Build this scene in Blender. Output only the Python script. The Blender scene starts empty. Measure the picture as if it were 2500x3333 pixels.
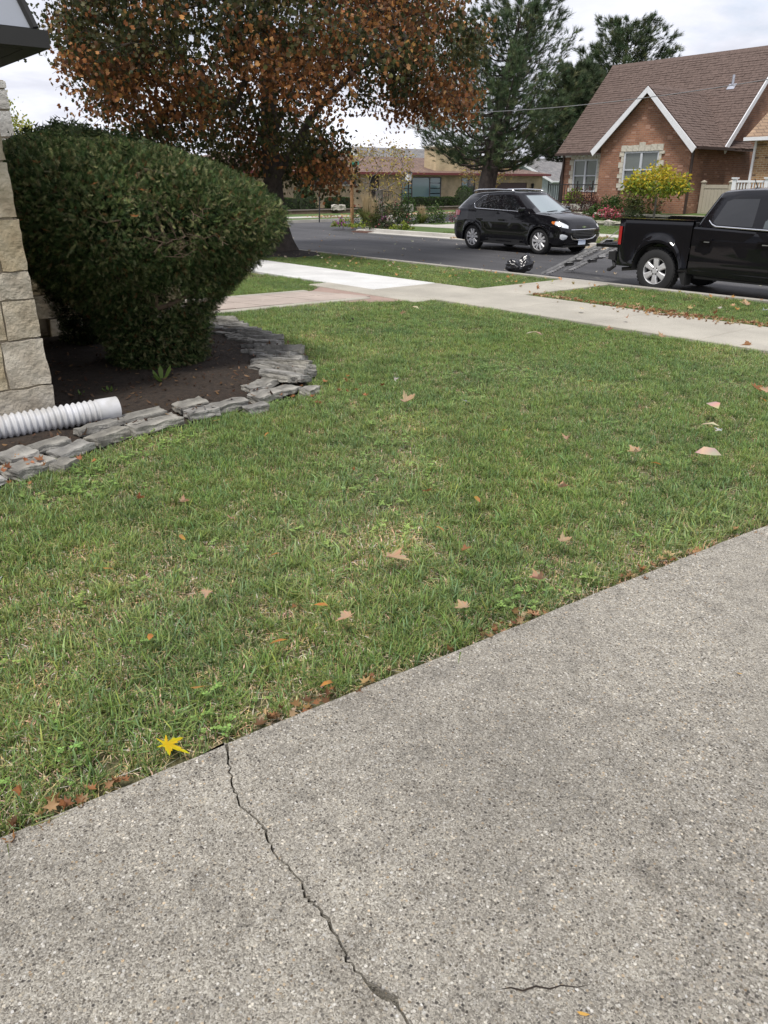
import bpy, bmesh, math, random
import numpy as np
from mathutils import Vector, Matrix, noise

# ---------------------------------------------------------------- camera, sky, sun, exposure
SC = bpy.context.scene
COL = SC.collection
cam = bpy.data.cameras.new('camera')
cam.sensor_fit = 'VERTICAL'; cam.sensor_height = 36.0; cam.lens = 26.46
cam.clip_start = 0.05; cam.clip_end = 3000
cam_o = bpy.data.objects.new('camera', cam); COL.objects.link(cam_o)
cam_o.location = (0, 0, 1.6)
cam_o.rotation_euler = (math.radians(90 - 23.534), 0, 0)
SC.camera = cam_o

SUN_EL, SUN_AZ = 64, 196          # degrees; azimuth counted from +Y towards +X
wd = bpy.data.worlds.new('World'); SC.world = wd; wd.use_nodes = True
def build_world():
    nt = wd.node_tree; nt.nodes.clear(); N = nt.nodes.new; L = nt.links.new
    out = N('ShaderNodeOutputWorld'); bg = N('ShaderNodeBackground'); bg.inputs['Strength'].default_value = 0.1
    L(bg.outputs[0], out.inputs[0])
    sky = N('ShaderNodeTexSky'); sky.sky_type = 'NISHITA'; sky.sun_disc = False
    sky.sun_elevation = math.radians(SUN_EL); sky.sun_rotation = math.radians(SUN_AZ)
    sky.air_density = 1.0; sky.dust_density = 2.0
    tc = N('ShaderNodeTexCoord'); sep = N('ShaderNodeSeparateXYZ'); L(tc.outputs['Generated'], sep.inputs[0])
    ad = N('ShaderNodeMath'); ad.operation = 'MAXIMUM'; ad.inputs[1].default_value = 0.0; L(sep.outputs['Z'], ad.inputs[0])
    ad2 = N('ShaderNodeMath'); ad2.operation = 'ADD'; ad2.inputs[1].default_value = 0.22; L(ad.outputs[0], ad2.inputs[0])
    dx = N('ShaderNodeMath'); dx.operation = 'DIVIDE'; L(sep.outputs['X'], dx.inputs[0]); L(ad2.outputs[0], dx.inputs[1])
    dy = N('ShaderNodeMath'); dy.operation = 'DIVIDE'; L(sep.outputs['Y'], dy.inputs[0]); L(ad2.outputs[0], dy.inputs[1])
    cb = N('ShaderNodeCombineXYZ'); L(dx.outputs[0], cb.inputs[0]); L(dy.outputs[0], cb.inputs[1]); cb.inputs[2].default_value = 3.7
    n1 = N('ShaderNodeTexNoise'); n1.inputs['Scale'].default_value = 1.25; n1.inputs['Detail'].default_value = 9; n1.inputs['Roughness'].default_value = 0.55
    n1.inputs['Distortion'].default_value = 0.3
    L(cb.outputs[0], n1.inputs['Vector'])
    n2 = N('ShaderNodeTexNoise'); n2.inputs['Scale'].default_value = 2.1; n2.inputs['Detail'].default_value = 8; n2.inputs['Roughness'].default_value = 0.6
    mp = N('ShaderNodeVectorMath'); mp.operation = 'ADD'; mp.inputs[1].default_value = (5.3, 1.9, 7); L(cb.outputs[0], mp.inputs[0]); L(mp.outputs[0], n2.inputs['Vector'])
    r1 = N('ShaderNodeValToRGB')     # light and dark cloud bellies
    e = r1.color_ramp.elements; e[0].position = 0.33; e[0].color = (3.3, 3.42, 4.0, 1); e[1].position = 0.66; e[1].color = (6.9, 7.0, 7.6, 1)
    L(n1.outputs['Fac'], r1.inputs[0])
    r2 = N('ShaderNodeValToRGB')     # a few thin spots where the blue shows
    e = r2.color_ramp.elements; e[0].position = 0.30; e[0].color = (0.7, 0.7, 0.7, 1); e[1].position = 0.44; e[1].color = (1, 1, 1, 1)
    L(n2.outputs['Fac'], r2.inputs[0])
    mx = N('ShaderNodeMix'); mx.data_type = 'RGBA'
    L(r2.outputs[0], mx.inputs[0]); L(sky.outputs[0], mx.inputs[6]); L(r1.outputs[0], mx.inputs[7])
    L(mx.outputs[2], bg.inputs['Color'])
build_world()
sun = bpy.data.lights.new('sun', 'SUN'); sun.energy = 2.3; sun.angle = math.radians(12); sun.color = (1.0, 0.955, 0.89)
sun_o = bpy.data.objects.new('sun', sun); COL.objects.link(sun_o)
_d = Vector((math.sin(math.radians(SUN_AZ)) * math.cos(math.radians(SUN_EL)), math.cos(math.radians(SUN_AZ)) * math.cos(math.radians(SUN_EL)), math.sin(math.radians(SUN_EL))))
sun_o.rotation_euler = _d.to_track_quat('Z', 'Y').to_euler(); sun_o.location = (0, 0, 40)
SC.view_settings.view_transform = 'Standard'; SC.view_settings.look = 'None'
SC.view_settings.exposure = 0.72; SC.view_settings.gamma = 1.0; SC.view_settings.use_curve_mapping = False
SC.cycles.max_bounces = 8; SC.cycles.transparent_max_bounces = 8
SC.cycles.use_denoising = True

# ---------------------------------------------------------------- helpers
RA = math.radians
ROT = RA(-50)                       # the street runs at -50 degrees: local x along it, local y across it
U = Vector((math.cos(ROT), math.sin(ROT), 0)); NV = Vector((-math.sin(ROT), math.cos(ROT), 0))
def W(s, t, z=0): return U * s + NV * t + Vector((0, 0, z))
def lerp(a, b, k): return a + (b - a) * k
def sstep(a, b, x):
    k = min(1, max(0, (x - a) / (b - a))); return k * k * (3 - 2 * k)
rng = random.Random(7)
NP = np.random.default_rng(11)

def put(o, parent=None):
    COL.objects.link(o)
    if parent is not None: o.parent = parent
    return o
def tag(o, label=None, cat=None, group=None, kind=None):
    if label: o['label'] = label
    if cat: o['category'] = cat
    if group: o['group'] = group
    if kind: o['kind'] = kind
    return o
def empty(name, loc, rz=ROT, label=None, cat=None, group=None):
    o = bpy.data.objects.new(name, None); COL.objects.link(o)
    o.location = loc; o.rotation_euler = (0, 0, rz); o.empty_display_size = 0.2
    return tag(o, label, cat, group)
def dup(o, parent=None):
    c = o.copy(); COL.objects.link(c); c.parent = parent
    for ch in list(o.children): dup(ch, c)
    return c

class MB:
    def __init__(self): self.v = []; self.f = []
    def add(self, vs, fs):
        b = len(self.v); self.v.extend([tuple(p) for p in vs]); self.f.extend([tuple(i + b for i in q) for q in fs]); return self
    def box(self, c, s, R=None):
        hx, hy, hz = s[0] / 2, s[1] / 2, s[2] / 2
        vs = [Vector((x, y, z)) for x in (-hx, hx) for y in (-hy, hy) for z in (-hz, hz)]
        if R is not None: vs = [R @ p for p in vs]
        c = Vector(c)
        return self.add([p + c for p in vs], [(0, 1, 3, 2), (4, 6, 7, 5), (0, 4, 5, 1), (2, 3, 7, 6), (0, 2, 6, 4), (1, 5, 7, 3)])
    def b2(self, x0, x1, y0, y1, z0, z1): return self.box(((x0 + x1) / 2, (y0 + y1) / 2, (z0 + z1) / 2), (x1 - x0, y1 - y0, z1 - z0))
    def prism(self, poly, z0, z1):       # poly CCW in x, y; z0/z1 numbers or functions
        n = len(poly); f0 = z0 if callable(z0) else (lambda x, y: z0); f1 = z1 if callable(z1) else (lambda x, y: z1)
        vs = [(x, y, f0(x, y)) for x, y in poly] + [(x, y, f1(x, y)) for x, y in poly]
        fs = [tuple(range(n - 1, -1, -1)), tuple(range(n, 2 * n))] + [(i, (i + 1) % n, n + (i + 1) % n, n + i) for i in range(n)]
        return self.add(vs, fs)
    def prism_y(self, poly, y0, y1):     # poly in x, z extruded along y
        n = len(poly)
        vs = [(x, y0, z) for x, z in poly] + [(x, y1, z) for x, z in poly]
        return self.add(vs, [tuple(range(n)), tuple(range(2 * n - 1, n - 1, -1))] + [(i, n + i, n + (i + 1) % n, (i + 1) % n) for i in range(n)])
    def prism_x(self, poly, x0, x1):     # poly in y, z extruded along x
        n = len(poly)
        vs = [(x0, y, z) for y, z in poly] + [(x1, y, z) for y, z in poly]
        return self.add(vs, [tuple(range(n - 1, -1, -1)), tuple(range(n, 2 * n))] + [(i, (i + 1) % n, n + (i + 1) % n, n + i) for i in range(n)])
    def tube(self, path, rad, n=8, cap=True):
        path = [Vector(p) for p in path]; m = len(path)
        if not hasattr(rad, '__len__'): rad = [rad] * m
        b = len(self.v); ref = Vector((0.31, 0.17, 0.94))
        for i, p in enumerate(path):
            d = (path[min(i + 1, m - 1)] - path[max(i - 1, 0)]).normalized()
            if abs(d.dot(ref)) > 0.97: ref = Vector((1, 0, 0))
            a = (ref - d * ref.dot(d)).normalized(); bb = d.cross(a); ref = a
            for k in range(n):
                an = 2 * math.pi * k / n
                self.v.append(tuple(p + (a * math.cos(an) + bb * math.sin(an)) * rad[i]))
        for i in range(m - 1):
            for k in range(n):
                k2 = (k + 1) % n
                self.f.append((b + i * n + k, b + i * n + k2, b + (i + 1) * n + k2, b + (i + 1) * n + k))
        if cap:
            self.f.append(tuple(b + k for k in range(n - 1, -1, -1))); self.f.append(tuple(b + (m - 1) * n + k for k in range(n)))
        return self
    def lathe(self, prof, n=24, axis='Z', c=(0, 0, 0)):   # prof: (r, h)
        b = len(self.v); c = Vector(c)
        for r, h in prof:
            for k in range(n):
                a = 2 * math.pi * k / n; x, y = r * math.cos(a), r * math.sin(a)
                p = {'Z': (x, y, h), 'Y': (x, h, -y), 'X': (h, x, y)}[axis]
                self.v.append(tuple(Vector(p) + c))
        for i in range(len(prof) - 1):
            for k in range(n):
                k2 = (k + 1) % n
                self.f.append((b + i * n + k, b + i * n + k2, b + (i + 1) * n + k2, b + (i + 1) * n + k))
        return self
    def grid(self, P):                   # P[i][j] points
        b = len(self.v); ni, nj = len(P), len(P[0])
        for row in P: self.v.extend([tuple(p) for p in row])
        for i in range(ni - 1):
            for j in range(nj - 1):
                self.f.append((b + i * nj + j, b + i * nj + j + 1, b + (i + 1) * nj + j + 1, b + (i + 1) * nj + j))
        return self
    def xform(self, M): self.v = [tuple(M @ Vector(p)) for p in self.v]; return self
    def mesh(self, name, mat, smooth=False, angle=None):
        me = bpy.data.meshes.new(name); me.from_pydata(self.v, [], self.f)
        if mat is not None: me.materials.append(mat)
        if smooth:
            me.polygons.foreach_set('use_smooth', [True] * len(me.polygons))
            if angle: me.set_sharp_from_angle(angle=RA(angle))
        me.update(); return me
    def build(self, name, mat, parent=None, smooth=False, angle=None, loc=None, rz=None, fix=False):
        me = self.mesh(name, mat, smooth, angle)
        if fix:
            bm = bmesh.new(); bm.from_mesh(me); bmesh.ops.remove_doubles(bm, verts=bm.verts, dist=1e-5)
            bmesh.ops.recalc_face_normals(bm, faces=bm.faces); bm.to_mesh(me); bm.free()
            if smooth and angle: me.set_sharp_from_angle(angle=RA(angle))
        o = bpy.data.objects.new(name, me); put(o, parent)
        if loc is not None: o.location = loc
        if rz is not None: o.rotation_euler = (0, 0, rz)
        return o
def npmesh(name, V, F, mat, parent=None, col=None, smooth=False, fcol=None):
    """V (n,3) array, F (m,k) array of equal-size faces; col = per-vertex colour (n,3)"""
    V = np.asarray(V, np.float32); F = np.asarray(F, np.int32); m, k = F.shape
    me = bpy.data.meshes.new(name)
    me.vertices.add(len(V)); me.vertices.foreach_set('co', V.ravel())
    me.loops.add(m * k); me.loops.foreach_set('vertex_index', F.ravel())
    me.polygons.add(m); me.polygons.foreach_set('loop_start', np.arange(0, m * k, k, dtype=np.int32))
    me.polygons.foreach_set('loop_total', np.full(m, k, np.int32))
    if smooth: me.polygons.foreach_set('use_smooth', np.ones(m, bool))
    me.update(calc_edges=True)
    if col is not None:
        a = me.attributes.new('col', 'FLOAT_COLOR', 'POINT')
        a.data.foreach_set('color', np.c_[np.asarray(col, np.float32), np.ones(len(V), np.float32)].ravel())
    if mat is not None: me.materials.append(mat)
    o = bpy.data.objects.new(name, me); put(o, parent); return o

# ---------------------------------------------------------------- materials
_M = {}
def nodes(name):
    m = bpy.data.materials.new(name); m.use_nodes = True; nt = m.node_tree
    return m, nt, nt.nodes['Principled BSDF'], nt.nodes.new, nt.links.new
def rgba(c): return (c[0], c[1], c[2], 1)
def noise_n(N, L, tc, scale, detail=4, rough=0.55, out='Object'):
    n = N('ShaderNodeTexNoise'); n.inputs['Scale'].default_value = scale; n.inputs['Detail'].default_value = detail; n.inputs['Roughness'].default_value = rough
    L(tc.outputs[out], n.inputs['Vector']); return n
def ramp(N, L, src, stops):
    r = N('ShaderNodeValToRGB'); e = r.color_ramp.elements
    while len(e) < len(stops): e.new(0.5)
    for i, (p, c) in enumerate(stops): e[i].position = p; e[i].color = rgba(c)
    L(src, r.inputs[0]); return r
def mixc(N, L, a, b, fac, mode='MIX'):
    m = N('ShaderNodeMix'); m.data_type = 'RGBA'; m.blend_type = mode
    for sock, v in ((0, fac), (6, a), (7, b)):
        if hasattr(v, 'links') or hasattr(v, 'node'): L(v, m.inputs[sock])
        elif sock == 0: m.inputs[0].default_value = v
        else: m.inputs[sock].default_value = rgba(v)
    return m.outputs[2]
def bump(N, L, bs, h, dist, strength=1.0, prev=None):
    b = N('ShaderNodeBump'); b.inputs['Distance'].default_value = dist; b.inputs['Strength'].default_value = strength
    L(h, b.inputs['Height'])
    if prev is not None: L(prev.outputs[0], b.inputs['Normal'])
    L(b.outputs[0], bs.inputs['Normal']); return b
def mat(name, c, rough=0.6, var=0.15, scale=4.0, bmp=0.0, bscale=None, metal=0.0, coat=0.0, spec=0.5, c2=None):
    if name in _M: return _M[name]
    m, nt, bs, N, L = nodes(name)
    bs.inputs['Roughness'].default_value = rough; bs.inputs['Metallic'].default_value = metal
    bs.inputs['Coat Weight'].default_value = coat; bs.inputs['Coat Roughness'].default_value = 0.04
    bs.inputs['Specular IOR Level'].default_value = spec
    tc = N('ShaderNodeTexCoord')
    if var > 0 or c2:
        n = noise_n(N, L, tc, scale, 6)
        a = c if c2 else tuple(x * (1 - var) for x in c); b = c2 if c2 else tuple(min(1, x * (1 + var)) for x in c)
        r = ramp(N, L, n.outputs['Fac'], [(0.3, a), (0.7, b)]); L(r.outputs[0], bs.inputs['Base Color'])
    else: bs.inputs['Base Color'].default_value = rgba(c)
    if bmp > 0:
        n2 = noise_n(N, L, tc, bscale or scale * 6, 6, 0.6); bump(N, L, bs, n2.outputs['Fac'], bmp)
    _M[name] = m; return m
def leafmat(name, trans=0.35, rough=0.55, inst=False, spec=0.2):
    if name in _M: return _M[name]
    m, nt, bs, N, L = nodes(name)
    at = N('ShaderNodeAttribute'); at.attribute_name = 'col'
    colr = at.outputs['Color']
    if inst:
        ai = N('ShaderNodeAttribute'); ai.attribute_type = 'INSTANCER'; ai.attribute_name = 'tint'
        colr = mixc(N, L, colr, ai.outputs['Color'], 1.0, 'MULTIPLY')
    L(colr, bs.inputs['Base Color']); bs.inputs['Roughness'].default_value = rough
    bs.inputs['Specular IOR Level'].default_value = spec
    tr = N('ShaderNodeBsdfTranslucent'); L(colr, tr.inputs['Color'])
    ms = N('ShaderNodeMixShader'); ms.inputs[0].default_value = trans
    L(bs.outputs[0], ms.inputs[1]); L(tr.outputs[0], ms.inputs[2]); L(ms.outputs[0], nt.nodes['Material Output'].inputs[0])
    _M[name] = m; return m
def glass(name, c=(0.02, 0.025, 0.03), rough=0.03, spec=0.6):
    if name in _M: return _M[name]
    m, nt, bs, N, L = nodes(name); bs.inputs['Base Color'].default_value = rgba(c); bs.inputs['Roughness'].default_value = rough
    bs.inputs['Specular IOR Level'].default_value = spec; bs.inputs['Coat Weight'].default_value = 0.5; bs.inputs['Coat Roughness'].default_value = 0.02
    _M[name] = m; return m
def brickmat(name, c1, c2, mortar, bw=0.22, bh=0.075, ms=0.01, bmp=0.006, var=None):
    if name in _M: return _M[name]
    m, nt, bs, N, L = nodes(name); bs.inputs['Roughness'].default_value = 0.85
    tc = N('ShaderNodeTexCoord'); sp = N('ShaderNodeSeparateXYZ'); L(tc.outputs['Object'], sp.inputs[0])
    ad = N('ShaderNodeMath'); ad.operation = 'ADD'; L(sp.outputs[0], ad.inputs[0]); L(sp.outputs[1], ad.inputs[1])
    cb = N('ShaderNodeCombineXYZ'); L(ad.outputs[0], cb.inputs[0]); L(sp.outputs[2], cb.inputs[1])
    br = N('ShaderNodeTexBrick'); L(cb.outputs[0], br.inputs['Vector'])
    br.inputs['Color1'].default_value = rgba(c1); br.inputs['Color2'].default_value = rgba(c2); br.inputs['Mortar'].default_value = rgba(mortar)
    br.inputs['Scale'].default_value = 1; br.inputs['Brick Width'].default_value = bw; br.inputs['Row Height'].default_value = bh
    br.inputs['Mortar Size'].default_value = ms; br.inputs['Mortar Smooth'].default_value = 0.3; br.inputs['Bias'].default_value = -0.1
    n = noise_n(N, L, tc, 1.3, 6); r = ramp(N, L, n.outputs['Fac'], [(0.3, (0.72, 0.72, 0.72)), (0.7, (1.2, 1.18, 1.15))])
    o = mixc(N, L, br.outputs['Color'], r.outputs[0], 1.0, 'MULTIPLY')
    if var:
        n3 = N('ShaderNodeTexWhiteNoise'); n3.noise_dimensions = '2D'
        sx = N('ShaderNodeMath'); sx.operation = 'DIVIDE'; sx.inputs[1].default_value = bw; L(ad.outputs[0], sx.inputs[0])
        fx = N('ShaderNodeMath'); fx.operation = 'FLOOR'; L(sx.outputs[0], fx.inputs[0])
        sz = N('ShaderNodeMath'); sz.operation = 'DIVIDE'; sz.inputs[1].default_value = bh; L(sp.outputs[2], sz.inputs[0])
        fz = N('ShaderNodeMath'); fz.operation = 'FLOOR'; L(sz.outputs[0], fz.inputs[0])
        c2n = N('ShaderNodeCombineXYZ'); L(fx.outputs[0], c2n.inputs[0]); L(fz.outputs[0], c2n.inputs[1]); L(c2n.outputs[0], n3.inputs['Vector'])
        rr = ramp(N, L, n3.outputs['Value'], [(0.0, (0, 0, 0)), (0.93, (0, 0, 0)), (0.95, (1, 1, 1))])
        o = mixc(N, L, o, var, rr.outputs[0])
    L(o, bs.inputs['Base Color']); bump(N, L, bs, br.outputs['Fac'], -bmp)
    _M[name] = m; return m
# ---------------------------------------------------------------- ground, drive, walks, road
def m_drive():
    m, nt, bs, N, L = nodes('exposed aggregate concrete'); tc = N('ShaderNodeTexCoord')
    def vor(sc):
        v = N('ShaderNodeTexVoronoi'); v.inputs['Scale'].default_value = sc; L(tc.outputs['Object'], v.inputs['Vector']); sh = N('ShaderNodeSeparateColor'); L(v.outputs['Color'], sh.inputs[0]); return v, sh
    v, sh = vor(125); v2, sh2 = vor(270)
    stops = [(0.0, (0.05, 0.045, 0.04)), (0.22, (0.17, 0.155, 0.132)), (0.5, (0.33, 0.31, 0.27)), (0.85, (0.46, 0.437, 0.39)), (1.0, (0.68, 0.655, 0.60))]
    r = ramp(N, L, sh.outputs[0], stops); rb = ramp(N, L, sh2.outputs[0], stops)
    r2 = ramp(N, L, sh.outputs[1], [(0.0, (0.90, 0.93, 1.0)), (0.5, (1, 1, 1)), (0.93, (1.0, 0.94, 0.85)), (1.0, (0.95, 0.74, 0.52))])
    c = mixc(N, L, r.outputs[0], r2.outputs[0], 1.0, 'MULTIPLY')
    sel = ramp(N, L, sh.outputs[2], [(0.0, (0, 0, 0)), (0.45, (0, 0, 0)), (0.5, (1, 1, 1))])      # only some cells are big stones
    edge = ramp(N, L, v.outputs['Distance'], [(0.0, (1, 1, 1)), (0.38, (1, 1, 1)), (0.55, (0, 0, 0))])
    msk = mixc(N, L, sel.outputs[0], edge.outputs[0], 1.0, 'MULTIPLY')
    n = noise_n(N, L, tc, 260, 4, 0.75); paste = ramp(N, L, n.outputs['Fac'], [(0.35, (0.06, 0.054, 0.045)), (0.5, (0.25, 0.235, 0.203)), (0.66, (0.46, 0.437, 0.385))])
    fine = mixc(N, L, rb.outputs[0], paste.outputs[0], 0.42)
    c = mixc(N, L, fine, c, msk)
    big = noise_n(N, L, tc, 1.0, 6, 0.6); rbg = ramp(N, L, big.outputs['Fac'], [(0.28, (0.66, 0.65, 0.63)), (0.5, (0.94, 0.925, 0.895)), (0.72, (1.18, 1.165, 1.125))])
    c = mixc(N, L, c, rbg.outputs[0], 1.0, 'MULTIPLY')
    mid = noise_n(N, L, tc, 11, 5, 0.65); rm = ramp(N, L, mid.outputs['Fac'], [(0.30, (0.76, 0.76, 0.76)), (0.5, (1.0, 1.0, 1.0)), (0.7, (1.12, 1.12, 1.11))])
    c = mixc(N, L, c, rm.outputs[0], 1.0, 'MULTIPLY')
    # old dark oil and leaf stains
    st = noise_n(N, L, tc, 2.6, 4, 0.5); rs = ramp(N, L, st.outputs['Fac'], [(0.62, (1, 1, 1)), (0.72, (0.70, 0.69, 0.68))]); c = mixc(N, L, c, rs.outputs[0], 1.0, 'MULTIPLY')
    L(c, bs.inputs['Base Color']); bs.inputs['Roughness'].default_value = 0.88
    b = bump(N, L, bs, v2.outputs['Distance'], -0.003, 0.8); b = bump(N, L, bs, n.outputs['Fac'], 0.004, 0.8, b); return m
M_DRIVE = m_drive()
def m_conc(name, c, dark=0.8, speck=0.12):
    m, nt, bs, N, L = nodes(name); tc = N('ShaderNodeTexCoord')
    n = noise_n(N, L, tc, 1.4, 7); r = ramp(N, L, n.outputs['Fac'], [(0.3, tuple(x * dark for x in c)), (0.68, tuple(min(0.9, x * 1.08) for x in c))])
    n2 = noise_n(N, L, tc, 120, 4, 0.75); r2 = ramp(N, L, n2.outputs['Fac'], [(0.3, (1 - speck * 2,) * 3), (0.55, (1, 1, 1)), (0.75, (1 + speck,) * 3)])
    L(mixc(N, L, r.outputs[0], r2.outputs[0], 1.0, 'MULTIPLY'), bs.inputs['Base Color']); bs.inputs['Roughness'].default_value = 0.9
    bump(N, L, bs, n2.outputs['Fac'], 0.003, 0.7); return m
M_WALK = m_conc('walk concrete', (0.40, 0.375, 0.32)); M_NEW = m_conc('new concrete', (0.60, 0.60, 0.59), 0.84, 0.08); M_KERB = m_conc('kerb concrete', (0.36, 0.34, 0.30), 0.7)
M_FARW = m_conc('far concrete', (0.48, 0.46, 0.42))
def m_asph():
    m, nt, bs, N, L = nodes('asphalt'); tc = N('ShaderNodeTexCoord')
    n = noise_n(N, L, tc, 0.35, 6); r = ramp(N, L, n.outputs['Fac'], [(0.35, (0.040, 0.040, 0.043)), (0.7, (0.068, 0.067, 0.070))])
    mp = N('ShaderNodeMapping'); mp.inputs['Scale'].default_value = (0.05, 1.6, 1); L(tc.outputs['Object'], mp.inputs[0])
    n1 = N('ShaderNodeTexNoise'); n1.inputs['Scale'].default_value = 1.0; n1.inputs['Detail'].default_value = 3; L(mp.outputs[0], n1.inputs['Vector'])
    r1 = ramp(N, L, n1.outputs['Fac'], [(0.35, (0.82, 0.82, 0.82)), (0.65, (1.2, 1.2, 1.22))])
    n2 = noise_n(N, L, tc, 160, 3, 0.8); r2 = ramp(N, L, n2.outputs['Fac'], [(0.3, (0.6, 0.6, 0.6)), (0.7, (1.4, 1.4, 1.4))])
    c = mixc(N, L, r.outputs[0], r1.outputs[0], 1.0, 'MULTIPLY'); c = mixc(N, L, c, r2.outputs[0], 1.0, 'MULTIPLY')
    # pale dust stain by the kerb
    n3 = noise_n(N, L, tc, 1.1, 5, 0.6); r3 = ramp(N, L, n3.outputs['Fac'], [(0.66, (0, 0, 0)), (0.74, (1, 1, 1))])
    c = mixc(N, L, c, (0.16, 0.15, 0.13), r3.outputs[0])
    L(c, bs.inputs['Base Color']); bs.inputs['Roughness'].default_value = 0.78; bump(N, L, bs, n2.outputs['Fac'], 0.004, 0.6); return m
M_ASPH = m_asph()
def m_soil(name, a, b, bm=0.03):
    m, nt, bs, N, L = nodes(name); tc = N('ShaderNodeTexCoord')
    n = noise_n(N, L, tc, 28, 8, 0.7); r = ramp(N, L, n.outputs['Fac'], [(0.32, a), (0.62, b), (0.85, tuple(x * 1.8 for x in b))])
    L(r.outputs[0], bs.inputs['Base Color']); bs.inputs['Roughness'].default_value = 0.95; bump(N, L, bs, n.outputs['Fac'], bm); return m
M_MULCH = m_soil('mulch', (0.014, 0.010, 0.007), (0.046, 0.031, 0.021))
M_THATCH = m_soil('turf thatch', (0.055, 0.058, 0.024), (0.16, 0.145, 0.07), 0.02)
def m_lawnfar():
    m, nt, bs, N, L = nodes('mown lawn'); tc = N('ShaderNodeTexCoord')
    n = noise_n(N, L, tc, 45, 8, 0.75); r = ramp(N, L, n.outputs['Fac'], [(0.3, (0.035, 0.065, 0.016)), (0.6, (0.10, 0.165, 0.040)), (0.82, (0.20, 0.23, 0.09))])
    n2 = noise_n(N, L, tc, 0.5, 5); r2 = ramp(N, L, n2.outputs['Fac'], [(0.3, (0.8, 0.85, 0.8)), (0.7, (1.2, 1.1, 1.05))])
    L(mixc(N, L, r.outputs[0], r2.outputs[0], 1.0, 'MULTIPLY'), bs.inputs['Base Color']); bs.inputs['Roughness'].default_value = 0.9
    bump(N, L, bs, n.outputs['Fac'], 0.04); return m
M_LAWN = m_lawnfar()

def struct(name, mb, m, smooth=False, rz=ROT, **k):
    o = mb.build(name, m, None, smooth, rz=rz, **k); tag(o, kind='structure'); return o
def hz(s, t):                        # near-side terrain height
    return -0.09 * sstep(2.5, 8.8, t) - 0.02 * sstep(9, 12.5, t)
def edge_s(t): return -1.83 + 0.105 * t if t < 4 else -1.41
ROADZ = -0.255
# one sheet to the horizon
mb = MB(); R0 = 900
mb.add([(R0 * math.cos(a), R0 * math.sin(a), -0.36) for a in [2 * math.pi * k / 48 for k in range(48)]], [tuple(range(48))])
struct('ground', mb, M_LAWN, rz=0)
# near lawn sheet
def sheet(s0, s1, t0, t1, ds, dt, zf, jit=0.006):
    ns, nt_ = max(2, int((s1 - s0) / ds) + 1), max(2, int((t1 - t0) / dt) + 1)
    return [[(lerp(s0, s1, i / (ns - 1)), lerp(t0, t1, j / (nt_ - 1)), zf(lerp(s0, s1, i / (ns - 1)), lerp(t0, t1, j / (nt_ - 1))) + jit * noise.noise((i * 0.9, j * 0.9, 3.3))) for j in range(nt_)] for i in range(ns)]
struct('lawn', MB().grid(sheet(-40, -0.9, -14, 8.62, 0.35, 0.35, lambda s, t: hz(s, t) - 0.045)), M_THATCH, True)
struct('parkway_lawn', MB().grid(sheet(-70, 30, 10.12, 12.62, 0.5, 0.4, lambda s, t: hz(s, t) - 0.05)), M_THATCH, True)

# driveway slab split by a jagged crack that really opens in it
CR = [(-0.50, 1.90), (-0.475, 1.80), (-0.45, 1.72), (-0.43, 1.665), (-0.40, 1.61), (-0.345, 1.555), (-0.31, 1.50), (-0.285, 1.44), (-0.255, 1.41), (-0.215, 1.36), (-0.185, 1.31), (-0.165, 1.285), (-0.135, 1.25), (-0.105, 1.20), (-0.085, 1.155), (-0.06, 1.12), (-0.01, 1.085), (0.03, 1.05), (0.09, 0.95), (0.10, 0.85), (0.18, 0.7), (0.22, 0.4), (0.36, 0.1), (0.42, -0.5), (0.7, -1.5), (0.9, -3.2)]
def to_st(x, y): v = Vector((x, y, 0)); return (v.dot(U), v.dot(NV))
crack = []
for i in range(len(CR) - 1):
    for k in range(4):
        q = to_st(lerp(CR[i][0], CR[i + 1][0], k / 4), lerp(CR[i][1], CR[i + 1][1], k / 4))
        nz = noise.noise((len(crack) * .23, 7.7, 0)) * .020; crack.append((q[0] + rng.uniform(-.006, .006) + nz, q[1] + rng.uniform(-.006, .006)))
crack.append((crack[-1][0], -7))
t_c = crack[0][1]; crack[0] = (edge_s(t_c), t_c)
wid = [0.0028 + 0.008 * max(0, noise.noise((i * 0.19, 1.7, 0))) + (0.007 if 62 < i < 68 else 0) for i in range(len(crack))]
def off_crack(k):
    out = []
    for i in range(1, len(crack)):
        a, b = crack[i - 1], crack[min(i + 1, len(crack) - 1)]; dx, dy = b[0] - a[0], b[1] - a[1]; l = math.hypot(dx, dy) or 1
        out.append((crack[i][0] - dy / l * wid[i] * k, crack[i][1] + dx / l * wid[i] * k))
    return out
def dz(s, t): return hz(s, t)
def jag(t): return edge_s(t) + 0.006 * noise.noise((t * 6, 2.2, 0)) + 0.012 * noise.noise((t * 1.1, 5.2, 0))
tl = [t_c + 0.01 + (12.5 - t_c) * (k / 90) ** 1.3 for k in range(91)]
right = [(2.4, -7), (2.4, 12.5)] + [(jag(t), t) for t in reversed(tl)] + off_crack(1)
left = off_crack(-1)[::-1] + [(jag(t), t) for t in [t_c - 0.01 - 0.1 * k for k in range(int((t_c + 7) / 0.1))]] + [(jag(-7), -7)]
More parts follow.
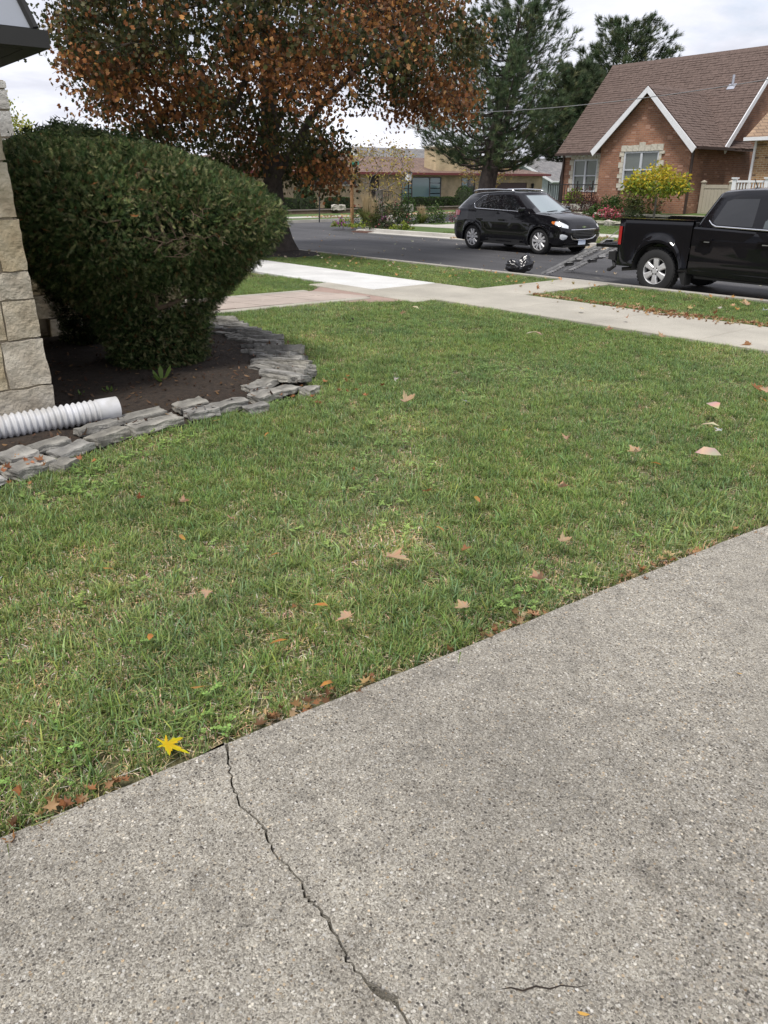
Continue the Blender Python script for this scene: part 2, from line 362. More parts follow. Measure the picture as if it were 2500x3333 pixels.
def tri_prism(polys, z1, z0):
    bm = bmesh.new()
    for poly in polys:
        vs = [bm.verts.new((x, y, z1)) for x, y in poly]; f = bm.faces.new(vs)
    bmesh.ops.recalc_face_normals(bm, faces=bm.faces)
    for f in bm.faces:
        if f.normal.z < 0: f.normal_flip()
    top = list(bm.faces); bmesh.ops.triangulate(bm, faces=top)
    g = bmesh.ops.extrude_face_region(bm, geom=list(bm.faces))
    # extruded copy becomes the new top: lower the original ring instead
    for v in [e for e in g['geom'] if isinstance(e, bmesh.types.BMVert)]: v.co.z = z1
    nv = set(e for e in g['geom'] if isinstance(e, bmesh.types.BMVert))
    for v in bm.verts:
        if v not in nv: v.co.z = z0
    return bm
bm = tri_prism([right, left], 0.0, -0.12)
for v in bm.verts:
    v.co.z += dz(v.co.x, v.co.y)
me = bpy.data.meshes.new('driveway'); bm.to_mesh(me); bm.free(); me.materials.append(M_DRIVE)
o = bpy.data.objects.new('driveway', me); put(o); o.rotation_euler = (0, 0, ROT); tag(o, kind='structure')
dr = o
def side_crack():
    pts = [(0.245, 1.08), (0.275, 1.085), (0.30, 1.078), (0.33, 1.088), (0.36, 1.082), (0.385, 1.09), (0.42, 1.086), (0.45, 1.092)]; up, lo = [], []
    for i, (x, y) in enumerate(pts):
        w = (.0008 + .0016 * rng.random()) * (0.15 if i in (0, len(pts) - 1) else 1); a, b = to_st(x, y + w), to_st(x, y - w); up.append((*a, .0025)); lo.append((*b, .0025))
    return MB().grid([lo, up]).build('crack_strip', M_MULCH, dr)  # dark strip laid on the slab, standing in for a crack's dark gap
side_crack()
struct('driveway_bed', MB().b2(-1.9, 2.5, -7, 8.6, -0.16, -0.105), M_MULCH)

# sidewalk: separate slabs with open joints, a few newly poured white ones
sw = struct('sidewalk', MB().b2(-62, 20, 8.66, 10.10, -0.30, -0.19), M_MULCH)
def slab(s0, s1, t0, t1, z, m, parent, th=0.09, nm='slab'):
    mb = MB(); e = 0.012
    P = [(s0, t0), (s1, t0), (s1, t1), (s0, t1)]; Q = [(s0 + e, t0 + e), (s1 - e, t0 + e), (s1 - e, t1 - e), (s0 + e, t1 - e)]
    zz = z if callable(z) else (lambda s, t: z)
    vs = [(a, b, zz(a, b) - th) for a, b in P] + [(a, b, zz(a, b) - e) for a, b in P] + [(a, b, zz(a, b)) for a, b in Q]
    fs = [(3, 2, 1, 0)] + [(i, (i + 1) % 4, 4 + (i + 1) % 4, 4 + i) for i in range(4)] + [(4 + i, 4 + (i + 1) % 4, 8 + (i + 1) % 4, 8 + i) for i in range(4)] + [(8, 9, 10, 11)]
    return mb.add(vs, fs).build(nm, m, parent)
s = -1.45
while s > -60:
    L_ = 1.52; new = -17.2 < s - 0.7 < -10.4
    slab(s - L_ + 0.005, s - 0.005, 8.64, 10.14, lambda a, b: hz(a, b) + 0.004, M_NEW if new else M_WALK, sw)
    s -= L_
slab(-1.44, 2.5, 8.64, 10.14, lambda a, b: hz(a, b) + 0.012, M_WALK, sw)
for k in range(6): slab(2.5 + k * 1.52, 4.01 + k * 1.52, 8.64, 10.14, lambda a, b: hz(a, b) + 0.004, M_WALK, sw)
# carriage walk across the parkway
cw = struct('carriage_walk', MB().b2(-9.5, -8.5, 10.2, 12.55, -0.25, -0.19), M_MULCH)
slab(-9.52, -8.48, 10.15, 11.36, lambda a, b: hz(a, b) + 0.004, M_WALK, cw); slab(-9.52, -8.48, 11.37, 12.58, lambda a, b: hz(a, b) + 0.004, M_WALK, cw)
# front walk: pinkish stamped concrete, diagonal pavers proud of their joints
M_PINK = m_conc('pink stamped concrete', (0.41, 0.345, 0.30)); M_JOINT = mat('red joint', (0.30, 0.215, 0.18), 0.9)
fw = struct('front_walk', MB().prism([(-11.15, 1.6), (-9.85, 1.6), (-9.75, 7.2), (-8.95, 8.60), (-11.9, 8.60), (-11.05, 7.6)], -0.14, lambda s, t: hz(s, t) - 0.016), M_JOINT)
for k in range(13):
    t0 = 1.65 + k * 0.5
    for j in range(2):
        s0 = -11.06 + j * 0.58 + (0.02 * (k % 2)); t0j = t0 + 0.20 * j
        if t0j + .49 > 8.1: continue
        mb = MB(); mb.prism([(s0, t0j), (s0 + 0.565, t0j + 0.17), (s0 + 0.565, t0j + 0.655), (s0, t0j + 0.485)], -0.14, lambda s, t: hz(s, t) + 0.004); mb.build('paver', M_PINK, fw)
slab(-11.22, -11.08, 1.6, 7.6, lambda a, b: hz(a, b) + 0.006, M_WALK, fw, nm='border'); slab(-9.89, -9.75, 1.6, 7.9, lambda a, b: hz(a, b) + 0.006, M_WALK, fw, nm='border')
slab(-11.9, -9.0, 8.18, 8.63, lambda a, b: hz(a, b) + 0.003, M_WALK, fw, nm='border')

# near kerb, gutter and road
KERB = [(12.60, -0.3), (12.60, -0.108), (12.62, -0.10), (12.73, -0.10), (12.76, -0.115), (12.785, ROADZ + 0.02), (13.12, ROADZ + 0.008), (13.12, -0.3)]
def kerbline(s0, s1, step, prof, m, name):
    r = struct(name, MB().prism_x([(prof[0][0] + 0.01, -0.34), (prof[0][0] + .01, prof[1][1] - .03), (prof[4][0] - .02, prof[4][1] - .03), (prof[5][0], prof[5][1] - .03), (prof[6][0], prof[6][1] - .03), (prof[7][0], -.34)], s0, s1), M_MULCH)
    k = s0
    while k < s1:
        MB().prism_x(prof, k + 0.006, min(s1, k + step) - 0.006).build('kerb_stone', m, r); k += step
    return r
kerbline(-68, 22, 3.0, KERB, M_KERB, 'kerb')
struct('road', MB().grid(sheet(-160, 90, 13.1, 20.9, 2, 0.65, lambda s, t: ROADZ, 0.0)), M_ASPH, True)
# far side: cross street, kerb with a corner return, parkway, walk, yards
FT = 21.15
struct('cross_street', MB().grid(sheet(-35.2, -24.9, 20.9, 140, 1.2, 1.0, lambda s, t: ROADZ + 0.004, 0.0)), M_ASPH, True)
struct('side_road', MB().grid(sheet(-160, -35.1, 20.85, 21.25, 4, 0.2, lambda s, t: ROADZ + 0.008, 0)), M_ASPH)
def far_kerb():
    pts = [(30, FT)] + [(s, FT) for s in range(28, -25, -2)]
    c = (-25.3, FT + 3.2)
    pts += [(c[0] + 3.2 * math.cos(a), c[1] + 3.2 * math.sin(a)) for a in [math.radians(270 - 9 * k) for k in range(11)]]
    pts += [(-28.5, t) for t in range(27, 120, 4)]
    return pts
FK = far_kerb()
def ribbon(path, prof):                 # prof: (offset to the left of travel, z)
    rows = []
    for i, p in enumerate(path):
        a, b = path[max(0, i - 1)], path[min(len(path) - 1, i + 1)]; dx, dy = b[0] - a[0], b[1] - a[1]; l = math.hypot(dx, dy)
        nx, ny = -dy / l, dx / l
        rows.append([(p[0] + nx * o_, p[1] + ny * o_, z) for o_, z in prof])
    return rows
FPROF = [(0.42, -0.3), (0.42, ROADZ + 0.022), (0.02, ROADZ + 0.03), (0.0, -0.115), (-0.03, -0.10), (-0.16, -0.10), (-0.16, -0.3)]
struct('far_kerb', MB().grid(ribbon(FK, FPROF)), M_FARW, True, angle=40)
def arc(c, r, a0, a1, n=10): return [(c[0] + r * math.cos(math.radians(lerp(a0, a1, k / n))), c[1] + r * math.sin(math.radians(lerp(a0, a1, k / n)))) for k in range(n + 1)]
cpoly = [(30, FT + .15), (30, 29)] + [(-28.35, 29)] + arc((-25.3, FT + 3.2), 3.05, 180, 270)
struct('far_parkway', MB().prism(cpoly, -0.33, -0.115), M_LAWN)
M_FL = M_FARW
fs = struct('far_sidewalk', MB().b2(-28.3, 30, 24.0, 25.4, -0.2, -0.135), M_MULCH)
k = 28.0
while k > -28.3:
    slab(max(k - 1.5, -28.3) + .01, k - .01, 24.0, 25.4, -0.095, M_FARW, fs); k -= 1.5
fs2 = struct('side_sidewalk', MB().b2(-26.6, -25.2, 25.4, 90, -0.2, -0.135), M_MULCH)
for k in range(20): slab(-26.6, -25.2, 25.42 + 1.5 * k, 26.9 + 1.5 * k, -0.095, M_FARW, fs2)
# rising front yard of the brick house
def yz(s, t): return -0.11 + 0.17 * sstep(25.5, 28.0, t) + 0.17 * sstep(28.05, 28.2, t) + 0.2 * sstep(29.7, 29.9, t) + 0.05 * sstep(30, 34, t)
struct('house_yard', MB().grid([[(s_, t_, (yz(s_, t_) if s_ > -27 else -0.11)) for t_ in [25.41, 26, 27, 28.0, 28.05, 28.2, 29.0, 29.7, 29.9, 31, 34, 40, 60]] for s_ in [30, 20, 10, 0, -8, -14, -20, -24.9, -25.1]]), M_LAWN, False)
struct('back_yard', MB().b2(-25.1, 30, 40, 90, -0.3, 0.3), M_LAWN)
# yard of the yellow house across the side street
struct('yellow_house_yard', MB().prism([(-35.2, 21.3), (-35.2, 140), (-42.5, 140), (-42.5, 21.3)], -0.33, -0.13), M_LAWN)
struct('yellow_house_bed', MB().b2(-46.5, -42.5, 23.5, 57, -0.33, 0.1), M_MULCH)
struct('yellow_house_lot', MB().b2(-90, -46.5, 14, 140, -0.33, 0.06).b2(-46.5, -42.5, 57, 140, -0.33, 0.06), M_LAWN)
struct('side_kerb', MB().b2(-35.2, -35.0, 21.3, 120, -0.33, -0.11), M_FARW)
fs3 = struct('side_walk', MB().b2(-38.4, -37.0, 21.3, 70, -0.2, -0.125), M_MULCH)
for k in range(32): slab(-38.4, -37.0, 21.32 + 1.5 * k, 22.8 + 1.5 * k, -0.095, M_FARW, fs3)
# ---------------------------------------------------------------- buildings
class Thing:
    """an Empty at (s, t, z) in street axes; parts are drawn in s, t, z and hung under it"""
    def __init__(self, name, s, t, z, label, cat, group=None, rz=ROT):
        self.o = empty(name, W(s, t, z), rz, label, cat, group); self.off = (-s, -t, -z)
    def part(self, mb, name, m, smooth=False, parent=None, **k):
        if parent is not None: return mb.build(name, m, parent, smooth, **k)
        return mb.build(name, m, self.o, smooth, loc=self.off, **k)
M_RED = brickmat('red brick', (0.245, 0.108, 0.066), (0.33, 0.160, 0.095), (0.28, 0.21, 0.165), var=(0.40, 0.23, 0.165))
M_YEL = brickmat('buff brick', (0.50, 0.39, 0.23), (0.57, 0.46, 0.29), (0.54, 0.46, 0.33))
M_TAN = brickmat('tan brick', (0.38, 0.235, 0.115), (0.27, 0.155, 0.08), (0.46, 0.38, 0.27), 0.22, 0.075, 0.013, var=(0.16, 0.10, 0.06))
M_SHIN = mat('brown shingle', (0.082, 0.056, 0.047), 0.9, 0, 9, 0.006, 120, c2=(0.150, 0.106, 0.090))
M_SHFAR = brickmat('brown shingle courses', (0.15, 0.098, 0.078), (0.20, 0.13, 0.105), (0.09, 0.06, 0.05), 0.3, 0.1, 0.012, 0.01)
M_SHGREY = brickmat('grey shingle courses', (0.16, 0.16, 0.165), (0.22, 0.21, 0.21), (0.1, 0.1, 0.1), 0.3, 0.12, 0.012, 0.01)
M_SHTAN = brickmat('tan shingle courses', (0.25, 0.17, 0.11), (0.32, 0.22, 0.145), (0.15, 0.1, 0.07), 0.3, 0.12, 0.012, 0.01)
M_WTRIM = mat('white trim', (0.72, 0.73, 0.76), 0.5, 0.05); M_GREYTRIM = mat('grey trim', (0.52, 0.54, 0.58), 0.5, 0.05)
M_GUT = mat('brown gutter', (0.050, 0.030, 0.024), 0.45, 0.1); M_MAROON = mat('maroon fascia', (0.16, 0.035, 0.035), 0.5, 0.1)
M_BLIND = mat('drawn blinds', (0.12, 0.135, 0.125), 0.25, 0.08, 2, spec=0.9, coat=0.6)
M_LIME = mat('dressed limestone', (0.50, 0.47, 0.40), 0.85, 0.12, 3, 0.01, 14)
M_IRON = mat('black iron', (0.012, 0.012, 0.013), 0.45, 0)
M_GLASSB = glass('pale curtained glass', (0.20, 0.30, 0.32), 0.06); M_GLASSD = glass('dark window glass', (0.02, 0.022, 0.025), 0.05)
def bbox_wall(mb, s0, s1, z0, z1, y0, y1, holes):
    """wall in the s-z plane between t=y0..y1 with rectangular holes (s0, s1, z0, z1) side by side"""
    cur = s0
    for a, b, c, d in sorted(holes):
        mb.b2(cur, a, y0, y1, z0, z1); mb.b2(a, b, y0, y1, z0, c); mb.b2(a, b, y0, y1, d, z1); cur = b
    mb.b2(cur, s1, y0, y1, z0, z1)
def house_window(T, s0, s1, z0, z1, t, parts, fmat=M_GREYTRIM, gmat=M_BLIND):
    """double double-hung window in a wall facing -t, frame proud by 3 cm"""
    w = T.part(MB().b2(s0, s1, t + 0.10, t + 0.12, z0, z1), 'window', gmat if False else M_GLASSD)
    fw = 0.07; m = MB(); t0, t1 = t - 0.02, t + 0.09
    m.b2(s0, s0 + fw, t0, t1, z0, z1); m.b2(s1 - fw, s1, t0, t1, z0, z1); m.b2(s0 + fw, s1 - fw, t0, t1, z0, z0 + fw); m.b2(s0 + fw, s1 - fw, t0, t1, z1 - fw, z1)
    sm = (s0 + s1) / 2; zm = (z0 + z1) / 2
    m.b2(sm - 0.05, sm + 0.05, t0, t1, z0 + fw, z1 - fw)
    m.build('frame', fmat, w)
    MB().b2(s0 + fw, sm - 0.05, t0 + .012, t1 - .02, zm - 0.025, zm + 0.025).b2(sm + 0.05, s1 - fw, t0 + .012, t1 - .02, zm - 0.025, zm + 0.025).build('meeting_rail', fmat, w)
    for a, b in ((s0 + fw, sm - 0.05), (sm + 0.05, s1 - fw)):
        for c, d, k in ((z0 + fw, zm - 0.025, 0.055), (zm + 0.025, z1 - fw, 0.03)): MB().b2(a, b, t + k, t + k + 0.01, c, d).build('pane', gmat, w)
    return w
def quoins(T, s0, s1, z0, z1, t, seed):
    r = random.Random(seed); st = empty('window_surround', (0, 0, 0), 0); st.parent = T.o; st.location = T.off
    for side in (0, 1):
        z = z0; k = 0
        while z < z1 - 0.05:
            h = min(r.uniform(0.17, 0.25), z1 - z); w = (0.14 if k % 2 else 0.25) + r.uniform(-.02, .02)
            a, b = (s0 - w, s0) if side == 0 else (s1, s1 + w)
            rough_block((b - a - .012, 0.06, h - .014), seed * 50 + k + side * 20, 0.008, 2).build_at('stone', M_LIME, st, ((a + b) / 2, t - 0.02, z + h / 2)); z += h; k += 1
    n = 7; tot = (s1 - s0) + 0.34; x = s0 - 0.17
    for i in range(n):
        w = tot / n; h = 0.34 if i == n // 2 else 0.24 + r.uniform(-.02, .02)
        rough_block((w - .014, 0.07, h), seed * 91 + i, 0.008, 2).build_at('stone', M_LIME, st, (x + w / 2, t - 0.025, z1 + 0.005 + h / 2)); x += w
class RB:
    def __init__(self, me): self.me = me
    def build_at(self, name, m, parent, loc, rot=None):
        if not self.me.materials: self.me.materials.append(m)
        o = bpy.data.objects.new(name, self.me); put(o, parent); o.location = loc
        if rot: o.rotation_euler = rot
        return o
def rough_block(size, seed, amp=0.02, cuts=3, layer=0.0):
    bm = bmesh.new(); bmesh.ops.create_cube(bm, size=1); bmesh.ops.subdivide_edges(bm, edges=bm.edges[:], cuts=cuts, use_grid_fill=True)
    sx, sy, sz = size; mn = min(size)
    for v in bm.verts:
        p = v.co; q = Vector((p.x * sx, p.y * sy, p.z * sz)); o_ = Vector((seed * 3.17, seed * 1.31, seed * .77))
        e = sum(1 for a in (p.x, p.y, p.z) if abs(a) > 0.49)
        sh = 1 - 0.03 * mn / max(sx, sy, sz) if e >= 2 else 1
        nn = noise.noise_vector(q * (2.2 / max(mn * 2, .12)) + o_) * amp + noise.noise_vector(q * (7.0 / max(mn * 2, .12)) + o_) * amp * 0.4
        if layer: nn.x += layer * (noise.noise((0, q.z * 45, seed)) ) * (1 if abs(p.x) > .49 else 0) * (1 if p.x > 0 else -1); nn.y += layer * noise.noise((3, q.z * 45, seed)) * (1 if abs(p.y) > .49 else 0) * (1 if p.y > 0 else -1)
        v.co = Vector((q.x * sh, q.y * sh, q.z * sh)) + nn
    me = bpy.data.meshes.new('rough_block'); bm.to_mesh(me); bm.free(); return RB(me)
def shingle_rows(origin, ex, up, length, slope_len, seed, row=0.145, tab=0.31):
    """lapped tabs over a roof plane: ex along the eave, up along the slope; returns an MB"""
    r = random.Random(seed); mb = MB(); ex = Vector(ex).normalized(); up = Vector(up).normalized(); nn = ex.cross(up)
    if nn.z < 0: nn = -nn
    O = Vector(origin); n = int(slope_len / row)
    for i in range(n):
        x = -r.uniform(0, tab); y = i * row
        while x < length:
            w = tab * r.choice((0.6, 1, 1, 1.3)); a, b = max(0, x), min(length, x + w - 0.008); x += w
            if b - a < 0.03: continue
            th = r.choice((0.010, 0.014, 0.022)); y0 = y - r.choice((0, 0, 0.012)); y1 = min(y + row * 1.12, slope_len)
            P = [O + ex * a + up * y0, O + ex * b + up * y0, O + ex * b + up * y1, O + ex * a + up * y1]
            Q = [P[0] + nn * (th + .012), P[1] + nn * (th + .012), P[2] + nn * 0.012, P[3] + nn * 0.012]
            if i % 1 == 0: mb.add(P[:2] + Q, [(0, 1, 3, 2), (2, 3, 4, 5)])
    return mb

def red_house():
    T = Thing('brick_house', -22, 35, 0.3, 'red brick house with steep brown roof, white trimmed front gable and pale stone window surrounds', 'house')
    sL, sR, tp, tm, tb, z0, ze = -26.2, -18.0, 31.5, 33.9, 41.1, 0.25, 3.25
    m = MB(); W1 = (-25.62, -24.2, 1.25, 2.72); W2 = (-21.15, -19.45, 1.45, 2.90)
    bbox_wall(m, sL, -22.41, z0, ze, tm, tm + .25, [W1])
    # projecting gable, peak over its middle
    a, b, pk, pz = -22.4, sR, -20.2, 5.25
    bbox_wall(m, a, b, z0, 3.15, tp, tp + .25, [W2])
    m.prism_y([(a, 3.15), (b, 3.15), (pk, pz - 0.06)], tp, tp + .25)
    m.b2(a, a + .2, tp + .25, tm + .25, z0, 3.15); m.b2(b - .2, b, tp + .25, tm, z0, 3.15)
    # right gable end and left gable end of the main house
    g = [(tm, z0), (tb, z0), (tb, ze), (37.5, 7.0), (tm, ze)]
    m.prism_x(g, sR - .22, sR); m.prism_x([(tm + .25, z0), (tb, z0), (tb, ze), (37.5, 7.0), (tm + .25, ze)], sL, sL + .22)
    m.b2(sL + .22, sR - .22, tb - .2, tb, z0, ze)
    T.part(m, 'wall', M_RED)
    T.part(MB().b2(sL + .4, sR - .4, tm + 1.2, tm + 1.3, z0, 3.2).b2(a + .3, b - .3, tp + 1.2, tp + 1.3, z0, 3.1), 'shade_panel', mat('dim room', (0.04, 0.04, 0.04), 0.9))  # dark panel behind the windows, interior shade put into its colour
    # roofs: slabs with lapped shingles on the sides that face the street
    th = 0.10; e0, ez = tm - .38, 3.0
    sl = (7.12 - ez) / (37.5 - e0)
    rl, rr = sL - .28, sR + .28
    r = T.part(MB().prism_x([(e0, ez), (37.5, 7.12), (75 - e0, ez), (75 - e0, ez - th), (37.5, 7.12 - th), (e0, ez - th)], rl, rr), 'roof', M_SHIN)
    up = Vector((0, 37.5 - e0, 7.12 - ez)); L1 = up.length
    o = shingle_rows((rl, e0, ez), (1, 0, 0), up, rr - rl, L1, 3).build('shingles', M_SHIN, r); tag(o, kind='stuff')
    MB().prism_x([(37.35, 7.0), (37.5, 7.17), (37.65, 7.0)], rl - .01, rr + .01).build('ridge_cap', M_SHIN, r)
    y0 = tp - .28; ew = 2.52; ez2 = 3.0; pz2 = 5.34
    r2 = T.part(MB().prism_y([(pk - ew, ez2), (pk - ew, ez2 - th), (pk, pz2 - th), (pk + ew, ez2 - th), (pk + ew, ez2), (pk, pz2)], y0, 36.3), 'roof', M_SHIN)
    for sg in (-1, 1):
        up = Vector((-sg * ew, 0, pz2 - ez2))
        # stop each course where the main roof takes over
        mb = shingle_rows((pk + sg * ew, y0, ez2), (0, 1, 0), up, 5.0, up.length, 5 + sg)
        o = mb.build('shingles', M_SHIN, r2); tag(o, kind='stuff')
    MB().prism_y([(pk - .15, pz2 - .1), (pk + .15, pz2 - .1), (pk, pz2 + .05)], y0 - .01, 36.2).build('ridge_cap', M_SHIN, r2)
    # white bargeboards
    for sg in (-1, 1):
        T.part(MB().prism_y([(pk, pz2 - .02), (pk + sg * (ew + .02), ez2 - .04), (pk + sg * (ew - .12), ez2 - .24), (pk, pz2 - .26)][::sg], y0 - .05, y0 - .002), 'bargeboard', M_WTRIM, fix=True)
    T.part(MB().prism_x([(e0 - .02, ez - .03), (37.5, 7.08), (37.5, 6.86), (e0 + .12, ez - .22)], rr + .002, rr + .05), 'bargeboard', M_WTRIM, fix=True)
    T.part(MB().prism_x([(75 - e0, ez - .03), (37.5, 7.08), (37.5, 6.86), (75 - e0 - .12, ez - .22)], rr + .002, rr + .05), 'bargeboard', M_WTRIM, fix=True)
    T.part(MB().b2(rl + .05, a - .02, tm - .06, tm - .005, 2.83, 3.0), 'frieze_board', M_WTRIM)
    # gutters and downspouts
    for nm, s0, s1, t0, t1 in (('gutter', rl, pk - ew - .02, e0 - .13, e0 - .01), ('gutter', pk + ew + .005, pk + ew + .13, y0 + .1, e0 + .6)):
        T.part(MB().b2(s0, s1, t0, t1, 2.90, 3.01), nm, M_GUT)
    for s_, t_ in ((b + .09, tp - .02), (sL - .02, tm - .08)):
        T.part(MB().b2(s_ - .04, s_ + .04, t_ - .04, t_ + .04, 0.3, 2.86).tube([(s_, t_, 2.84), (s_ + .02, t_ - .06, 2.95)], .04, 6), 'downspout', M_GUT)
    house_window(T, *W1, tm, None); house_window(T, *W2, tp, None)
    quoins(T, W1[0], W1[1], W1[2], W1[3], tm, 3); quoins(T, W2[0], W2[1], W2[2], W2[3], tp, 4)
    T.part(MB().b2(W2[0] - .1, W2[1] + .1, tp - .08, tp - .004, W2[2] - .1, W2[2] - .004), 'sill', M_LIME)
    # roof vent pipe and mast with conical flashing
    zr = lambda t: ez + sl * (t - e0)
    T.part(MB().tube([(-19.1, 36, zr(36) - .1), (-19.1, 36, zr(36) + .42)], .055, 10).box((-19.1, 35.93, zr(35.93) + .03), (.34, .3, .02), Matrix.Rotation(math.atan(sl), 3, 'X')), 'vent_pipe', mat('galvanised', (0.42, 0.44, 0.50), 0.4, 0.1, metal=0.3))
    T.part(MB().lathe([(0.26, -.15), (0.16, .12), (0.06, .38), (0.035, .42), (0.03, .8), (.06, .82), (.06, .9), (.0, .95)], 10, c=(-22.75, 35.2, zr(35.2))), 'mast', M_SHIN, True)
red_house()

def yellow_house():
    T = Thing('ranch_house', -47, 42, -0.1, 'long low buff brick ranch house with shallow brown roof and maroon fascia', 'house')
    sf = -46.0; z0, ze = -0.2, 2.35
    m = MB()
    def face(t0, t1, z0_, z1_): m.b2(sf - .25, sf, t0, t1, z0_, z1_)
    holes = [(31.0, 32.6, 1.6, 2.3), (34.4, 36.0, 1.6, 2.3), (37.2, 38.15, 0.25, 2.2), (40.3, 44.4, .5, 2.12), (46.6, 48.2, .45, 2.12), (50.1, 54.6, -.2, 1.72)]
    cur = 24.0
    for a, b, c, d in holes:
        face(cur, a, z0, ze); face(a, b, z0, c) if c > z0 else None; face(a, b, d, ze); cur = b
    face(cur, 56.6, z0, ze)
    m.b2(-56, sf - .25, 24, 24.25, z0, ze); m.b2(-56, sf - .25, 56.35, 56.6, z0, ze)
    T.part(m, 'wall', M_YEL)
    T.part(MB().b2(sf - 1.2, sf - 1.1, 24.3, 56.3, z0, ze), 'shade_panel', mat('dim room', (0.04, 0.04, 0.04), 0.9))  # same dark panel: unlit interior painted by its colour
    # hipped roof
    o = .5; a, b, c, d = -57, sf + o, 23.2, 56.6 + o; zr = 3.62; zb = 2.38
    m = MB(); rs = -51.2
    m.add([(a, c, zb), (b, c, zb), (b, d, zb), (a, d, zb), (rs, c + 5, zr), (rs, d - 5, zr)], [(1, 2, 5, 4), (3, 0, 4, 5), (0, 1, 4), (2, 3, 5), (3, 2, 1, 0)])
    r = T.part(m, 'roof', M_SHFAR)
    T.part(MB().b2(b - .04, b + .03, c, d, zb - .14, zb + .02).b2(a, b - .05, d - .02, d + .03, zb - .14, zb + .02), 'fascia', M_MAROON)
    MB().box((-46.9, 45.6, 3.2), (1.3, 3.2, 2.0)).build('chimney', M_YEL, r); MB().box((-46.9, 45.6, 4.25), (1.5, 3.4, .12)).build('chimney_cap', M_LIME, r)
    # openings
    def win(t0, t1, z0, z1, cols, rows, gm, fm, nm='window'):
        f = T.part(MB().b2(sf - .10, sf - .08, t0, t1, z0, z1), nm, M_GLASSD)
        fr = MB(); w = .07
        fr.b2(sf - .07, sf + .02, t0, t0 + w, z0, z1).b2(sf - .07, sf + .02, t1 - w, t1, z0, z1).b2(sf - .07, sf + .02, t0 + w, t1 - w, z0, z0 + w).b2(sf - .07, sf + .02, t0 + w, t1 - w, z1 - w, z1)
        for c in cols: fr.b2(sf - .07, sf + .01, c - w / 2, c + w / 2, z0 + w, z1 - w)
        fr.build('frame', fm, f)
        cs = [t0] + list(cols) + [t1]
        for i in range(len(cs) - 1):
            n = rows[i]
            for k in range(n):
                za, zb_ = lerp(z0 + w, z1 - w, k / n), lerp(z0 + w, z1 - w, (k + 1) / n)
                MB().b2(sf - .05, sf - .03, cs[i] + w / 2, cs[i + 1] - w / 2, za + .03, zb_ - .03).build('pane', gm[i], f)
        MB().b2(sf - .02, sf + .1, t0 - .1, t1 + .1, z0 - .12, z0 - .006).build('sill', M_LIME, f)
    fm = mat('grey window frame', (0.13, 0.11, 0.11), 0.5, 0.1)
    win(31.0, 32.6, 1.6, 2.3, [], [1], [M_GLASSD], fm); win(34.4, 36.0, 1.6, 2.3, [], [1], [M_GLASSD], fm)
    win(40.3, 44.4, .5, 2.12, [41.35, 43.2], [4, 1, 4], [M_GLASSB] * 3, fm); win(46.6, 48.2, .45, 2.12, [47.4], [1, 1], [M_GLASSB, M_GLASSD], fm)
    d_ = T.part(MB().b2(sf - .12, sf - .07, 37.2, 38.15, .25, 2.2), 'door', mat('dark door', (0.025, 0.018, 0.016), 0.5, .1))
    MB().lathe([(0, .0), (.035, .0), (.035, .05), (0, .05)], 8, 'X', (sf - .07, 38.05, 1.1)).build('handle', M_IRON, d_)
    g = T.part(MB().b2(sf - .14, sf - .10, 50.1, 54.6, -.2, 1.72), 'garage_door', mat('brown garage door', (0.085, 0.050, 0.045), 0.6, .1))
    for k in range(4): MB().b2(sf - .10, sf - .06, 50.13, 54.57, -.18 + .475 * k, -.18 + .475 * k + .455).build('panel', mat('brown garage door', (0.085, .05, .045)), g)
    for t_ in (49.6, 55.2):
        l = T.part(MB().lathe([(0, 0), (.10, .05), (.13, .35), (.05, .42), (0, .45)], 8, c=(sf + .14, t_, 1.25)).b2(sf, sf + .14, t_ - .03, t_ + .03, 1.6, 1.66), 'wall_lantern', M_IRON)
    # front steps and railing
    st = T.part(MB().b2(sf + .004, sf + 1.1, 36.8, 38.6, -.12, .22), 'porch_landing', M_FARW)
    for k in range(3): MB().b2(sf + 1.1 + .3 * k, sf + 1.4 + .3 * k, 36.8, 38.6, -.12, .14 - .09 * k).build('step', M_FARW, st)
    for t_ in (36.85, 38.55):
        rl = MB(); rl.tube([(sf + .1, t_, 1.1), (sf + 1.1, t_, 1.1), (sf + 2.0, t_, .75), (sf + 2.0, t_, -.1)], .025, 6)
        for k in range(9):
            x = sf + .1 + k * .22; zz = 1.1 if x < sf + 1.1 else 1.1 - (x - sf - 1.1) * .39
            rl.tube([(x, t_, .15 if x < sf + 1.1 else -.1), (x, t_, zz)], .012, 5)
        T.part(rl, 'handrail', M_IRON)
yellow_house()

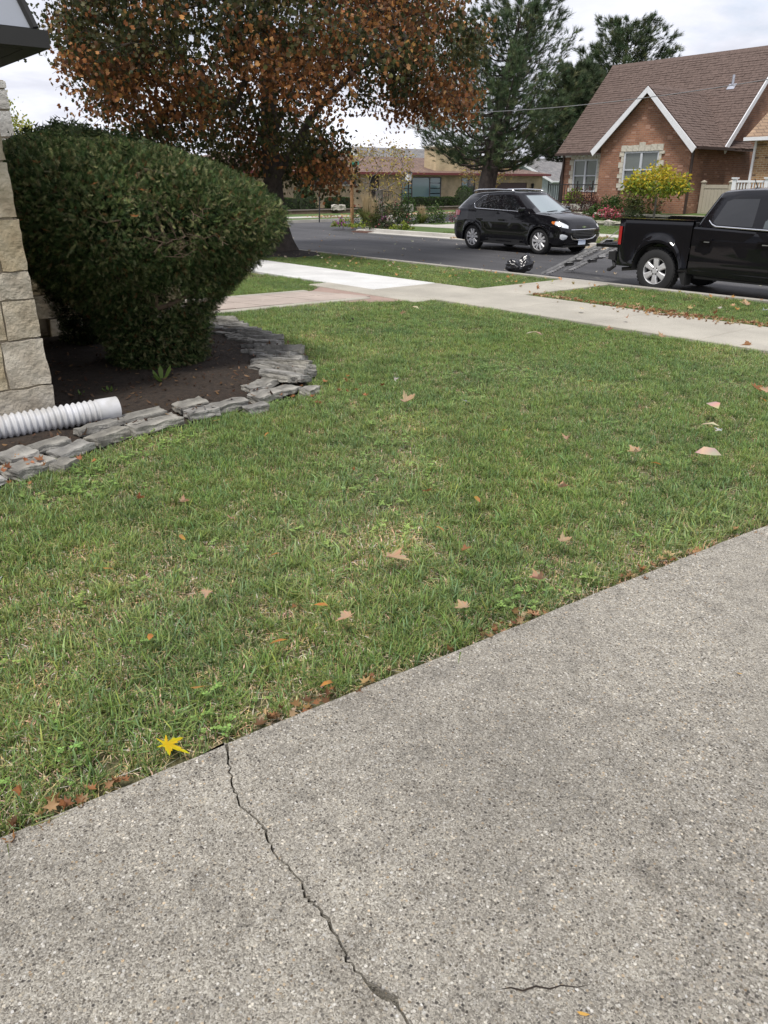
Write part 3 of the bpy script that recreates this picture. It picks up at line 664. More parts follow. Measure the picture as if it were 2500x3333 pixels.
def low_house(name, s0, s1, t0, t1, z0, ze, zr, wm, rm, label, ridge='t', trim=M_WTRIM):
    T = Thing(name, (s0 + s1) / 2, (t0 + t1) / 2, z0, label, 'house')
    m = MB()
    if ridge == 't':
        sm = (s0 + s1) / 2; m.prism_y([(s0, z0), (s1, z0), (s1, ze), (sm, zr - .15), (s0, ze)], t0, t1); T.part(m, 'wall', wm)
        k = (zr - ze) / ((s1 - s0) / 2); e = .4
        T.part(MB().prism_y([(s0 - e, ze - k * e), (sm, zr - .12), (s1 + e, ze - k * e), (s1 + e, ze - k * e + .12), (sm, zr), (s0 - e, ze - k * e + .12)], t0 - .4, t1 + .4), 'roof', rm)
        for y0, y1 in ((t0 - .46, t0 - .402), (t1 + .402, t1 + .46)):
            T.part(MB().prism_y([(s0 - e, ze - k * e - .1), (sm, zr - .25), (s1 + e, ze - k * e - .1), (s1 + e, ze - k * e + .11), (sm, zr - .01), (s0 - e, ze - k * e + .11)], y0, y1), 'bargeboard', trim)
        T.part(MB().b2(s1 + e + .003, s1 + e + .08, t0 - .4, t1 + .4, ze - k * e - .05, ze - k * e + .1), 'gutter', trim)
    else:
        tm = (t0 + t1) / 2; m.prism_x([(t0, z0), (t1, z0), (t1, ze), (tm, zr - .15), (t0, ze)], s0, s1); T.part(m, 'wall', wm)
        k = (zr - ze) / ((t1 - t0) / 2); e = .4
        T.part(MB().prism_x([(t0 - e, ze - k * e), (t1 + e, ze - k * e), (t1 + e, ze - k * e + .12), (tm, zr), (t0 - e, ze - k * e + .12)], s0 - .3, s1 + .3), 'roof', rm)
        T.part(MB().b2(s0 - .3, s1 + .3, t0 - e - .12, t0 - e - .003, ze - k * e, ze - k * e + .12), 'gutter', trim)
        T.part(MB().b2(s0 - .07, s0 + .01, t0 - .07, t0 - .003, z0, ze - .1).tube([(s0 - .03, t0 - .04, ze - .12), (s0 - .1, t0 - .3, ze - k * e + .05)], .045, 6), 'downspout', trim)
    return T
NH = low_house('neighbour_house', -15.1, -4.0, 31.0, 39, 0.3, 3.35, 6.0, M_TAN, M_SHTAN, 'tan and brown brick house with light brown roof next to the red brick house', 's')
for a_ in (-12.2, -8.6): house_window(NH, a_, a_ + 1.6, 1.3, 2.7, 30.965, None, M_WTRIM)
low_house('gabled_house', -70, -60, 50, 61, -0.3, 2.9, 5.0, mat('pale siding', (0.5, .5, .48), .7), M_SHGREY, 'grey roofed house with white gable boards behind the buff brick ranch house')
low_house('siding_house', -64, -54, 68, 84, -0.3, 2.0, 4.2, mat('blue grey siding', (0.36, .39, .42), .7), M_SHGREY, 'pale blue grey sided house beyond the dark pine trunk', 't')

# own house at the left edge: limestone corner, planter wall, mansard eave
M_ASHLAR = None
def m_ashlar(name, a, b, c):
    m, nt, bs, N, L = nodes(name); tc = N('ShaderNodeTexCoord'); oi = N('ShaderNodeObjectInfo')
    n = noise_n(N, L, tc, 5, 8, 0.6); r = ramp(N, L, n.outputs['Fac'], [(0.3, a), (0.5, b), (0.72, c)])
    hv = N('ShaderNodeHueSaturation'); L(r.outputs[0], hv.inputs['Color'])
    mr = N('ShaderNodeMapRange'); mr.inputs[3].default_value = 0.86; mr.inputs[4].default_value = 1.12; L(oi.outputs['Random'], mr.inputs[0]); L(mr.outputs[0], hv.inputs['Value'])
    wn = N('ShaderNodeTexWhiteNoise'); wn.noise_dimensions = '1D'; L(oi.outputs['Random'], wn.inputs['W'])
    mr2 = N('ShaderNodeMapRange'); mr2.inputs[3].default_value = 0.6; mr2.inputs[4].default_value = 1.2; L(wn.outputs['Value'], mr2.inputs[0]); L(mr2.outputs[0], hv.inputs['Saturation'])
    L(hv.outputs[0], bs.inputs['Base Color']); bs.inputs['Roughness'].default_value = 0.88
    n2 = noise_n(N, L, tc, 16, 9, 0.65); bump(N, L, bs, n2.outputs['Fac'], 0.03); return m
M_ASHLAR = m_ashlar('rock faced limestone', (0.31, 0.245, 0.155), (0.45, 0.375, 0.255), (0.55, 0.485, 0.365))
M_MORT = mat('mortar', (0.33, 0.28, 0.21), 0.95, 0.15, 6, 0.01)
M_STANDING = mat('slate blue metal roof', (0.32, 0.34, 0.38), 0.42, 0.05, 1, metal=0.2); M_DKTRIM = mat('dark bronze trim', (0.018, 0.017, 0.016), 0.5, 0.1)
def stone_house():
    T = Thing('stone_house', -12, -3, 0, 'limestone house corner with dark eave and metal roof beside the clipped yew', 'house')
    m = MB(); m.b2(-20, -5.558, -9, 1.522, -.15, 2.44); m.b2(-20, -9.495, 1.525, 2.755, -.15, 2.6)
    T.part(m, 'wall', M_MORT)
    r = random.Random(5)
    # courses on the face towards the drive (s = -5.6); slightly battered
    z = -0.1; row = 0
    while z < 2.40:
        h = r.choice((0.26, 0.33, 0.40, 0.18)); h = min(h, 2.42 - z)
        t = 1.53 + 0.05 * (1 - z / 2.4) ; first = True
        while t > (-2.0 if z < 2.4 else 0):
            L_ = r.uniform(0.22, 0.62) if not first else r.uniform(0.15, 0.5)
            first = False
            rough_block((0.12, L_ - 0.010, h - 0.010), row * 17 + int(t * 31), 0.011, 6).build_at('stone', M_ASHLAR, T.o, (-5.60 + .0 + T.off[0], t - L_ / 2 + T.off[1], z + h / 2)); t -= L_
        # return round the corner on the street face
        s_ = -5.70
        while s_ > -7.2:
            L_ = r.uniform(0.25, 0.6); rough_block((L_ - .012, .1, h - .012), row * 7 + int(s_ * 13), .014, 3).build_at('stone', M_ASHLAR, T.o, (s_ - L_ / 2 + T.off[0], 1.49 + T.off[1], z + h / 2)); s_ -= L_
        z += h; row += 1
    # far wing wall above the planter
    z = 1.5; row = 0
    while z < 2.58:
        h = min(r.choice((0.16, .2, .26)), 2.6 - z); t = 2.78
        while t > 1.5:
            L_ = r.uniform(.25, .6); rough_block((.1, L_ - .02, h - .02), 300 + row * 9 + int(t * 10), .01, 2).build_at('stone', M_ASHW, T.o, (-9.53 + T.off[0], t - L_ / 2 + T.off[1], z + h / 2)); t -= L_
        z += h; row += 1
    # planter wall with cap behind the yew
    pl = T.part(MB().b2(-13, -9.36, 2.76, 4.4, -.15, 1.40), 'planter', M_MORT)
    z = -.1; row = 0
    while z < 1.38:
        h = min(r.choice((.2, .27, .33)), 1.40 - z); t = 4.42
        while t > 2.8:
            L_ = r.uniform(.3, .75); rough_block((.1, L_ - .02, h - .02), 500 + row * 9 + int(t * 10), .012, 2).build_at('stone', M_ASHLAR, pl, (-9.34, t - L_ / 2, z + h / 2)); t -= L_
        z += h; row += 1
    for k in range(3): rough_block((.42, .58, .07), 700 + k, .006, 2).build_at('capstone', M_LIME, pl, (-9.36, 4.15 - k * .6, 1.44))
    # mansard eave and standing seam panels
    e0, e1 = -5.36, 1.78; ze = 2.45
    rf = T.part(MB().add([(-21, e1, ze), (e0, e1, ze), (e0, -10, ze), (-21, -10, ze), (-20.2, e1 - .55, ze + 1.9), (e0 - .55, e1 - .55, ze + 1.9), (e0 - .55, -9, ze + 1.9), (-20.2, -9, ze + 1.9)],
                     [(1, 0, 4, 5), (2, 1, 5, 6), (3, 2, 6, 7), (0, 3, 7, 4), (4, 7, 6, 5)]), 'roof', M_STANDING)
    for k in range(20):
        t = e1 - .40 - k * .42; MB().tube([(e0 + .008, t, ze + .0), (e0 - .545, min(t, e1 - .56), ze + 1.9)], .016, 5).build('seam', M_DKTRIM, rf)
    MB().tube([(e0 + .005, e1 + .005, ze), (e0 - .547, e1 - .547, ze + 1.9)], .026, 6).build('hip_cap', M_DKTRIM, rf)
    T.part(MB().b2(e0 - .06, e0 + .06, -10, e1 + .06, ze - .105, ze - .012).b2(-21, e0 - .065, e1 - .06, e1 + .06, ze - .105, ze - .012), 'gutter', M_DKTRIM)
    T.part(MB().b2(-20.5, e0 - .07, -9.9, e1 - .065, ze - .105, ze - .06), 'soffit', M_DKTRIM)
    T.part(MB().b2(e0 - .34, e0 - .18, -9.5, e1 - .20, ze - .20, ze - .107).b2(-20, e0 - .37, e1 - .36, e1 - .22, ze - .20, ze - .107), 'beam', M_DKTRIM)
M_ASHW = m_ashlar('pale limestone', (0.42, 0.39, 0.33), (0.52, 0.49, 0.43), (0.62, 0.60, 0.55))
stone_house()

# fence, porch rail, iron railing
M_VINYL = mat('beige vinyl', (0.46, 0.42, 0.35), 0.45, 0.05)
def fence():
    T = Thing('vinyl_fence', -17.2, 32.4, 0.4, 'beige solid vinyl fence between the two brick houses', 'fence')
    def post(s_, t_):
        p = T.part(MB().b2(s_ - .065, s_ + .065, t_ - .065, t_ + .065, .35, 1.66), 'post', M_VINYL)
        MB().add([(s_ - .09, t_ - .09, 1.662), (s_ + .09, t_ - .09, 1.662), (s_ + .09, t_ + .09, 1.662), (s_ - .09, t_ + .09, 1.662), (s_ - .09, t_ - .09, 1.70), (s_ + .09, t_ - .09, 1.70), (s_ + .09, t_ + .09, 1.70), (s_ - .09, t_ + .09, 1.70), (s_, t_, 1.76)],
                 [(3, 2, 1, 0), (0, 1, 5, 4), (1, 2, 6, 5), (2, 3, 7, 6), (3, 0, 4, 7), (4, 5, 8), (5, 6, 8), (6, 7, 8), (7, 4, 8)]).build('post_cap', M_VINYL, p)
    post(-17.75, 32.4); post(-16.55, 32.4); post(-16.55, 34.2); post(-16.55, 36)
    n = 7
    for k in range(n):
        a = lerp(-17.68, -16.62, k / n); T.part(MB().b2(a + .004, a + 1.06 / n - .004, 32.385, 32.415, .5, 1.43), 'board', M_VINYL)
    T.part(MB().b2(-17.68, -16.62, 32.37, 32.43, 1.44, 1.58), 'rail', M_VINYL); T.part(MB().b2(-17.68, -16.62, 32.37, 32.43, .4, .49), 'rail', M_VINYL)
    for q in range(2):
        t0 = 32.47 + q * 1.8
        for k in range(10): T.part(MB().b2(-16.565, -16.535, t0 + k * .166 + .004, t0 + k * .166 + .162, .5, 1.43), 'board', M_VINYL)
        T.part(MB().b2(-16.58, -16.52, t0, t0 + 1.66, 1.44, 1.58), 'rail', M_VINYL); T.part(MB().b2(-16.58, -16.52, t0, t0 + 1.66, .4, .49), 'rail', M_VINYL)
fence()
def porch_rail():
    T = Thing('porch_railing', -14.2, 29.6, 0.4, 'white porch railing with square posts in front of the tan brick house', 'railing')
    T.part(MB().b2(-15.05, -12.5, 29.35, 30.98, .25, 1.0), 'porch_base', M_TAN)
    for s_ in (-14.95, -13.75, -12.6):
        p = T.part(MB().b2(s_ - .07, s_ + .07, 29.43, 29.57, 1.003, 1.78), 'post', M_WTRIM); MB().b2(s_ - .10, s_ + .10, 29.4, 29.6, 1.783, 1.83).build('post_cap', M_WTRIM, p)
    for a, b in ((-14.87, -13.83), (-13.67, -12.68)):
        T.part(MB().b2(a, b, 29.46, 29.54, 1.66, 1.73), 'rail', M_WTRIM); T.part(MB().b2(a, b, 29.46, 29.54, 1.08, 1.14), 'rail', M_WTRIM)
        for k in range(9): T.part(MB().b2(a + .06 + k * .11, a + .10 + k * .11, 29.48, 29.52, 1.142, 1.658), 'baluster', M_WTRIM)
porch_rail()
def iron_rail():
    T = Thing('iron_railing', -24.6, 32.6, 0.4, 'black iron railing round the stoop of the red brick house', 'railing')
    T.part(MB().b2(-26.0, -22.8, 32.4, 33.85, .2, .72), 'stoop', M_FARW)
    for a, b in (((-26.0, 32.5), (-22.95, 32.5)), ((-26.0, 32.5), (-26.0, 33.8))):
        l = math.hypot(b[0] - a[0], b[1] - a[1]); n = int(l / .14)
        T.part(MB().tube([(*a, 1.58), (*b, 1.58)], .022, 6), 'top_rail', M_IRON); T.part(MB().tube([(*a, .85), (*b, .85)], .018, 6), 'bottom_rail', M_IRON)
        for k in range(n + 1):
            x, y = lerp(a[0], b[0], k / n), lerp(a[1], b[1], k / n); big = k % 6 == 0
            T.part(MB().tube([(x, y, .72), (x, y, 1.75 if big else 1.58)], .028 if big else .011, 5), 'post' if big else 'baluster', M_IRON)
iron_rail()
# ---------------------------------------------------------------- plants
def unit(v): return v / np.maximum(np.linalg.norm(v, axis=-1, keepdims=True), 1e-9)
def frames(d, up=None):
    """rows of orthonormal frames with first axis d"""
    d = unit(d); a = NP.normal(size=d.shape) if up is None else up
    b = unit(np.cross(d, a)); c = np.cross(d, b) ; return d, b, c
def cards(pos, ax, side, nrm, tmpl, tris, size):
    """instance a flat template (k,3: along, across, out) at every pos; returns V, F"""
    n, k = len(pos), len(tmpl); T = np.asarray(tmpl, float); s = np.asarray(size).reshape(-1, 1, 1)
    V = pos[:, None, :] + s * (T[None, :, 0:1] * ax[:, None, :] + T[None, :, 1:2] * side[:, None, :] + T[None, :, 2:3] * nrm[:, None, :])
    F = (np.asarray(tris)[None] + (np.arange(n) * k)[:, None, None]).reshape(-1, np.asarray(tris).shape[1])
    return V.reshape(-1, 3), F
MAPLE = [(0, 0, 0), (.28, .16, .03), (.22, .52, -.05), (.48, .30, .02), (.62, .50, -.04), (.66, .20, .03), (1.0, 0, -.10), (.66, -.20, .03), (.62, -.50, -.04), (.48, -.30, .02), (.22, -.52, -.05), (.28, -.16, .03), (.45, 0, .07)]
MAPLE_T = [(12, i, i + 1) for i in range(0, 11)] + [(12, 11, 0)]
MAPLE8 = [(0, 0, 0), (.22, .50, -.05), (.46, .26, .02), (.68, .44, -.04), (1.0, 0, -.10), (.68, -.44, -.04), (.46, -.26, .02), (.22, -.50, -.05), (.42, 0, .07)]
MAPLE8_T = [(8, i, i + 1) for i in range(7)] + [(8, 7, 0)]
OVAL = [(0, 0, 0), (.3, .22, .05), (.7, .20, .02), (1, 0, -.08), (.7, -.20, .02), (.3, -.22, .05)]
OVAL_T = [(0, 1, 5), (1, 2, 5), (2, 4, 5), (2, 3, 4)]
SMALL = [(0, 0, 0), (.5, .24, .04), (1, 0, -.05), (.5, -.24, .04)]; SMALL_T = [(0, 1, 3), (1, 2, 3)]
def pal(cols, wts, n, jit=0.18, r=NP):
    c = np.asarray(cols)[r.choice(len(cols), n, p=np.asarray(wts) / np.sum(wts))]
    return np.clip(c * (1 + r.normal(0, jit, (n, 1))) * (1 + r.normal(0, jit * .3, (n, 3))), 0.002, 1)
def grow(nodes0, targets, rr, sag=0.1, step=0.6, tip=0.006, expo=2.2, zpen=0.6):
    """join targets to a growing skeleton; nodes0 = [(pos, parent)]. returns pos, parent, radius"""
    pos = [np.array(p, float) for p, _ in nodes0]; par = [q for _, q in nodes0]
    c0 = np.array(pos[-1]); order = np.argsort(np.linalg.norm(targets - c0, axis=1)); ends = []
    for i in order:
        t = targets[i]; A = np.array(pos); d = t - A; L = np.linalg.norm(d, axis=1) + zpen * np.maximum(0, -d[:, 2])
        j = int(np.argmin(L)); a = A[j]; ll = np.linalg.norm(t - a); n = max(1, int(ll / step)); prev = j
        off = rr.normal(0, 0.10 * ll, 3)
        for k in range(1, n + 1):
            q = k / n; p = a + (t - a) * q + off * math.sin(math.pi * q) * .8; p[2] += sag * ll * math.sin(math.pi * q)
            pos.append(p); par.append(prev); prev = len(pos) - 1
        ends.append(prev)
    w = np.zeros(len(pos)); 
    for e in ends: w[e] += 1
    for i in range(len(pos) - 1, 0, -1):
        if par[i] is not None and par[i] >= 0: w[par[i]] += w[i]
    return np.array(pos), par, tip * np.maximum(w, 1) ** (1 / expo), np.array(ends)
def limbs(pos, par, rad, m, parent, name='branches', n=5, rmin=0.0, scale_root=None):
    mb = MB()
    for i in range(len(pos)):
        j = par[i]
        if j is None or j < 0 or rad[i] < rmin: continue
        mb.tube([pos[j], pos[i]], [min(rad[j], rad[i] * 1.6), rad[i]], n if rad[i] < .06 else 8, cap=False)
    o = mb.build(name, m, parent, True); return o
M_BARK = mat('grey brown bark', (0.050, 0.040, 0.034), 0.95, 0.35, 6, 0.04, 18); M_PBARK = mat('pine bark', (0.085, 0.068, 0.060), 0.95, 0.35, 5, 0.06, 14)
M_LBARK = mat('pale grey bark', (0.16, 0.145, 0.13), 0.9, 0.3, 6, 0.02, 20)
M_LEAF = leafmat('broad leaves', 0.40, 0.5); M_NEEDLE = leafmat('needles', 0.15, 0.5, spec=0.12); M_PETAL = leafmat('petals', 0.3, 0.6)

# ---- turf: clumps of blades instanced over points
def clump(name, n, rad, h0, h1, w, dry, seed, lean=0.5, broad=False):
    r = np.random.default_rng(seed); V = []; F = []; C = []
    for i in range(n):
        a = r.uniform(0, 2 * math.pi); q = rad * math.sqrt(r.uniform()); b = np.array((q * math.cos(a), q * math.sin(a), -0.008))
        h = r.uniform(h0, h1); ld = r.uniform(0, 2 * math.pi); le = h * lean * abs(r.normal(0.55, 0.5)); d = np.array((math.cos(ld), math.sin(ld), 0)); sd = np.array((-d[1], d[0], 0)) * w * r.uniform(.6, 1.25)
        isd = r.uniform() < dry
        if isd: le *= 1.9; h *= .6
        c0 = np.array((0.036, 0.058, 0.015)) if not isd else np.array((0.22, 0.175, 0.09)); c1 = np.array((0.182, 0.270, 0.080)) if not isd else np.array((0.62, 0.53, 0.30))  # roots start dark: shade between the blades is in the colour
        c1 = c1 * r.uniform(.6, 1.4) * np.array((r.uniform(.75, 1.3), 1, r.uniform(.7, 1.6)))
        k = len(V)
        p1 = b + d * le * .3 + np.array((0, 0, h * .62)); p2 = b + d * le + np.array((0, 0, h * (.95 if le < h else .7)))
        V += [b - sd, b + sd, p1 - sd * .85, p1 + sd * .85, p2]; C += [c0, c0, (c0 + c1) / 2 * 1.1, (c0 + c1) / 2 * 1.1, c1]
        F += [(k, k + 1, k + 3), (k, k + 3, k + 2), (k + 2, k + 3, k + 4)]
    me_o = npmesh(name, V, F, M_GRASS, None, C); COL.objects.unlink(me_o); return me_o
def clover(name, n, rad, seed):
    r = np.random.default_rng(seed); V = []; F = []; C = []
    for i in range(n):
        a = r.uniform(0, 6.28); q = rad * math.sqrt(r.uniform()); c = np.array((q * math.cos(a), q * math.sin(a), r.uniform(.03, .055)))
        for l in range(3):
            an = l * 2.09 + a; d = np.array((math.cos(an), math.sin(an), r.uniform(-.1, .3))); sd = np.array((-math.sin(an), math.cos(an), 0)); s = r.uniform(.009, .015); k = len(V)
            V += [c, c + (d * .6 + sd * .5) * s, c + d * s * 1.1, c + (d * .6 - sd * .5) * s]; col = np.array((0.155, 0.25, 0.065)) * r.uniform(.8, 1.4); C += [col * .8, col, col, col]
            F += [(k, k + 1, k + 2), (k, k + 2, k + 3)]
    o = npmesh(name, V, F, M_GRASS, None, C); COL.objects.unlink(o); return o
M_GRASS = leafmat('grass blades', 0.30, 0.45, inst=True)
GC = bpy.data.collections.new('turf_clumps')
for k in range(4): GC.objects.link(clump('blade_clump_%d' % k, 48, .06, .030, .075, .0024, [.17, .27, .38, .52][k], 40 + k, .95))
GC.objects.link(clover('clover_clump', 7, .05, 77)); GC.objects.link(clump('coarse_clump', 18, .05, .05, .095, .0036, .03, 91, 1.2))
def pip(P, poly):
    x, y = P[:, 0], P[:, 1]; inside = np.zeros(len(P), bool); n = len(poly); j = n - 1
    for i in range(n):
        xi, yi = poly[i]; xj, yj = poly[j]
        inside ^= ((yi > y) != (yj > y)) & (x < (xj - xi) * (y - yi) / (yj - yi + 1e-12) + xi); j = i
    return inside
def vnoise(P, f, seed):
    return np.array([noise.noise((p[0] * f + seed, p[1] * f - seed, seed * .37)) for p in P])
def turf(name, pts, label=None):
    """pts (n,3) in street axes -> GN instanced turf"""
    n = len(pts); me = bpy.data.meshes.new(name); me.vertices.add(n); me.vertices.foreach_set('co', np.asarray(pts, np.float32).ravel())
    d1 = vnoise(pts, .55, 3.1); d2 = vnoise(pts, 1.9, 8.3); d3 = vnoise(pts, .9, 15.7)
    dry = d1 * .45 + d2 * .55 + NP.normal(0, .33, n)
    idx = np.clip(np.digitize(dry, (-.12, .22, .55)), 0, 3)
    cl = (d3 + d2 * .35 + NP.normal(0, .22, n)) > .48; idx[cl & (NP.uniform(size=n) < .38)] = 4; idx[NP.uniform(size=n) < .05] = 5
    sc = NP.uniform(.6, 1.1, n) * (1 + .25 * d1)
    tint = (1.30 + .28 * d2 + NP.normal(0, .16, n))[:, None] * np.c_[1.03 + .18 * dry, 1 + .0 * dry, 1 + .15 * d3]
    pale = np.clip((d1 - .1) * 1.2, 0, .35)[:, None]; tint = tint * (1 + pale * np.array((.55, .35, .75)))
    for nm, tp, arr in (('idx', 'INT', idx), ('scl', 'FLOAT', sc), ('yaw', 'FLOAT', NP.uniform(0, 6.28, n))):
        a = me.attributes.new(nm, tp, 'POINT'); a.data.foreach_set('value', arr.astype(np.int32 if tp == 'INT' else np.float32))
    a = me.attributes.new('tint', 'FLOAT_COLOR', 'POINT'); a.data.foreach_set('color', np.c_[np.clip(tint, .3, 2.4), np.ones(n)].astype(np.float32).ravel())
    me.update(); o = bpy.data.objects.new(name, me); put(o); o.rotation_euler = (0, 0, ROT); me.materials.append(M_GRASS)
    ng = bpy.data.node_groups.get('turf_nodes')
    if ng is None:
        ng = bpy.data.node_groups.new('turf_nodes', 'GeometryNodeTree'); ng.interface.new_socket('Geometry', in_out='INPUT', socket_type='NodeSocketGeometry'); ng.interface.new_socket('Geometry', in_out='OUTPUT', socket_type='NodeSocketGeometry')
        N = ng.nodes.new; L = ng.links.new; gi = N('NodeGroupInput'); go = N('NodeGroupOutput'); ip = N('GeometryNodeInstanceOnPoints'); ci = N('GeometryNodeCollectionInfo')
        ci.inputs['Collection'].default_value = GC; ci.inputs['Separate Children'].default_value = True; ci.inputs['Reset Children'].default_value = True
        def attr(nm, tp): a = N('GeometryNodeInputNamedAttribute'); a.data_type = tp; a.inputs['Name'].default_value = nm; return a.outputs['Attribute']
        L(gi.outputs[0], ip.inputs['Points']); L(ci.outputs[0], ip.inputs['Instance']); ip.inputs['Pick Instance'].default_value = True
        L(attr('idx', 'INT'), ip.inputs['Instance Index']); L(attr('scl', 'FLOAT'), ip.inputs['Scale'])
        cx = N('ShaderNodeCombineXYZ'); L(attr('yaw', 'FLOAT'), cx.inputs[2]); er = N('FunctionNodeEulerToRotation'); L(cx.outputs[0], er.inputs[0]); L(er.outputs[0], ip.inputs['Rotation'])
        L(ip.outputs[0], go.inputs[0])
    md = o.modifiers.new('turf', 'NODES'); md.node_group = ng
    tag(o, label, 'grass' if label else None, kind='stuff'); return o
# planting bed outline (street axes): outer edge of the stone border and the house
BED_OUT = [(-4.50, 0.8), (-4.62, 1.1), (-4.78, 1.40), (-4.95, 1.90), (-5.02, 2.3), (-5.06, 2.75), (-5.12, 3.18), (-5.25, 3.52), (-5.80, 3.98), (-6.45, 4.34), (-7.2, 4.56), (-8.1, 4.70), (-9.0, 4.76)]
BED = [(-4.45, -9)] + BED_OUT + [(-9.3, 4.8), (-9.3, -9)]
WALKP = [(-11.25, 1.5), (-9.74, 1.5), (-9.72, 7.3), (-9.0, 8.6), (-12.0, 8.6), (-11.2, 7.7)]
def scatter(s0, s1, t0, t1, dens):
    n = int((s1 - s0) * (t1 - t0) * dens); return np.c_[NP.uniform(s0, s1, n), NP.uniform(t0, t1, n)]
P = np.r_[scatter(-6, -1.1, -.6, 4.5, 560), scatter(-13.5, -1.2, 4.5, 8.6, 420), scatter(-9, -6, 2, 4.5, 300), scatter(-30, -13.5, 3, 8.6, 90)]
es = np.array([edge_s(t) for t in P[:, 1]]); gap = .045 + .03 * vnoise(P * np.array((0, 1)), 1.7, 4) + .02 * vnoise(P * np.array((0, 1)), 6, 2)
P = P[(P[:, 0] < es - gap) & ~pip(P, BED) & ~pip(P, WALKP) & (P[:, 1] < 8.6 - .02)]
turf('grass', np.c_[P, [hz(*p) - .043 for p in P]], 'short green lawn grass with straw blades between driveway, sidewalk and planting bed')
P = np.r_[scatter(-21, -2.5, 10.16, 12.60, 300), scatter(-45, -21, 10.16, 12.6, 80)]
P = P[~((P[:, 0] > -9.55) & (P[:, 0] < -8.45))]; P = P[(P[:, 1] > 10.17 + .05 * np.abs(vnoise(P, 2, 5)))]
mx, my = -18.24, 11.6; P = P[np.hypot(P[:, 0] - mx, (P[:, 1] - my) * 1.2) > 1.15 + .25 * vnoise(P, 2.3, 9)]
turf('grass', np.c_[P, [hz(*p) - .048 for p in P]], 'short green grass on the strip between sidewalk and kerb')
P = np.r_[scatter(-27, -8, FT + .18, 23.95, 110), scatter(-24.5, -8, 25.45, 28, 60)]
P = P[~((P[:, 0] < -22.3) & (P[:, 1] < 24))]
turf('grass', np.c_[P, [(-.118 if p[1] < 25 else yz(*p) - .01) for p in P]], 'clipped green lawn in front of the red brick house')

# ---- planting bed and its big clipped yew
bedp = BED_OUT + [(-9.36, 4.78), (-9.36, 2.7), (-5.5, 1.2), (-5.5, -3), (-4.5, -3)]
bm = bmesh.new()
for i in range(46):
    pass
def bed_sheet():
    g = []
    for i in range(60):
        row = []
        for j in range(80):
            s_, t_ = lerp(-9.4, -4.4, i / 59), lerp(-2, 4.85, j / 79); row.append((s_, t_))
        g.append(row)
    pts = np.array(g).reshape(-1, 2); ins = pip(pts, BED).reshape(60, 80)
    # signed falloff to the border by neighbour counting
    from_edge = np.zeros((60, 80)); cur = ins.copy()
    for k in range(6):
        from_edge += cur; c2 = cur.copy(); c2[1:] &= cur[:-1]; c2[:-1] &= cur[1:]; c2[:, 1:] &= cur[:, :-1]; c2[:, :-1] &= cur[:, 1:]; cur = c2
    P = [[(g[i][j][0], g[i][j][1], (-.075 if from_edge[i, j] == 0 else -.045 + .016 * from_edge[i, j]) + .018 * noise.noise((g[i][j][0] * 4, g[i][j][1] * 4, 1)) + .012 * noise.noise((g[i][j][0] * 13, g[i][j][1] * 13, 4))) for j in range(80)] for i in range(60)]
    return P
struct('planting_bed', MB().grid(bed_sheet()), M_MULCH, True)

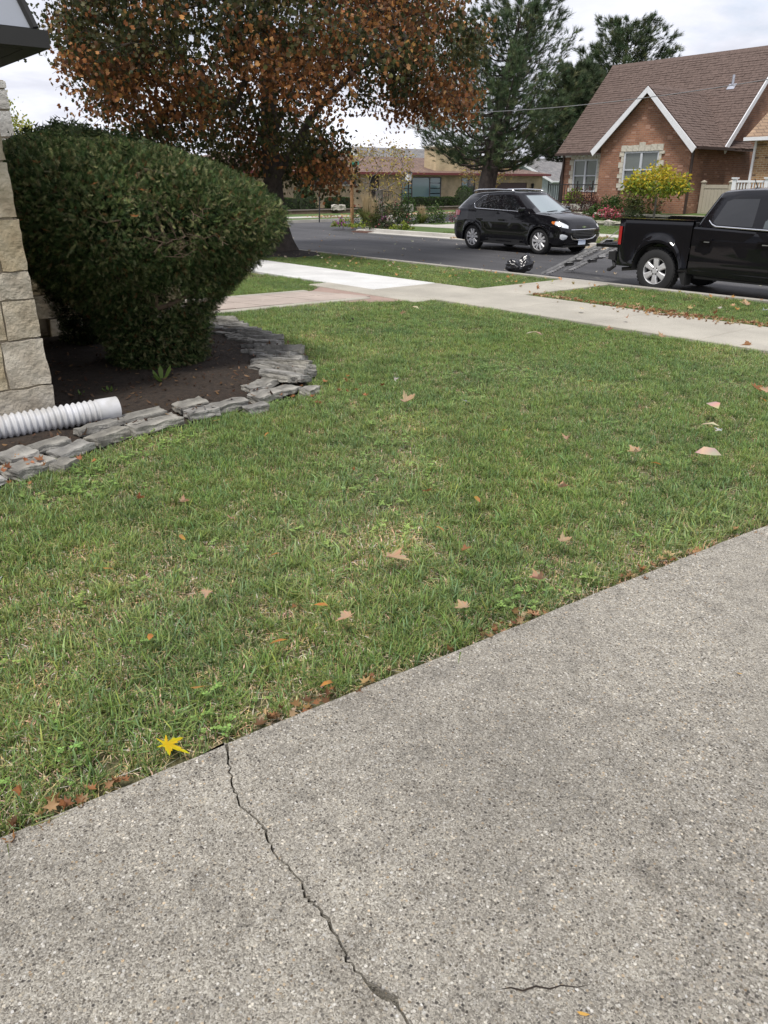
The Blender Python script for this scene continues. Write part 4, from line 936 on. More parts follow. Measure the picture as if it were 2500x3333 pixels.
def yew(base, label, seed, kx=1.0, kz=1.0, N0=112000, main=True):
    base = Vector(base)
    R = empty('yew_bush', base, 0, label, 'bush')
    r = np.random.default_rng(seed)
    # radius profile over height, elongated along the house front
    zs = np.array([0.0, .10, .3, .55, .8, 1.05, 1.25, 1.42, 1.58, 1.74, 1.87, 1.96, 2.03]); rs = np.array([.30, .44, .47, .58, .84, 1.12, 1.28, 1.32, 1.26, 1.06, .76, .36, .0])
    lean = lambda z: np.c_[-.10 * np.clip(z / 1.4, 0, 1) - .52 * np.clip((z - 1.3) / .7, 0, 1) ** 1.3, .08 * z]
    ax = math.radians(172)
    def surf(th, z, k=1.0):
        rad = np.interp(z, zs, rs) * k
        wob = 1 + .05 * np.sin(3 * th + 1.0) + .04 * np.sin(5 * th + z * 2.2) + .03 * np.sin(9 * th - 3 * z)
        x = np.cos(th) * rad * wob * .95 * kx + .03; y = np.sin(th) * rad * wob * .92 * kx
        l = lean(z) if main else lean(z) * .1; return np.c_[x + l[:, 0], y + l[:, 1], z * kz]
    # sample sprigs by area
    def sample(n, k0, k1):
        z = np.interp(r.uniform(size=n * 4), np.linspace(0, 1, 60), np.linspace(0.02, 2.025, 60)); th = r.uniform(0, 2 * math.pi, n * 4)
        rad = np.interp(z, zs, rs); sl = np.abs(np.gradient(np.interp(np.linspace(0, 2.03, 200), zs, rs), 2.03 / 199)); w = rad * np.sqrt(1 + np.interp(z, np.linspace(0, 2.03, 200), sl) ** 2) + .02
        keep = r.uniform(size=n * 4) < w / w.max(); z, th = z[keep][:n], th[keep][:n]
        k = r.uniform(k0, k1, len(z)); return th, z, k
    TH, Z, K = sample(N0, .84, 1.05)
    p = surf(TH, Z, K); e = 1e-2; nrm = np.cross(surf(TH + e, Z, K) - p, surf(TH, np.minimum(Z + e, 2.0249), K) - p); nrm = unit(nrm)
    # thin, bare patches: lower right side towards the lawn and the skirt
    cam_p = np.array((0 - base.x, 0 - base.y, 1.6)); wp = p
    patch = np.exp(-(((p[:, 0] - .45) / .40) ** 2 + ((p[:, 2] - 1.26) / .16) ** 2 + ((p[:, 1] + 1.0) / .6) ** 2)); hole = np.exp(-(((p[:, 0] - .30) / .25) ** 2 + ((p[:, 2] - .66) / .12) ** 2))
    keep = r.uniform(size=len(p)) > (np.maximum(patch * .8, hole * .75) if main else 0 * patch)
    dens = 1 - .12 * (p[:, 2] < .75); keep &= r.uniform(size=len(p)) < dens
    p, nrm, Z, K = p[keep], nrm[keep], Z[keep], K[keep]
    d = unit(nrm * .7 + np.array((0, 0, .12)) + r.normal(0, .6, p.shape)); d, b, c = frames(d)
    # sprig template: stem with paired needles
    T = [(0, 0, 0)]; F = []; 
    for i in range(4):
        x = .12 + .22 * i; l = .32 * (1 - .35 * abs(i - 1.5) / 3)
        for sg in (-1, 1):
            k = len(T); T += [(x - .04, 0, 0), (x + .075, 0, 0), (x + .16, sg * l, .03)]; F.append((k, k + 1, k + 2))
    k = len(T); T += [(0, -.012, -.01), (0, .012, -.01), (1.0, 0, 0)]; F.append((k, k + 1, k + 2))
    V, Fc = cards(p, d, b, c, T, F, r.uniform(.036, .060, len(p)))
    col = pal([(.024, .046, .016), (.052, .088, .029), (.125, .155, .058), (.25, .25, .12)], [.25, .33, .27, .15], len(p), .22, r)
    br = r.uniform(size=len(p)) < .03; col[br] = (.16, .07, .03)
    npmesh('foliage', V, Fc, M_NEEDLE, R, np.repeat(col, len(T), 0))
    # dead inner twigs and an added core, colour darkened for inner shade
    tw = MB(); 
    tg = []
    for i in range(170):
        th_, z_ = r.uniform(0, 6.28, 1), r.uniform(.5, 1.9, 1); tg.append(surf(th_, z_, .93)[0])
    pos, par, rad, ends = grow([((0, 0, -.05), -1), ((.02, .02, .35), 0), ((-.04, .06, .7), 1)], np.array(tg), r, .02, .25, .0035, 2.0, .2)
    rad = np.minimum(rad, .03)
    for i in range(48 if main else 0):
        a_ = np.array((.45 + r.normal(0, .26), -.66 + r.normal(0, .06), 1.18 + r.normal(0, .09))); b_ = a_ + np.array((r.normal(0, .10), -.25 + r.normal(0, .05), r.normal(.05, .08))); m_ = (a_ + b_) / 2 + r.normal(0, .02, 3); tw.tube([a_, m_, b_], [.0035, .0028, .0016], 4, cap=False)
        tw.tube([m_, m_ + (b_ - a_) * .35 + r.normal(0, .05, 3)], [.003, .0015], 4, cap=False)
    if main: tag(tw.build('dead_twigs', mat('dead twig', (0.13, 0.085, 0.06), .9, .3, 8), R), kind='stuff')
    limbs(pos, par, rad, mat('yew twig', (0.11, 0.075, 0.05), .9, .3, 8), R, 'branches', 5)
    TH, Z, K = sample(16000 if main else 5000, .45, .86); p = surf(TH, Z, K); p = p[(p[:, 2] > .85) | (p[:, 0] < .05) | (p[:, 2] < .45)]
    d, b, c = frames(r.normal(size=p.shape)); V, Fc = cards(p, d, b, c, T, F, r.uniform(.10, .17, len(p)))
    npmesh('dark_core', V, Fc, M_NEEDLE, R, np.repeat(pal([(.02, .03, .012), (.03, .045, .016)], [.6, .4], len(p), .2, r), len(T), 0))
    # fallen maple leaves caught on top
    pts = []
    if not main: return
    for th_, z_ in ((4.4, 1.48), (4.9, 1.6), (4.1, 1.52), (5.2, 1.56), (4.6, 1.75), (4.3, 1.35), (3.6, 1.6), (5.0, 1.38), (4.5, 1.28)):
        pts.append(surf(np.array([th_]), np.array([z_]), 1.04)[0])
    for q in pts:
        d, b, c = frames(np.array([[r.normal(), r.normal(), .1]]), np.array([[0, .3, 1.]])); V, Fc = cards(np.array([q]), d, b, c, MAPLE, MAPLE_T, [.075])
        o = npmesh('fallen_leaf', V + np.array(base), Fc, M_LEAF, None, np.tile((.36, .15, .06), (len(V), 1))); tag(o, 'dry orange brown leaf caught on top of the clipped yew', 'leaf', 'leaves caught on the yew')
yew((-2.18, 7.18, 0.0), 'huge clipped dark green yew bush with sloping domed top in the mulch bed', 21)
yew((-3.22, 8.2, 0.0), 'second dark clipped yew standing between the big yew and the limestone house', 22, .62, .95, 19000, False)

# ---- big maple on the parkway
def maple():
    base = W(-18.24, 11.6, -0.1)
    R = empty('maple_tree', base, 0, 'large maple with rust brown and dark green leaves on the parkway', 'tree')
    r = np.random.default_rng(5); tr = MB()
    path = [(0, 0, -.15), (0, 0, .05), (.0, 0, .35), (-.02, 0, .9), (-.06, .05, 1.7), (-.1, .1, 2.7), (-.05, .1, 4.2), (0, .1, 6.0), (.1, .0, 8.0)]
    rad = [.55, .47, .35, .26, .235, .225, .18, .14, .09]
    pts = []; rr = []
    for i in range(len(path) - 1):
        for k in range(3): q = k / 3; pts.append(Vector(path[i]).lerp(Vector(path[i + 1]), q)); rr.append(lerp(rad[i], rad[i + 1], q))
    tr.tube(pts, rr, 16); 
    o = tr.build('trunk', M_BARK, R, True)
    for v in o.data.vertices:
        c = v.co; a = math.atan2(c.y, c.x); k = 1 + (.16 * math.sin(a * 5 + 1) + .06 * math.sin(a * 9)) * max(0, 1 - c.z / .9); v.co = Vector((c.x * k, c.y * k, c.z))
    # crown attractors: broad dome, wider to the left of the picture, drooping skirt
    n = 390; q = unit(r.normal(size=(n, 3))); q[:, 2] = np.abs(q[:, 2]) * 1.0 - .12; rad_ = r.uniform(.35, 1.0, (n, 1)) ** .45
    tg = q * rad_ * np.array((5.7, 5.2, 6.0)) + np.array((-.3, .3, 4.1))
    tg[:, 2] = np.maximum(tg[:, 2], 1.95 + r.uniform(0, .5, n) + .20 * np.maximum(0, 2.5 - np.hypot(tg[:, 0], tg[:, 1])) + np.clip((-tg[:, 0] - 3.0) * .5, 0, 1.0) + np.clip((tg[:, 0] - 1.4) * 1.1, 0, 1.3))
    tg[:, 0] = np.maximum(tg[:, 0], -4.2 - .5 * np.maximum(0, tg[:, 2] - 3.2) + r.uniform(0, .6, n))
    # drooping branch ends low on the street side
    ex = np.r_[np.c_[r.uniform(-.5, 1.7, 30), r.uniform(-2.0, 2.2, 30), r.uniform(1.8, 2.9, 30)], np.c_[r.uniform(-3.4, -.3, 34), r.uniform(-2.5, 2.5, 34), r.uniform(2.1, 3.4, 34)]]; ex2 = np.c_[r.uniform(-1.6, 1.6, 40), r.uniform(-3.2, -.7, 40), r.uniform(2.6, 6.5, 40)]; tg = np.r_[tg, ex, ex2]; tg = tg[~((np.abs(tg[:, 0] + .1) < .5) & (tg[:, 1] < .4) & (tg[:, 2] < 2.4))]
    nodes0 = [((0, 0, -.1), -1), ((-.06, .05, 1.7), 0), ((-.1, .1, 2.7), 1), ((-.05, .1, 4.2), 2), ((0, .1, 6.0), 3), ((.1, 0, 8.0), 4)]
    # main limbs
    def limb(a, pts):
        p = a
        for x in pts: nodes0.append((x, p)); p = len(nodes0) - 1
    limb(1, [(.5, -.2, 2.5), (1.2, -.5, 3.4), (2.2, -.9, 4.2), (3.4, -1.2, 4.7)]); limb(2, [(-.9, -.3, 3.6), (-1.9, -.6, 4.5), (-3.4, -.8, 5.1), (-4.8, -.9, 5.3)])
    limb(2, [(.3, .9, 3.6), (.7, 2.0, 4.6), (1.0, 3.4, 5.2)]); limb(1, [(-.2, -.9, 2.9), (-.3, -2.0, 3.9), (-.4, -3.3, 4.4)]); limb(3, [(-1.0, .9, 5.2), (-2.3, 2.0, 6.4)]); limb(3, [(1.0, .3, 5.3), (2.4, .7, 6.5), (3.6, .6, 7.2)])
    pos, par, rad, ends = grow(nodes0, tg, r, .03, .5, .0062, 2.05, .5)
    rad = np.minimum(rad * 1.15, .21); 
    ok = [i for i in range(len(pos)) if i > 0]
    mb = MB()
    for i in ok: mb.tube([pos[par[i]], pos[i]], [min(rad[par[i]], rad[i] * 1.5), rad[i]], 5 if rad[i] < .05 else 9, cap=False)
    mb.build('branches', M_BARK, R, True)
    tw_ = MB()
    for q_ in tg:
        for k in range(6):
            e_ = q_ + np.clip(r.normal(0, 1, 3), -1.5, 1.5) * np.array((.42, .42, .30)); tw_.tube([q_, (q_ + e_) / 2 + r.normal(0, .05, 3), e_], [.007, .005, .003], 3, cap=False)
    tag(tw_.build('twigs', M_BARK, R), kind='stuff')
    # leaves: hung round each spray end
    cen = np.r_[tg, pos[6:][(rad[6:] < .022)]]; per = 135
    idx = np.repeat(np.arange(len(tg)), per); off = np.clip(r.normal(0, 1, (len(idx), 3)), -1.7, 1.7); p = tg[idx] + off * np.array((.31, .31, .30))
    tw = pos[6:][rad[6:] < .018]; idx2 = np.repeat(np.arange(len(tw)), 7); p2 = tw[idx2] + r.normal(0, .17, (len(idx2), 3)); p = np.r_[p, p2]; cid = np.r_[idx, r.integers(0, len(tg), len(p2))]
    cid = cid[p[:, 2] > 1.15]; p = p[p[:, 2] > 1.15]
    n = len(p); ax = unit(r.normal(size=(n, 3)) * .6 + np.array((0, 0, -.9))); d, b, c = frames(ax)
    V, F = cards(p, d, b, c, MAPLE8, MAPLE8_T, r.uniform(.065, .12, n))
    out = np.linalg.norm((p - np.array((-.3, .3, 4.1))) / np.array((5.7, 5.2, 6.0)), axis=1)
    cl = np.array([noise.noise((x[0] * .55, x[1] * .55, x[2] * .7)) for x in p])
    k = np.clip(.40 + cl * 1.2 + (out - .8) * .8 + (p[:, 0]) * .05 + (r.normal(0, .28, len(tg))[np.minimum(cid, len(tg) - 1)]) + r.normal(0, .10, n), 0, 1)
    gr = pal([(.050, .062, .026), (.085, .085, .034), (.14, .115, .045)], [.5, .35, .15], n, .2, r); ru = pal([(.26, .112, .042), (.175, .08, .036), (.37, .18, .06), (.42, .235, .11), (.10, .055, .03)], [.34, .28, .18, .06, .14], n, .18, r)
    col = np.where((k > .44)[:, None], ru, gr) * np.clip(r.normal(1, .22, len(tg)), .55, 1.5)[np.minimum(cid, len(tg) - 1)][:, None]
    npmesh('crown', V, F, M_LEAF, R, np.repeat(col, len(MAPLE8), 0))
maple()
# mulch ring under the maple
struct('mulch_ring', MB().lathe([(0.3, .10), (.7, .05), (1.1, -.01), (1.45, -.07)], 28), mat('mulch ring soil', (0.035, 0.027, 0.022), .95, .4, 20, .03), True, loc=W(-18.24, 11.6, -.11))

# ---- pines
NT = []; NF = []
for i in range(15):
    a = i * 2.4; tilt = .35 + .55 * ((i * 7) % 15) / 15; dx, dy = math.cos(a) * tilt, math.sin(a) * tilt; k = len(NT); sx = math.sin(a) * .035; sy = -math.cos(a) * .035; z0 = -.25 + .5 * (i / 15)
    NT += [(z0, sx, sy), (z0, -sx, -sy), (z0 + .62, dx * .8, dy * .8)]; NF.append((k, k + 1, k + 2))
def pine(base, H, crown0, rmax, label, seed, trunk_r=.3, twin=False, shade=1.0, nb=70, lean=(0, 0), tuft=.36, droop=.1, sparse=1.0):
    R = empty('pine_tree', base, 0, label, 'tree', 'pines behind the street'); r = np.random.default_rng(seed)
    ax = lambda z: np.array((lean[0] * (z / H) ** 1.5, lean[1] * (z / H) ** 1.5, z))
    mb = MB(); zz = np.linspace(-.3, H * .97, 16); mb.tube([ax(z) + np.array((r.normal(0, .04), r.normal(0, .04), 0)) for z in zz], [max(.02, trunk_r * (1.15 - z / H) * (1.25 if z < .3 else 1)) for z in zz], 10)
    mb.build('trunk', M_PBARK, R, True); mb = MB()
    if twin: mb.tube([ax(z) + np.array((.12 + .36 * (z / 4), -.05, 0)) for z in np.linspace(.3, H * .8, 10)], [max(.03, trunk_r * .8 * (1 - z / H)) for z in np.linspace(.3, H * .8, 10)], 9).build('trunk', M_PBARK, R, True)
    tp, td = [], []; bm_ = MB()
    for i in range(nb):
        f = (i + r.uniform(0, .8)) / nb; z = lerp(crown0, H * .985, f ** 1.05); a = i * 2.39996 + r.normal(0, .3)
        rl = rmax * (min(1, (f + .12) / .22)) * (1 - f) ** .55 * r.uniform(.65, 1.12) + .25; P0 = ax(z); dirh = np.array((math.cos(a), math.sin(a), 0)); ri = .28 + .75 * f; m = 7; pts = []
        for k in range(m + 1):
            q = k / m; p = P0 + dirh * rl * q + np.array((0, 0, rl * (ri * q * q - droop * math.sin(q * 3.1)))); pts.append(p)
        bm_.tube(pts, [max(.008, trunk_r * .22 * (1 - f * .6) * (1 - q / (m + .6))) for q in range(m + 1)], 5, cap=False)
        nt_ = int((16 + rl * 24) * sparse)
        for k in range(nt_):
            q = 1 - (r.uniform() ** 1.6) * .75; kk = min(m - 1, int(q * m)); p = pts[kk] + (pts[kk + 1] - pts[kk]) * (q * m - kk)
            sp = .12 + .26 * rl * (1 - q + .25); off = np.array((r.normal(0, sp * .6), r.normal(0, sp * .6), abs(r.normal(0, .12)) - .02)); tp.append(p + off); td.append(dirh * (.4 + .8 * r.uniform()) + np.array((0, 0, .55)) + r.normal(0, .3, 3) + off * .5)
        for k in range(4): tp.append(pts[-1] + r.normal(0, .08, 3)); td.append(np.array((0, 0, 1.)) + dirh * .4 + r.normal(0, .2, 3))
    for k in range(14): tp.append(ax(H) + np.array((r.normal(0, .12), r.normal(0, .12), -r.uniform(0, .8)))); td.append(np.array((0, 0, 1.)) + r.normal(0, .25, 3))
    bm_.build('branches', M_PBARK, R, True)
    tp, td = np.array(tp), np.array(td); d, b, c = frames(td); V, F = cards(tp, d, b, c, NT, NF, r.uniform(tuft * .75, tuft * 1.3, len(tp)))
    col = pal([(.036, .056, .028), (.056, .080, .040), (.084, .105, .052), (.11, .12, .058)], [.35, .38, .2, .07], len(tp), .18, r) * shade
    npmesh('needles', V, F, M_NEEDLE, R, np.repeat(col, len(NT), 0))
pine(W(-31.6, 33.8, -.1), 10.0, 2.5, 5.0, 'tall pine with thick forked trunk in front of the buff brick ranch house', 31, .42, True, nb=88, lean=(1.6, .4), sparse=.7, shade=1.45)
pine(W(-32.5, 42.0, .2), 7.6, 2.7, 2.6, 'dark trunked pine at the left corner of the red brick house', 32, .2, nb=75, lean=(.4, 0), shade=1.1)
pine(W(-37.6, 54.6, 0), 11.9, 3.6, 5.0, 'pine rising behind the ridge of the red brick house', 33, .3, nb=72, tuft=.40, sparse=.95, shade=1.3)

# ---- small ornamental trees and shrubs
def shrub(name, base, size, label, cat, cols, wts, n, leaf, seed, tmpl=OVAL, tris=OVAL_T, trunk=None, group=None, gm=None, shape=1.0, bark=M_BARK, flat=0.0, ncl=None, clr=.12, hollow=.35, tk=.042):
    """leafy shrub: leaves in clumps through an ellipsoid volume, stems from the ground"""
    R = empty(name, base, 0, label, cat, group); r = np.random.default_rng(seed); sx, sy, sz = size; h0 = trunk or 0
    ncl = ncl or max(12, n // 28); q = unit(r.normal(size=(ncl, 3))); rad = r.uniform(hollow, 1, (ncl, 1)) ** .5; q[:, 2] = q[:, 2] if trunk else np.abs(q[:, 2]) * 1.2 - .2
    if flat: q[:, 2] = np.where(q[:, 2] < 0, q[:, 2] * (1 - flat), q[:, 2])
    lump = 1 + .18 * np.array([noise.noise(tuple(x * 1.7 + seed)) for x in q])[:, None]
    tg = q * rad * lump * np.array((sx / 2, sy / 2, sz / 2 if trunk else sz)); tg[:, 2] += h0 + (sz / 2 if trunk else 0); tg[:, 2] = np.maximum(tg[:, 2], .05)
    pos, par, rd, ends = grow([((0, 0, -.1), -1), ((0.01, 0, .08 + h0 * .5), 0), ((.0, .02, .16 + h0 * .92), 1)], tg, r, .03, .22, .0045, 2.1, .4)
    if trunk: rd[:3] = np.maximum(rd[:3], tk * max(sx, sz))
    limbs(pos, par, rd, bark, R, 'branches' if trunk else 'stems', 5)
    k = r.integers(0, ncl, n); p = tg[k] + r.normal(0, clr * min(sx, sy, sz), (n, 3)); p[:, 2] = np.maximum(p[:, 2], .03)
    ax = unit((p - tg.mean(0)) * .5 + r.normal(size=(n, 3)) * .6 + np.array((0, 0, -.15))); d, b, c = frames(ax)
    V, F = cards(p, d, b, c, tmpl, tris, r.uniform(.7, 1.3, n) * leaf)
    col = pal(cols, wts, n, .2, r)
    if gm: col = gm(p, col, r)
    npmesh('crown' if trunk else 'foliage', V, F, M_LEAF, R, np.repeat(col, len(tmpl), 0)); return R
G1 = [(.040, .075, .022), (.065, .11, .030), (.10, .15, .045)]
yt = lambda p, c, r: np.where((p[:, 2] > np.median(p[:, 2]) + r.normal(0, .22, len(p)))[:, None], pal([(.55, .42, .045), (.42, .38, .05), (.30, .34, .05)], [.5, .35, .15], len(p), .15, r), c)
shrub('ornamental_tree', W(-18.1, 29.5, .38), (2.4, 2.1, 1.15), 'small tree with flat yellow and lime green crown in front of the red brick gable', 'tree', [(.14, .20, .035), (.22, .28, .045), (.30, .33, .05)], [.4, .4, .2], 3000, .14, 51, trunk=.62, gm=yt, flat=.55, bark=M_LBARK, ncl=70, tk=.018)
shrub('red_maple_shrub', W(-22.7, 30.9, .42), (2.3, 1.6, .95), 'mounded dark red lace leaf maple shrub below the iron railing', 'shrub', [(.10, .045, .040), (.07, .035, .032), (.15, .065, .055)], [.5, .3, .2], 2600, .08, 52, SMALL, SMALL_T, ncl=90)
shrub('green_shrub', W(-21.3, 30.9, .42), (1.5, 1.2, .72), 'loose green shrub with a few pale flowers against the brick wall', 'shrub', G1, [.4, .4, .2], 1300, .10, 53)
shrub('olive_shrub', W(-19.7, 30.9, .42), (2.1, 1.2, .85), 'olive green shrub under the larger front window of the red brick house', 'shrub', [(.055, .075, .025), (.09, .11, .035), (.13, .12, .05)], [.4, .4, .2], 1700, .10, 54)
shrub('fern_plant', W(-24.7, 32.9, .72), (.9, .7, .62), 'bright lime fern in a pot below the arched stone window', 'plant', [(.20, .32, .05), (.28, .40, .07)], [.6, .4], 420, .18, 55)
pk = lambda p, c, r: np.where((r.uniform(size=len(p)) < .62)[:, None] & (p[:, 2] > .12)[:, None], pal([(.62, .14, .20), (.55, .09, .15), (.70, .30, .32)], [.5, .3, .2], len(p), .12, r), c)
shrub('flower_mound', W(-19.9, 29.0, .2), (1.7, .9, .5), 'spreading mound of coral pink flowers on the stone edged bed', 'flowers', G1, [.5, .3, .2], 1300, .085, 56, gm=pk)
shrub('low_shrub', W(-20.9, 28.9, .2), (1.3, .8, .42), 'low dark green groundcover shrub beside the coral flowers', 'shrub', G1, [.5, .4, .1], 700, .08, 57)
shrub('round_shrub', W(-18.6, 28.75, .2), (1.2, .9, .55), 'rounded grey green shrub at the foot of the yellow topped tree', 'shrub', [(.055, .08, .035), (.085, .11, .05)], [.6, .4], 1200, .07, 58)
ch = [(.36, .27, .07), (.30, .20, .09), (.42, .36, .08), (.20, .14, .09)]
shrub('crabapple_tree', W(-28.1, 23.3, -.1), (3.6, 3.2, 2.1), 'sparse small tree with yellowing leaves and pale grey trunk in the corner bed', 'tree', ch, [.35, .3, .2, .15], 1300, .11, 60, trunk=1.4, bark=M_LBARK, ncl=110, clr=.09, tk=.05)
shrub('crabapple_tree', W(-38.6, 41.5, -.1), (3.6, 3.2, 2.5), 'sparse brown and yellow small tree behind the forked pine trunk', 'tree', ch, [.25, .4, .15, .2], 1400, .13, 61, trunk=1.5, bark=M_LBARK, ncl=100, clr=.09)
shrub('willow_tree', W(-41.5, 11.8, -.3), (2.6, 2.6, 4.6), 'slender yellow green tree seen past the limestone wall', 'tree', [(.30, .33, .07), (.40, .40, .10), (.22, .27, .07)], [.4, .35, .25], 2600, .15, 62, trunk=1.0, ncl=140, clr=.07)
shrub('rose_bush', W(-28.2, 22.6, -.1), (1.3, 1.1, 1.0), 'dark rose bush with red blooms beside the wooden post', 'shrub', G1, [.5, .4, .1], 900, .09, 63, gm=lambda p, c, r: np.where(((p[:, 2] > .75) & (r.uniform(size=len(p)) < .4))[:, None], pal([(.5, .06, .07)], [1], len(p), .15, r), c))
shrub('rose_bush', W(-25.8, 21.9, -.1), (1.7, 1.3, 1.15), 'large dark rose bush with faded pink blooms on the corner bed by the lawn', 'shrub', [(.035, .055, .022), (.055, .08, .03), (.09, .085, .045)], [.5, .35, .15], 1500, .09, 64, gm=lambda p, c, r: np.where((r.uniform(size=len(p)) < .05)[:, None], pal([(.35, .12, .12)], [1], len(p), .2, r), c))
shrub('leafy_shrub', W(-28.0, 24.9, -.1), (1.2, 1.0, 1.25), 'upright dark leafy shrub behind the pale plume grass', 'shrub', G1, [.6, .3, .1], 800, .11, 65)
shrub('leafy_shrub', W(-28.1, 26.7, -.1), (1.1, 1.0, .8), 'bushy green perennial clump at the end of the corner bed', 'shrub', G1, [.4, .4, .2], 700, .10, 66)
for s_, t_, sz, sd, lb in ((-29.0, 21.7, .52, 67, 'magenta flower clump on the corner of the kerb'), (-27.3, 22.8, .6, 68, 'magenta flowers between the two plume grasses'), (-27.6, 27.6, .7, 69, 'dusky pink sedum flowers at the end of the corner bed')):
    shrub('flower_clump', W(s_, t_, -.1), (sz * 1.15, sz, sz * .72), lb, 'flowers', G1, [.5, .4, .1], 260, .07, sd, gm=(lambda p, c, r, k=sd: np.where((r.uniform(size=len(p)) < .75)[:, None], pal([(.42, .07, .36)] if k < 69 else [(.28, .10, .13)], [1], len(p), .2, r), c)))
for s_, t_, sd, lb in ((-28.25, 21.35, 71, 'lime green low leafy edging along the corner kerb'), (-26.9, 21.6, 72, 'lime green leafy clump at the foot of the plume grass'), (-24.8, 21.75, 73, 'lime green leafy clump beside the clipped lawn')):
    shrub('lime_plant', W(s_, t_, -.1), (1.25, .6, .32), lb, 'plant', [(.22, .28, .05), (.30, .34, .06), (.14, .20, .04)], [.4, .35, .25], 420, .08, sd)
# clipped evergreens by the ranch house
def topiary(name, base, size, label, seed, box=False):
    R = empty(name, base, ROT, label, 'hedge' if box else 'bush'); r = np.random.default_rng(seed); n = 1500; q = unit(r.normal(size=(n, 3))); q[:, 2] = np.abs(q[:, 2])
    if box: q = q / np.max(np.abs(q), axis=1, keepdims=True) * (1 - .12 * r.uniform(size=(n, 1)) ** 2); q = q * np.array((.5, .5, 1)) * (1 - .05 * np.abs(q).sum(1, keepdims=True)) ; 
    else: q = q * np.array((.5, .5, 1)) * r.uniform(.93, 1.03, (n, 1))
    p = q * np.array(size); core = MB()
    d, b, c = frames(unit(q + r.normal(0, .5, q.shape))); V, F = cards(p, d, b, c, SMALL, SMALL_T, r.uniform(.07, .13, n))
    npmesh('foliage', V, F, M_NEEDLE, R, np.repeat(pal([(.028, .055, .018), (.05, .085, .026), (.08, .115, .04)], [.4, .4, .2], n, .2, r), 4, 0))
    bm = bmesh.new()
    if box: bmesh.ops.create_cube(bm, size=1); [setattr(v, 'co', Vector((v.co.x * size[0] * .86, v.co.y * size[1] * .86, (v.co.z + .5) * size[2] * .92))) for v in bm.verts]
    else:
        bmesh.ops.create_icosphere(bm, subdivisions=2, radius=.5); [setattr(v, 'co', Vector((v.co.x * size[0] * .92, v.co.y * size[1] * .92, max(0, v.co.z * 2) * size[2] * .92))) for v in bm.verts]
    me = bpy.data.meshes.new('inner_core'); bm.to_mesh(me); bm.free(); me.materials.append(mat('dark inner core', (.018, .026, .011), .95)); o = bpy.data.objects.new('inner_core', me); put(o, R)  # solid dark core set inside the leaf shell
    return R
topiary('dome_topiary', W(-44.3, 45.2, .1), (1.5, 1.6, 1.35), 'dome shaped clipped evergreen right of the picture window', 81)
topiary('dome_topiary', W(-44.3, 30.4, .1), (1.4, 1.7, 1.45), 'dome shaped clipped evergreen behind the red roses', 82)
for k, t_ in enumerate((40.4, 41.8, 43.2)): topiary('box_hedge', W(-44.3, t_ + .2, .1), (.9, 1.3, .62), ['clipped hedge block under the left panes of the picture window', 'middle clipped hedge block under the picture window', 'clipped hedge block beside the dome topiary'][k], 83 + k, True)
for k, t_ in enumerate((28.6, 33.2)): topiary('box_hedge', W(-44.3, t_, .1), (.9, 2.2, .7), ['square clipped hedge left of the dome topiary', 'square clipped hedge right of the dome topiary behind the wooden post'][k], 87 + k, True)
topiary('dome_topiary', W(-43.9, 39.2, .1), (.9, 1.0, .6), 'small clipped mound left of the three hedge blocks', 90)
Rt = topiary('mushroom_topiary', W(-43.6, 26.4, .1), (1.5, 1.7, .75), 'flat topped clipped evergreen on a bare stem', 91)
for ch_ in Rt.children: ch_.location.z += .75
MB().tube([(0, 0, -.1), (.02, 0, .8)], .07, 8).build('trunk', M_BARK, Rt, True)
def plume_grass(base, h, label, seed, n=150):
    R = empty('plume_grass', base, 0, label, 'ornamental grass'); r = np.random.default_rng(seed); V = []; F = []; C = []
    for i in range(n * 3):
        tall = i < n; a = r.uniform(0, 6.28); d = np.array((math.cos(a), math.sin(a), 0)); hh = h * r.uniform(.7, 1.0) * (1 if tall else .5); sp = r.uniform(.03, .3) * (.8 if tall else 1.6); k = len(V); sd = np.array((-d[1], d[0], 0)) * (.012 if tall else .012)
        b = d * r.uniform(0, .14); m = b + d * sp * .35 + np.array((0, 0, hh * .6)); e = b + d * sp + np.array((0, 0, hh)); V += [b - sd * .6, b + sd * .6, m - sd, m + sd, e]; F += [(k, k + 1, k + 3), (k, k + 3, k + 2), (k + 2, k + 3, k + 4)]
        c = np.array((.50, .40, .24)) * r.uniform(.8, 1.2) if tall else np.array((.17, .19, .06)) * r.uniform(.7, 1.4); C += [c * .6] * 2 + [c] * 3
    npmesh('blades', V, F, M_LEAF, R, C)
plume_grass(W(-27.9, 22.4, -.1), 1.55, 'tall pale plume grass beside the wooden post', 95)
plume_grass(W(-26.5, 21.7, -.1), 1.35, 'tan plume grass left of the large rose bush', 96)
plume_grass(W(-28.2, 26.0, -.1), .85, 'short green fountain grass at the back of the corner bed', 97)
plume_grass(W(-28.1, 23.9, -.1), 1.2, 'feathery tan grass in the middle of the corner bed', 98)
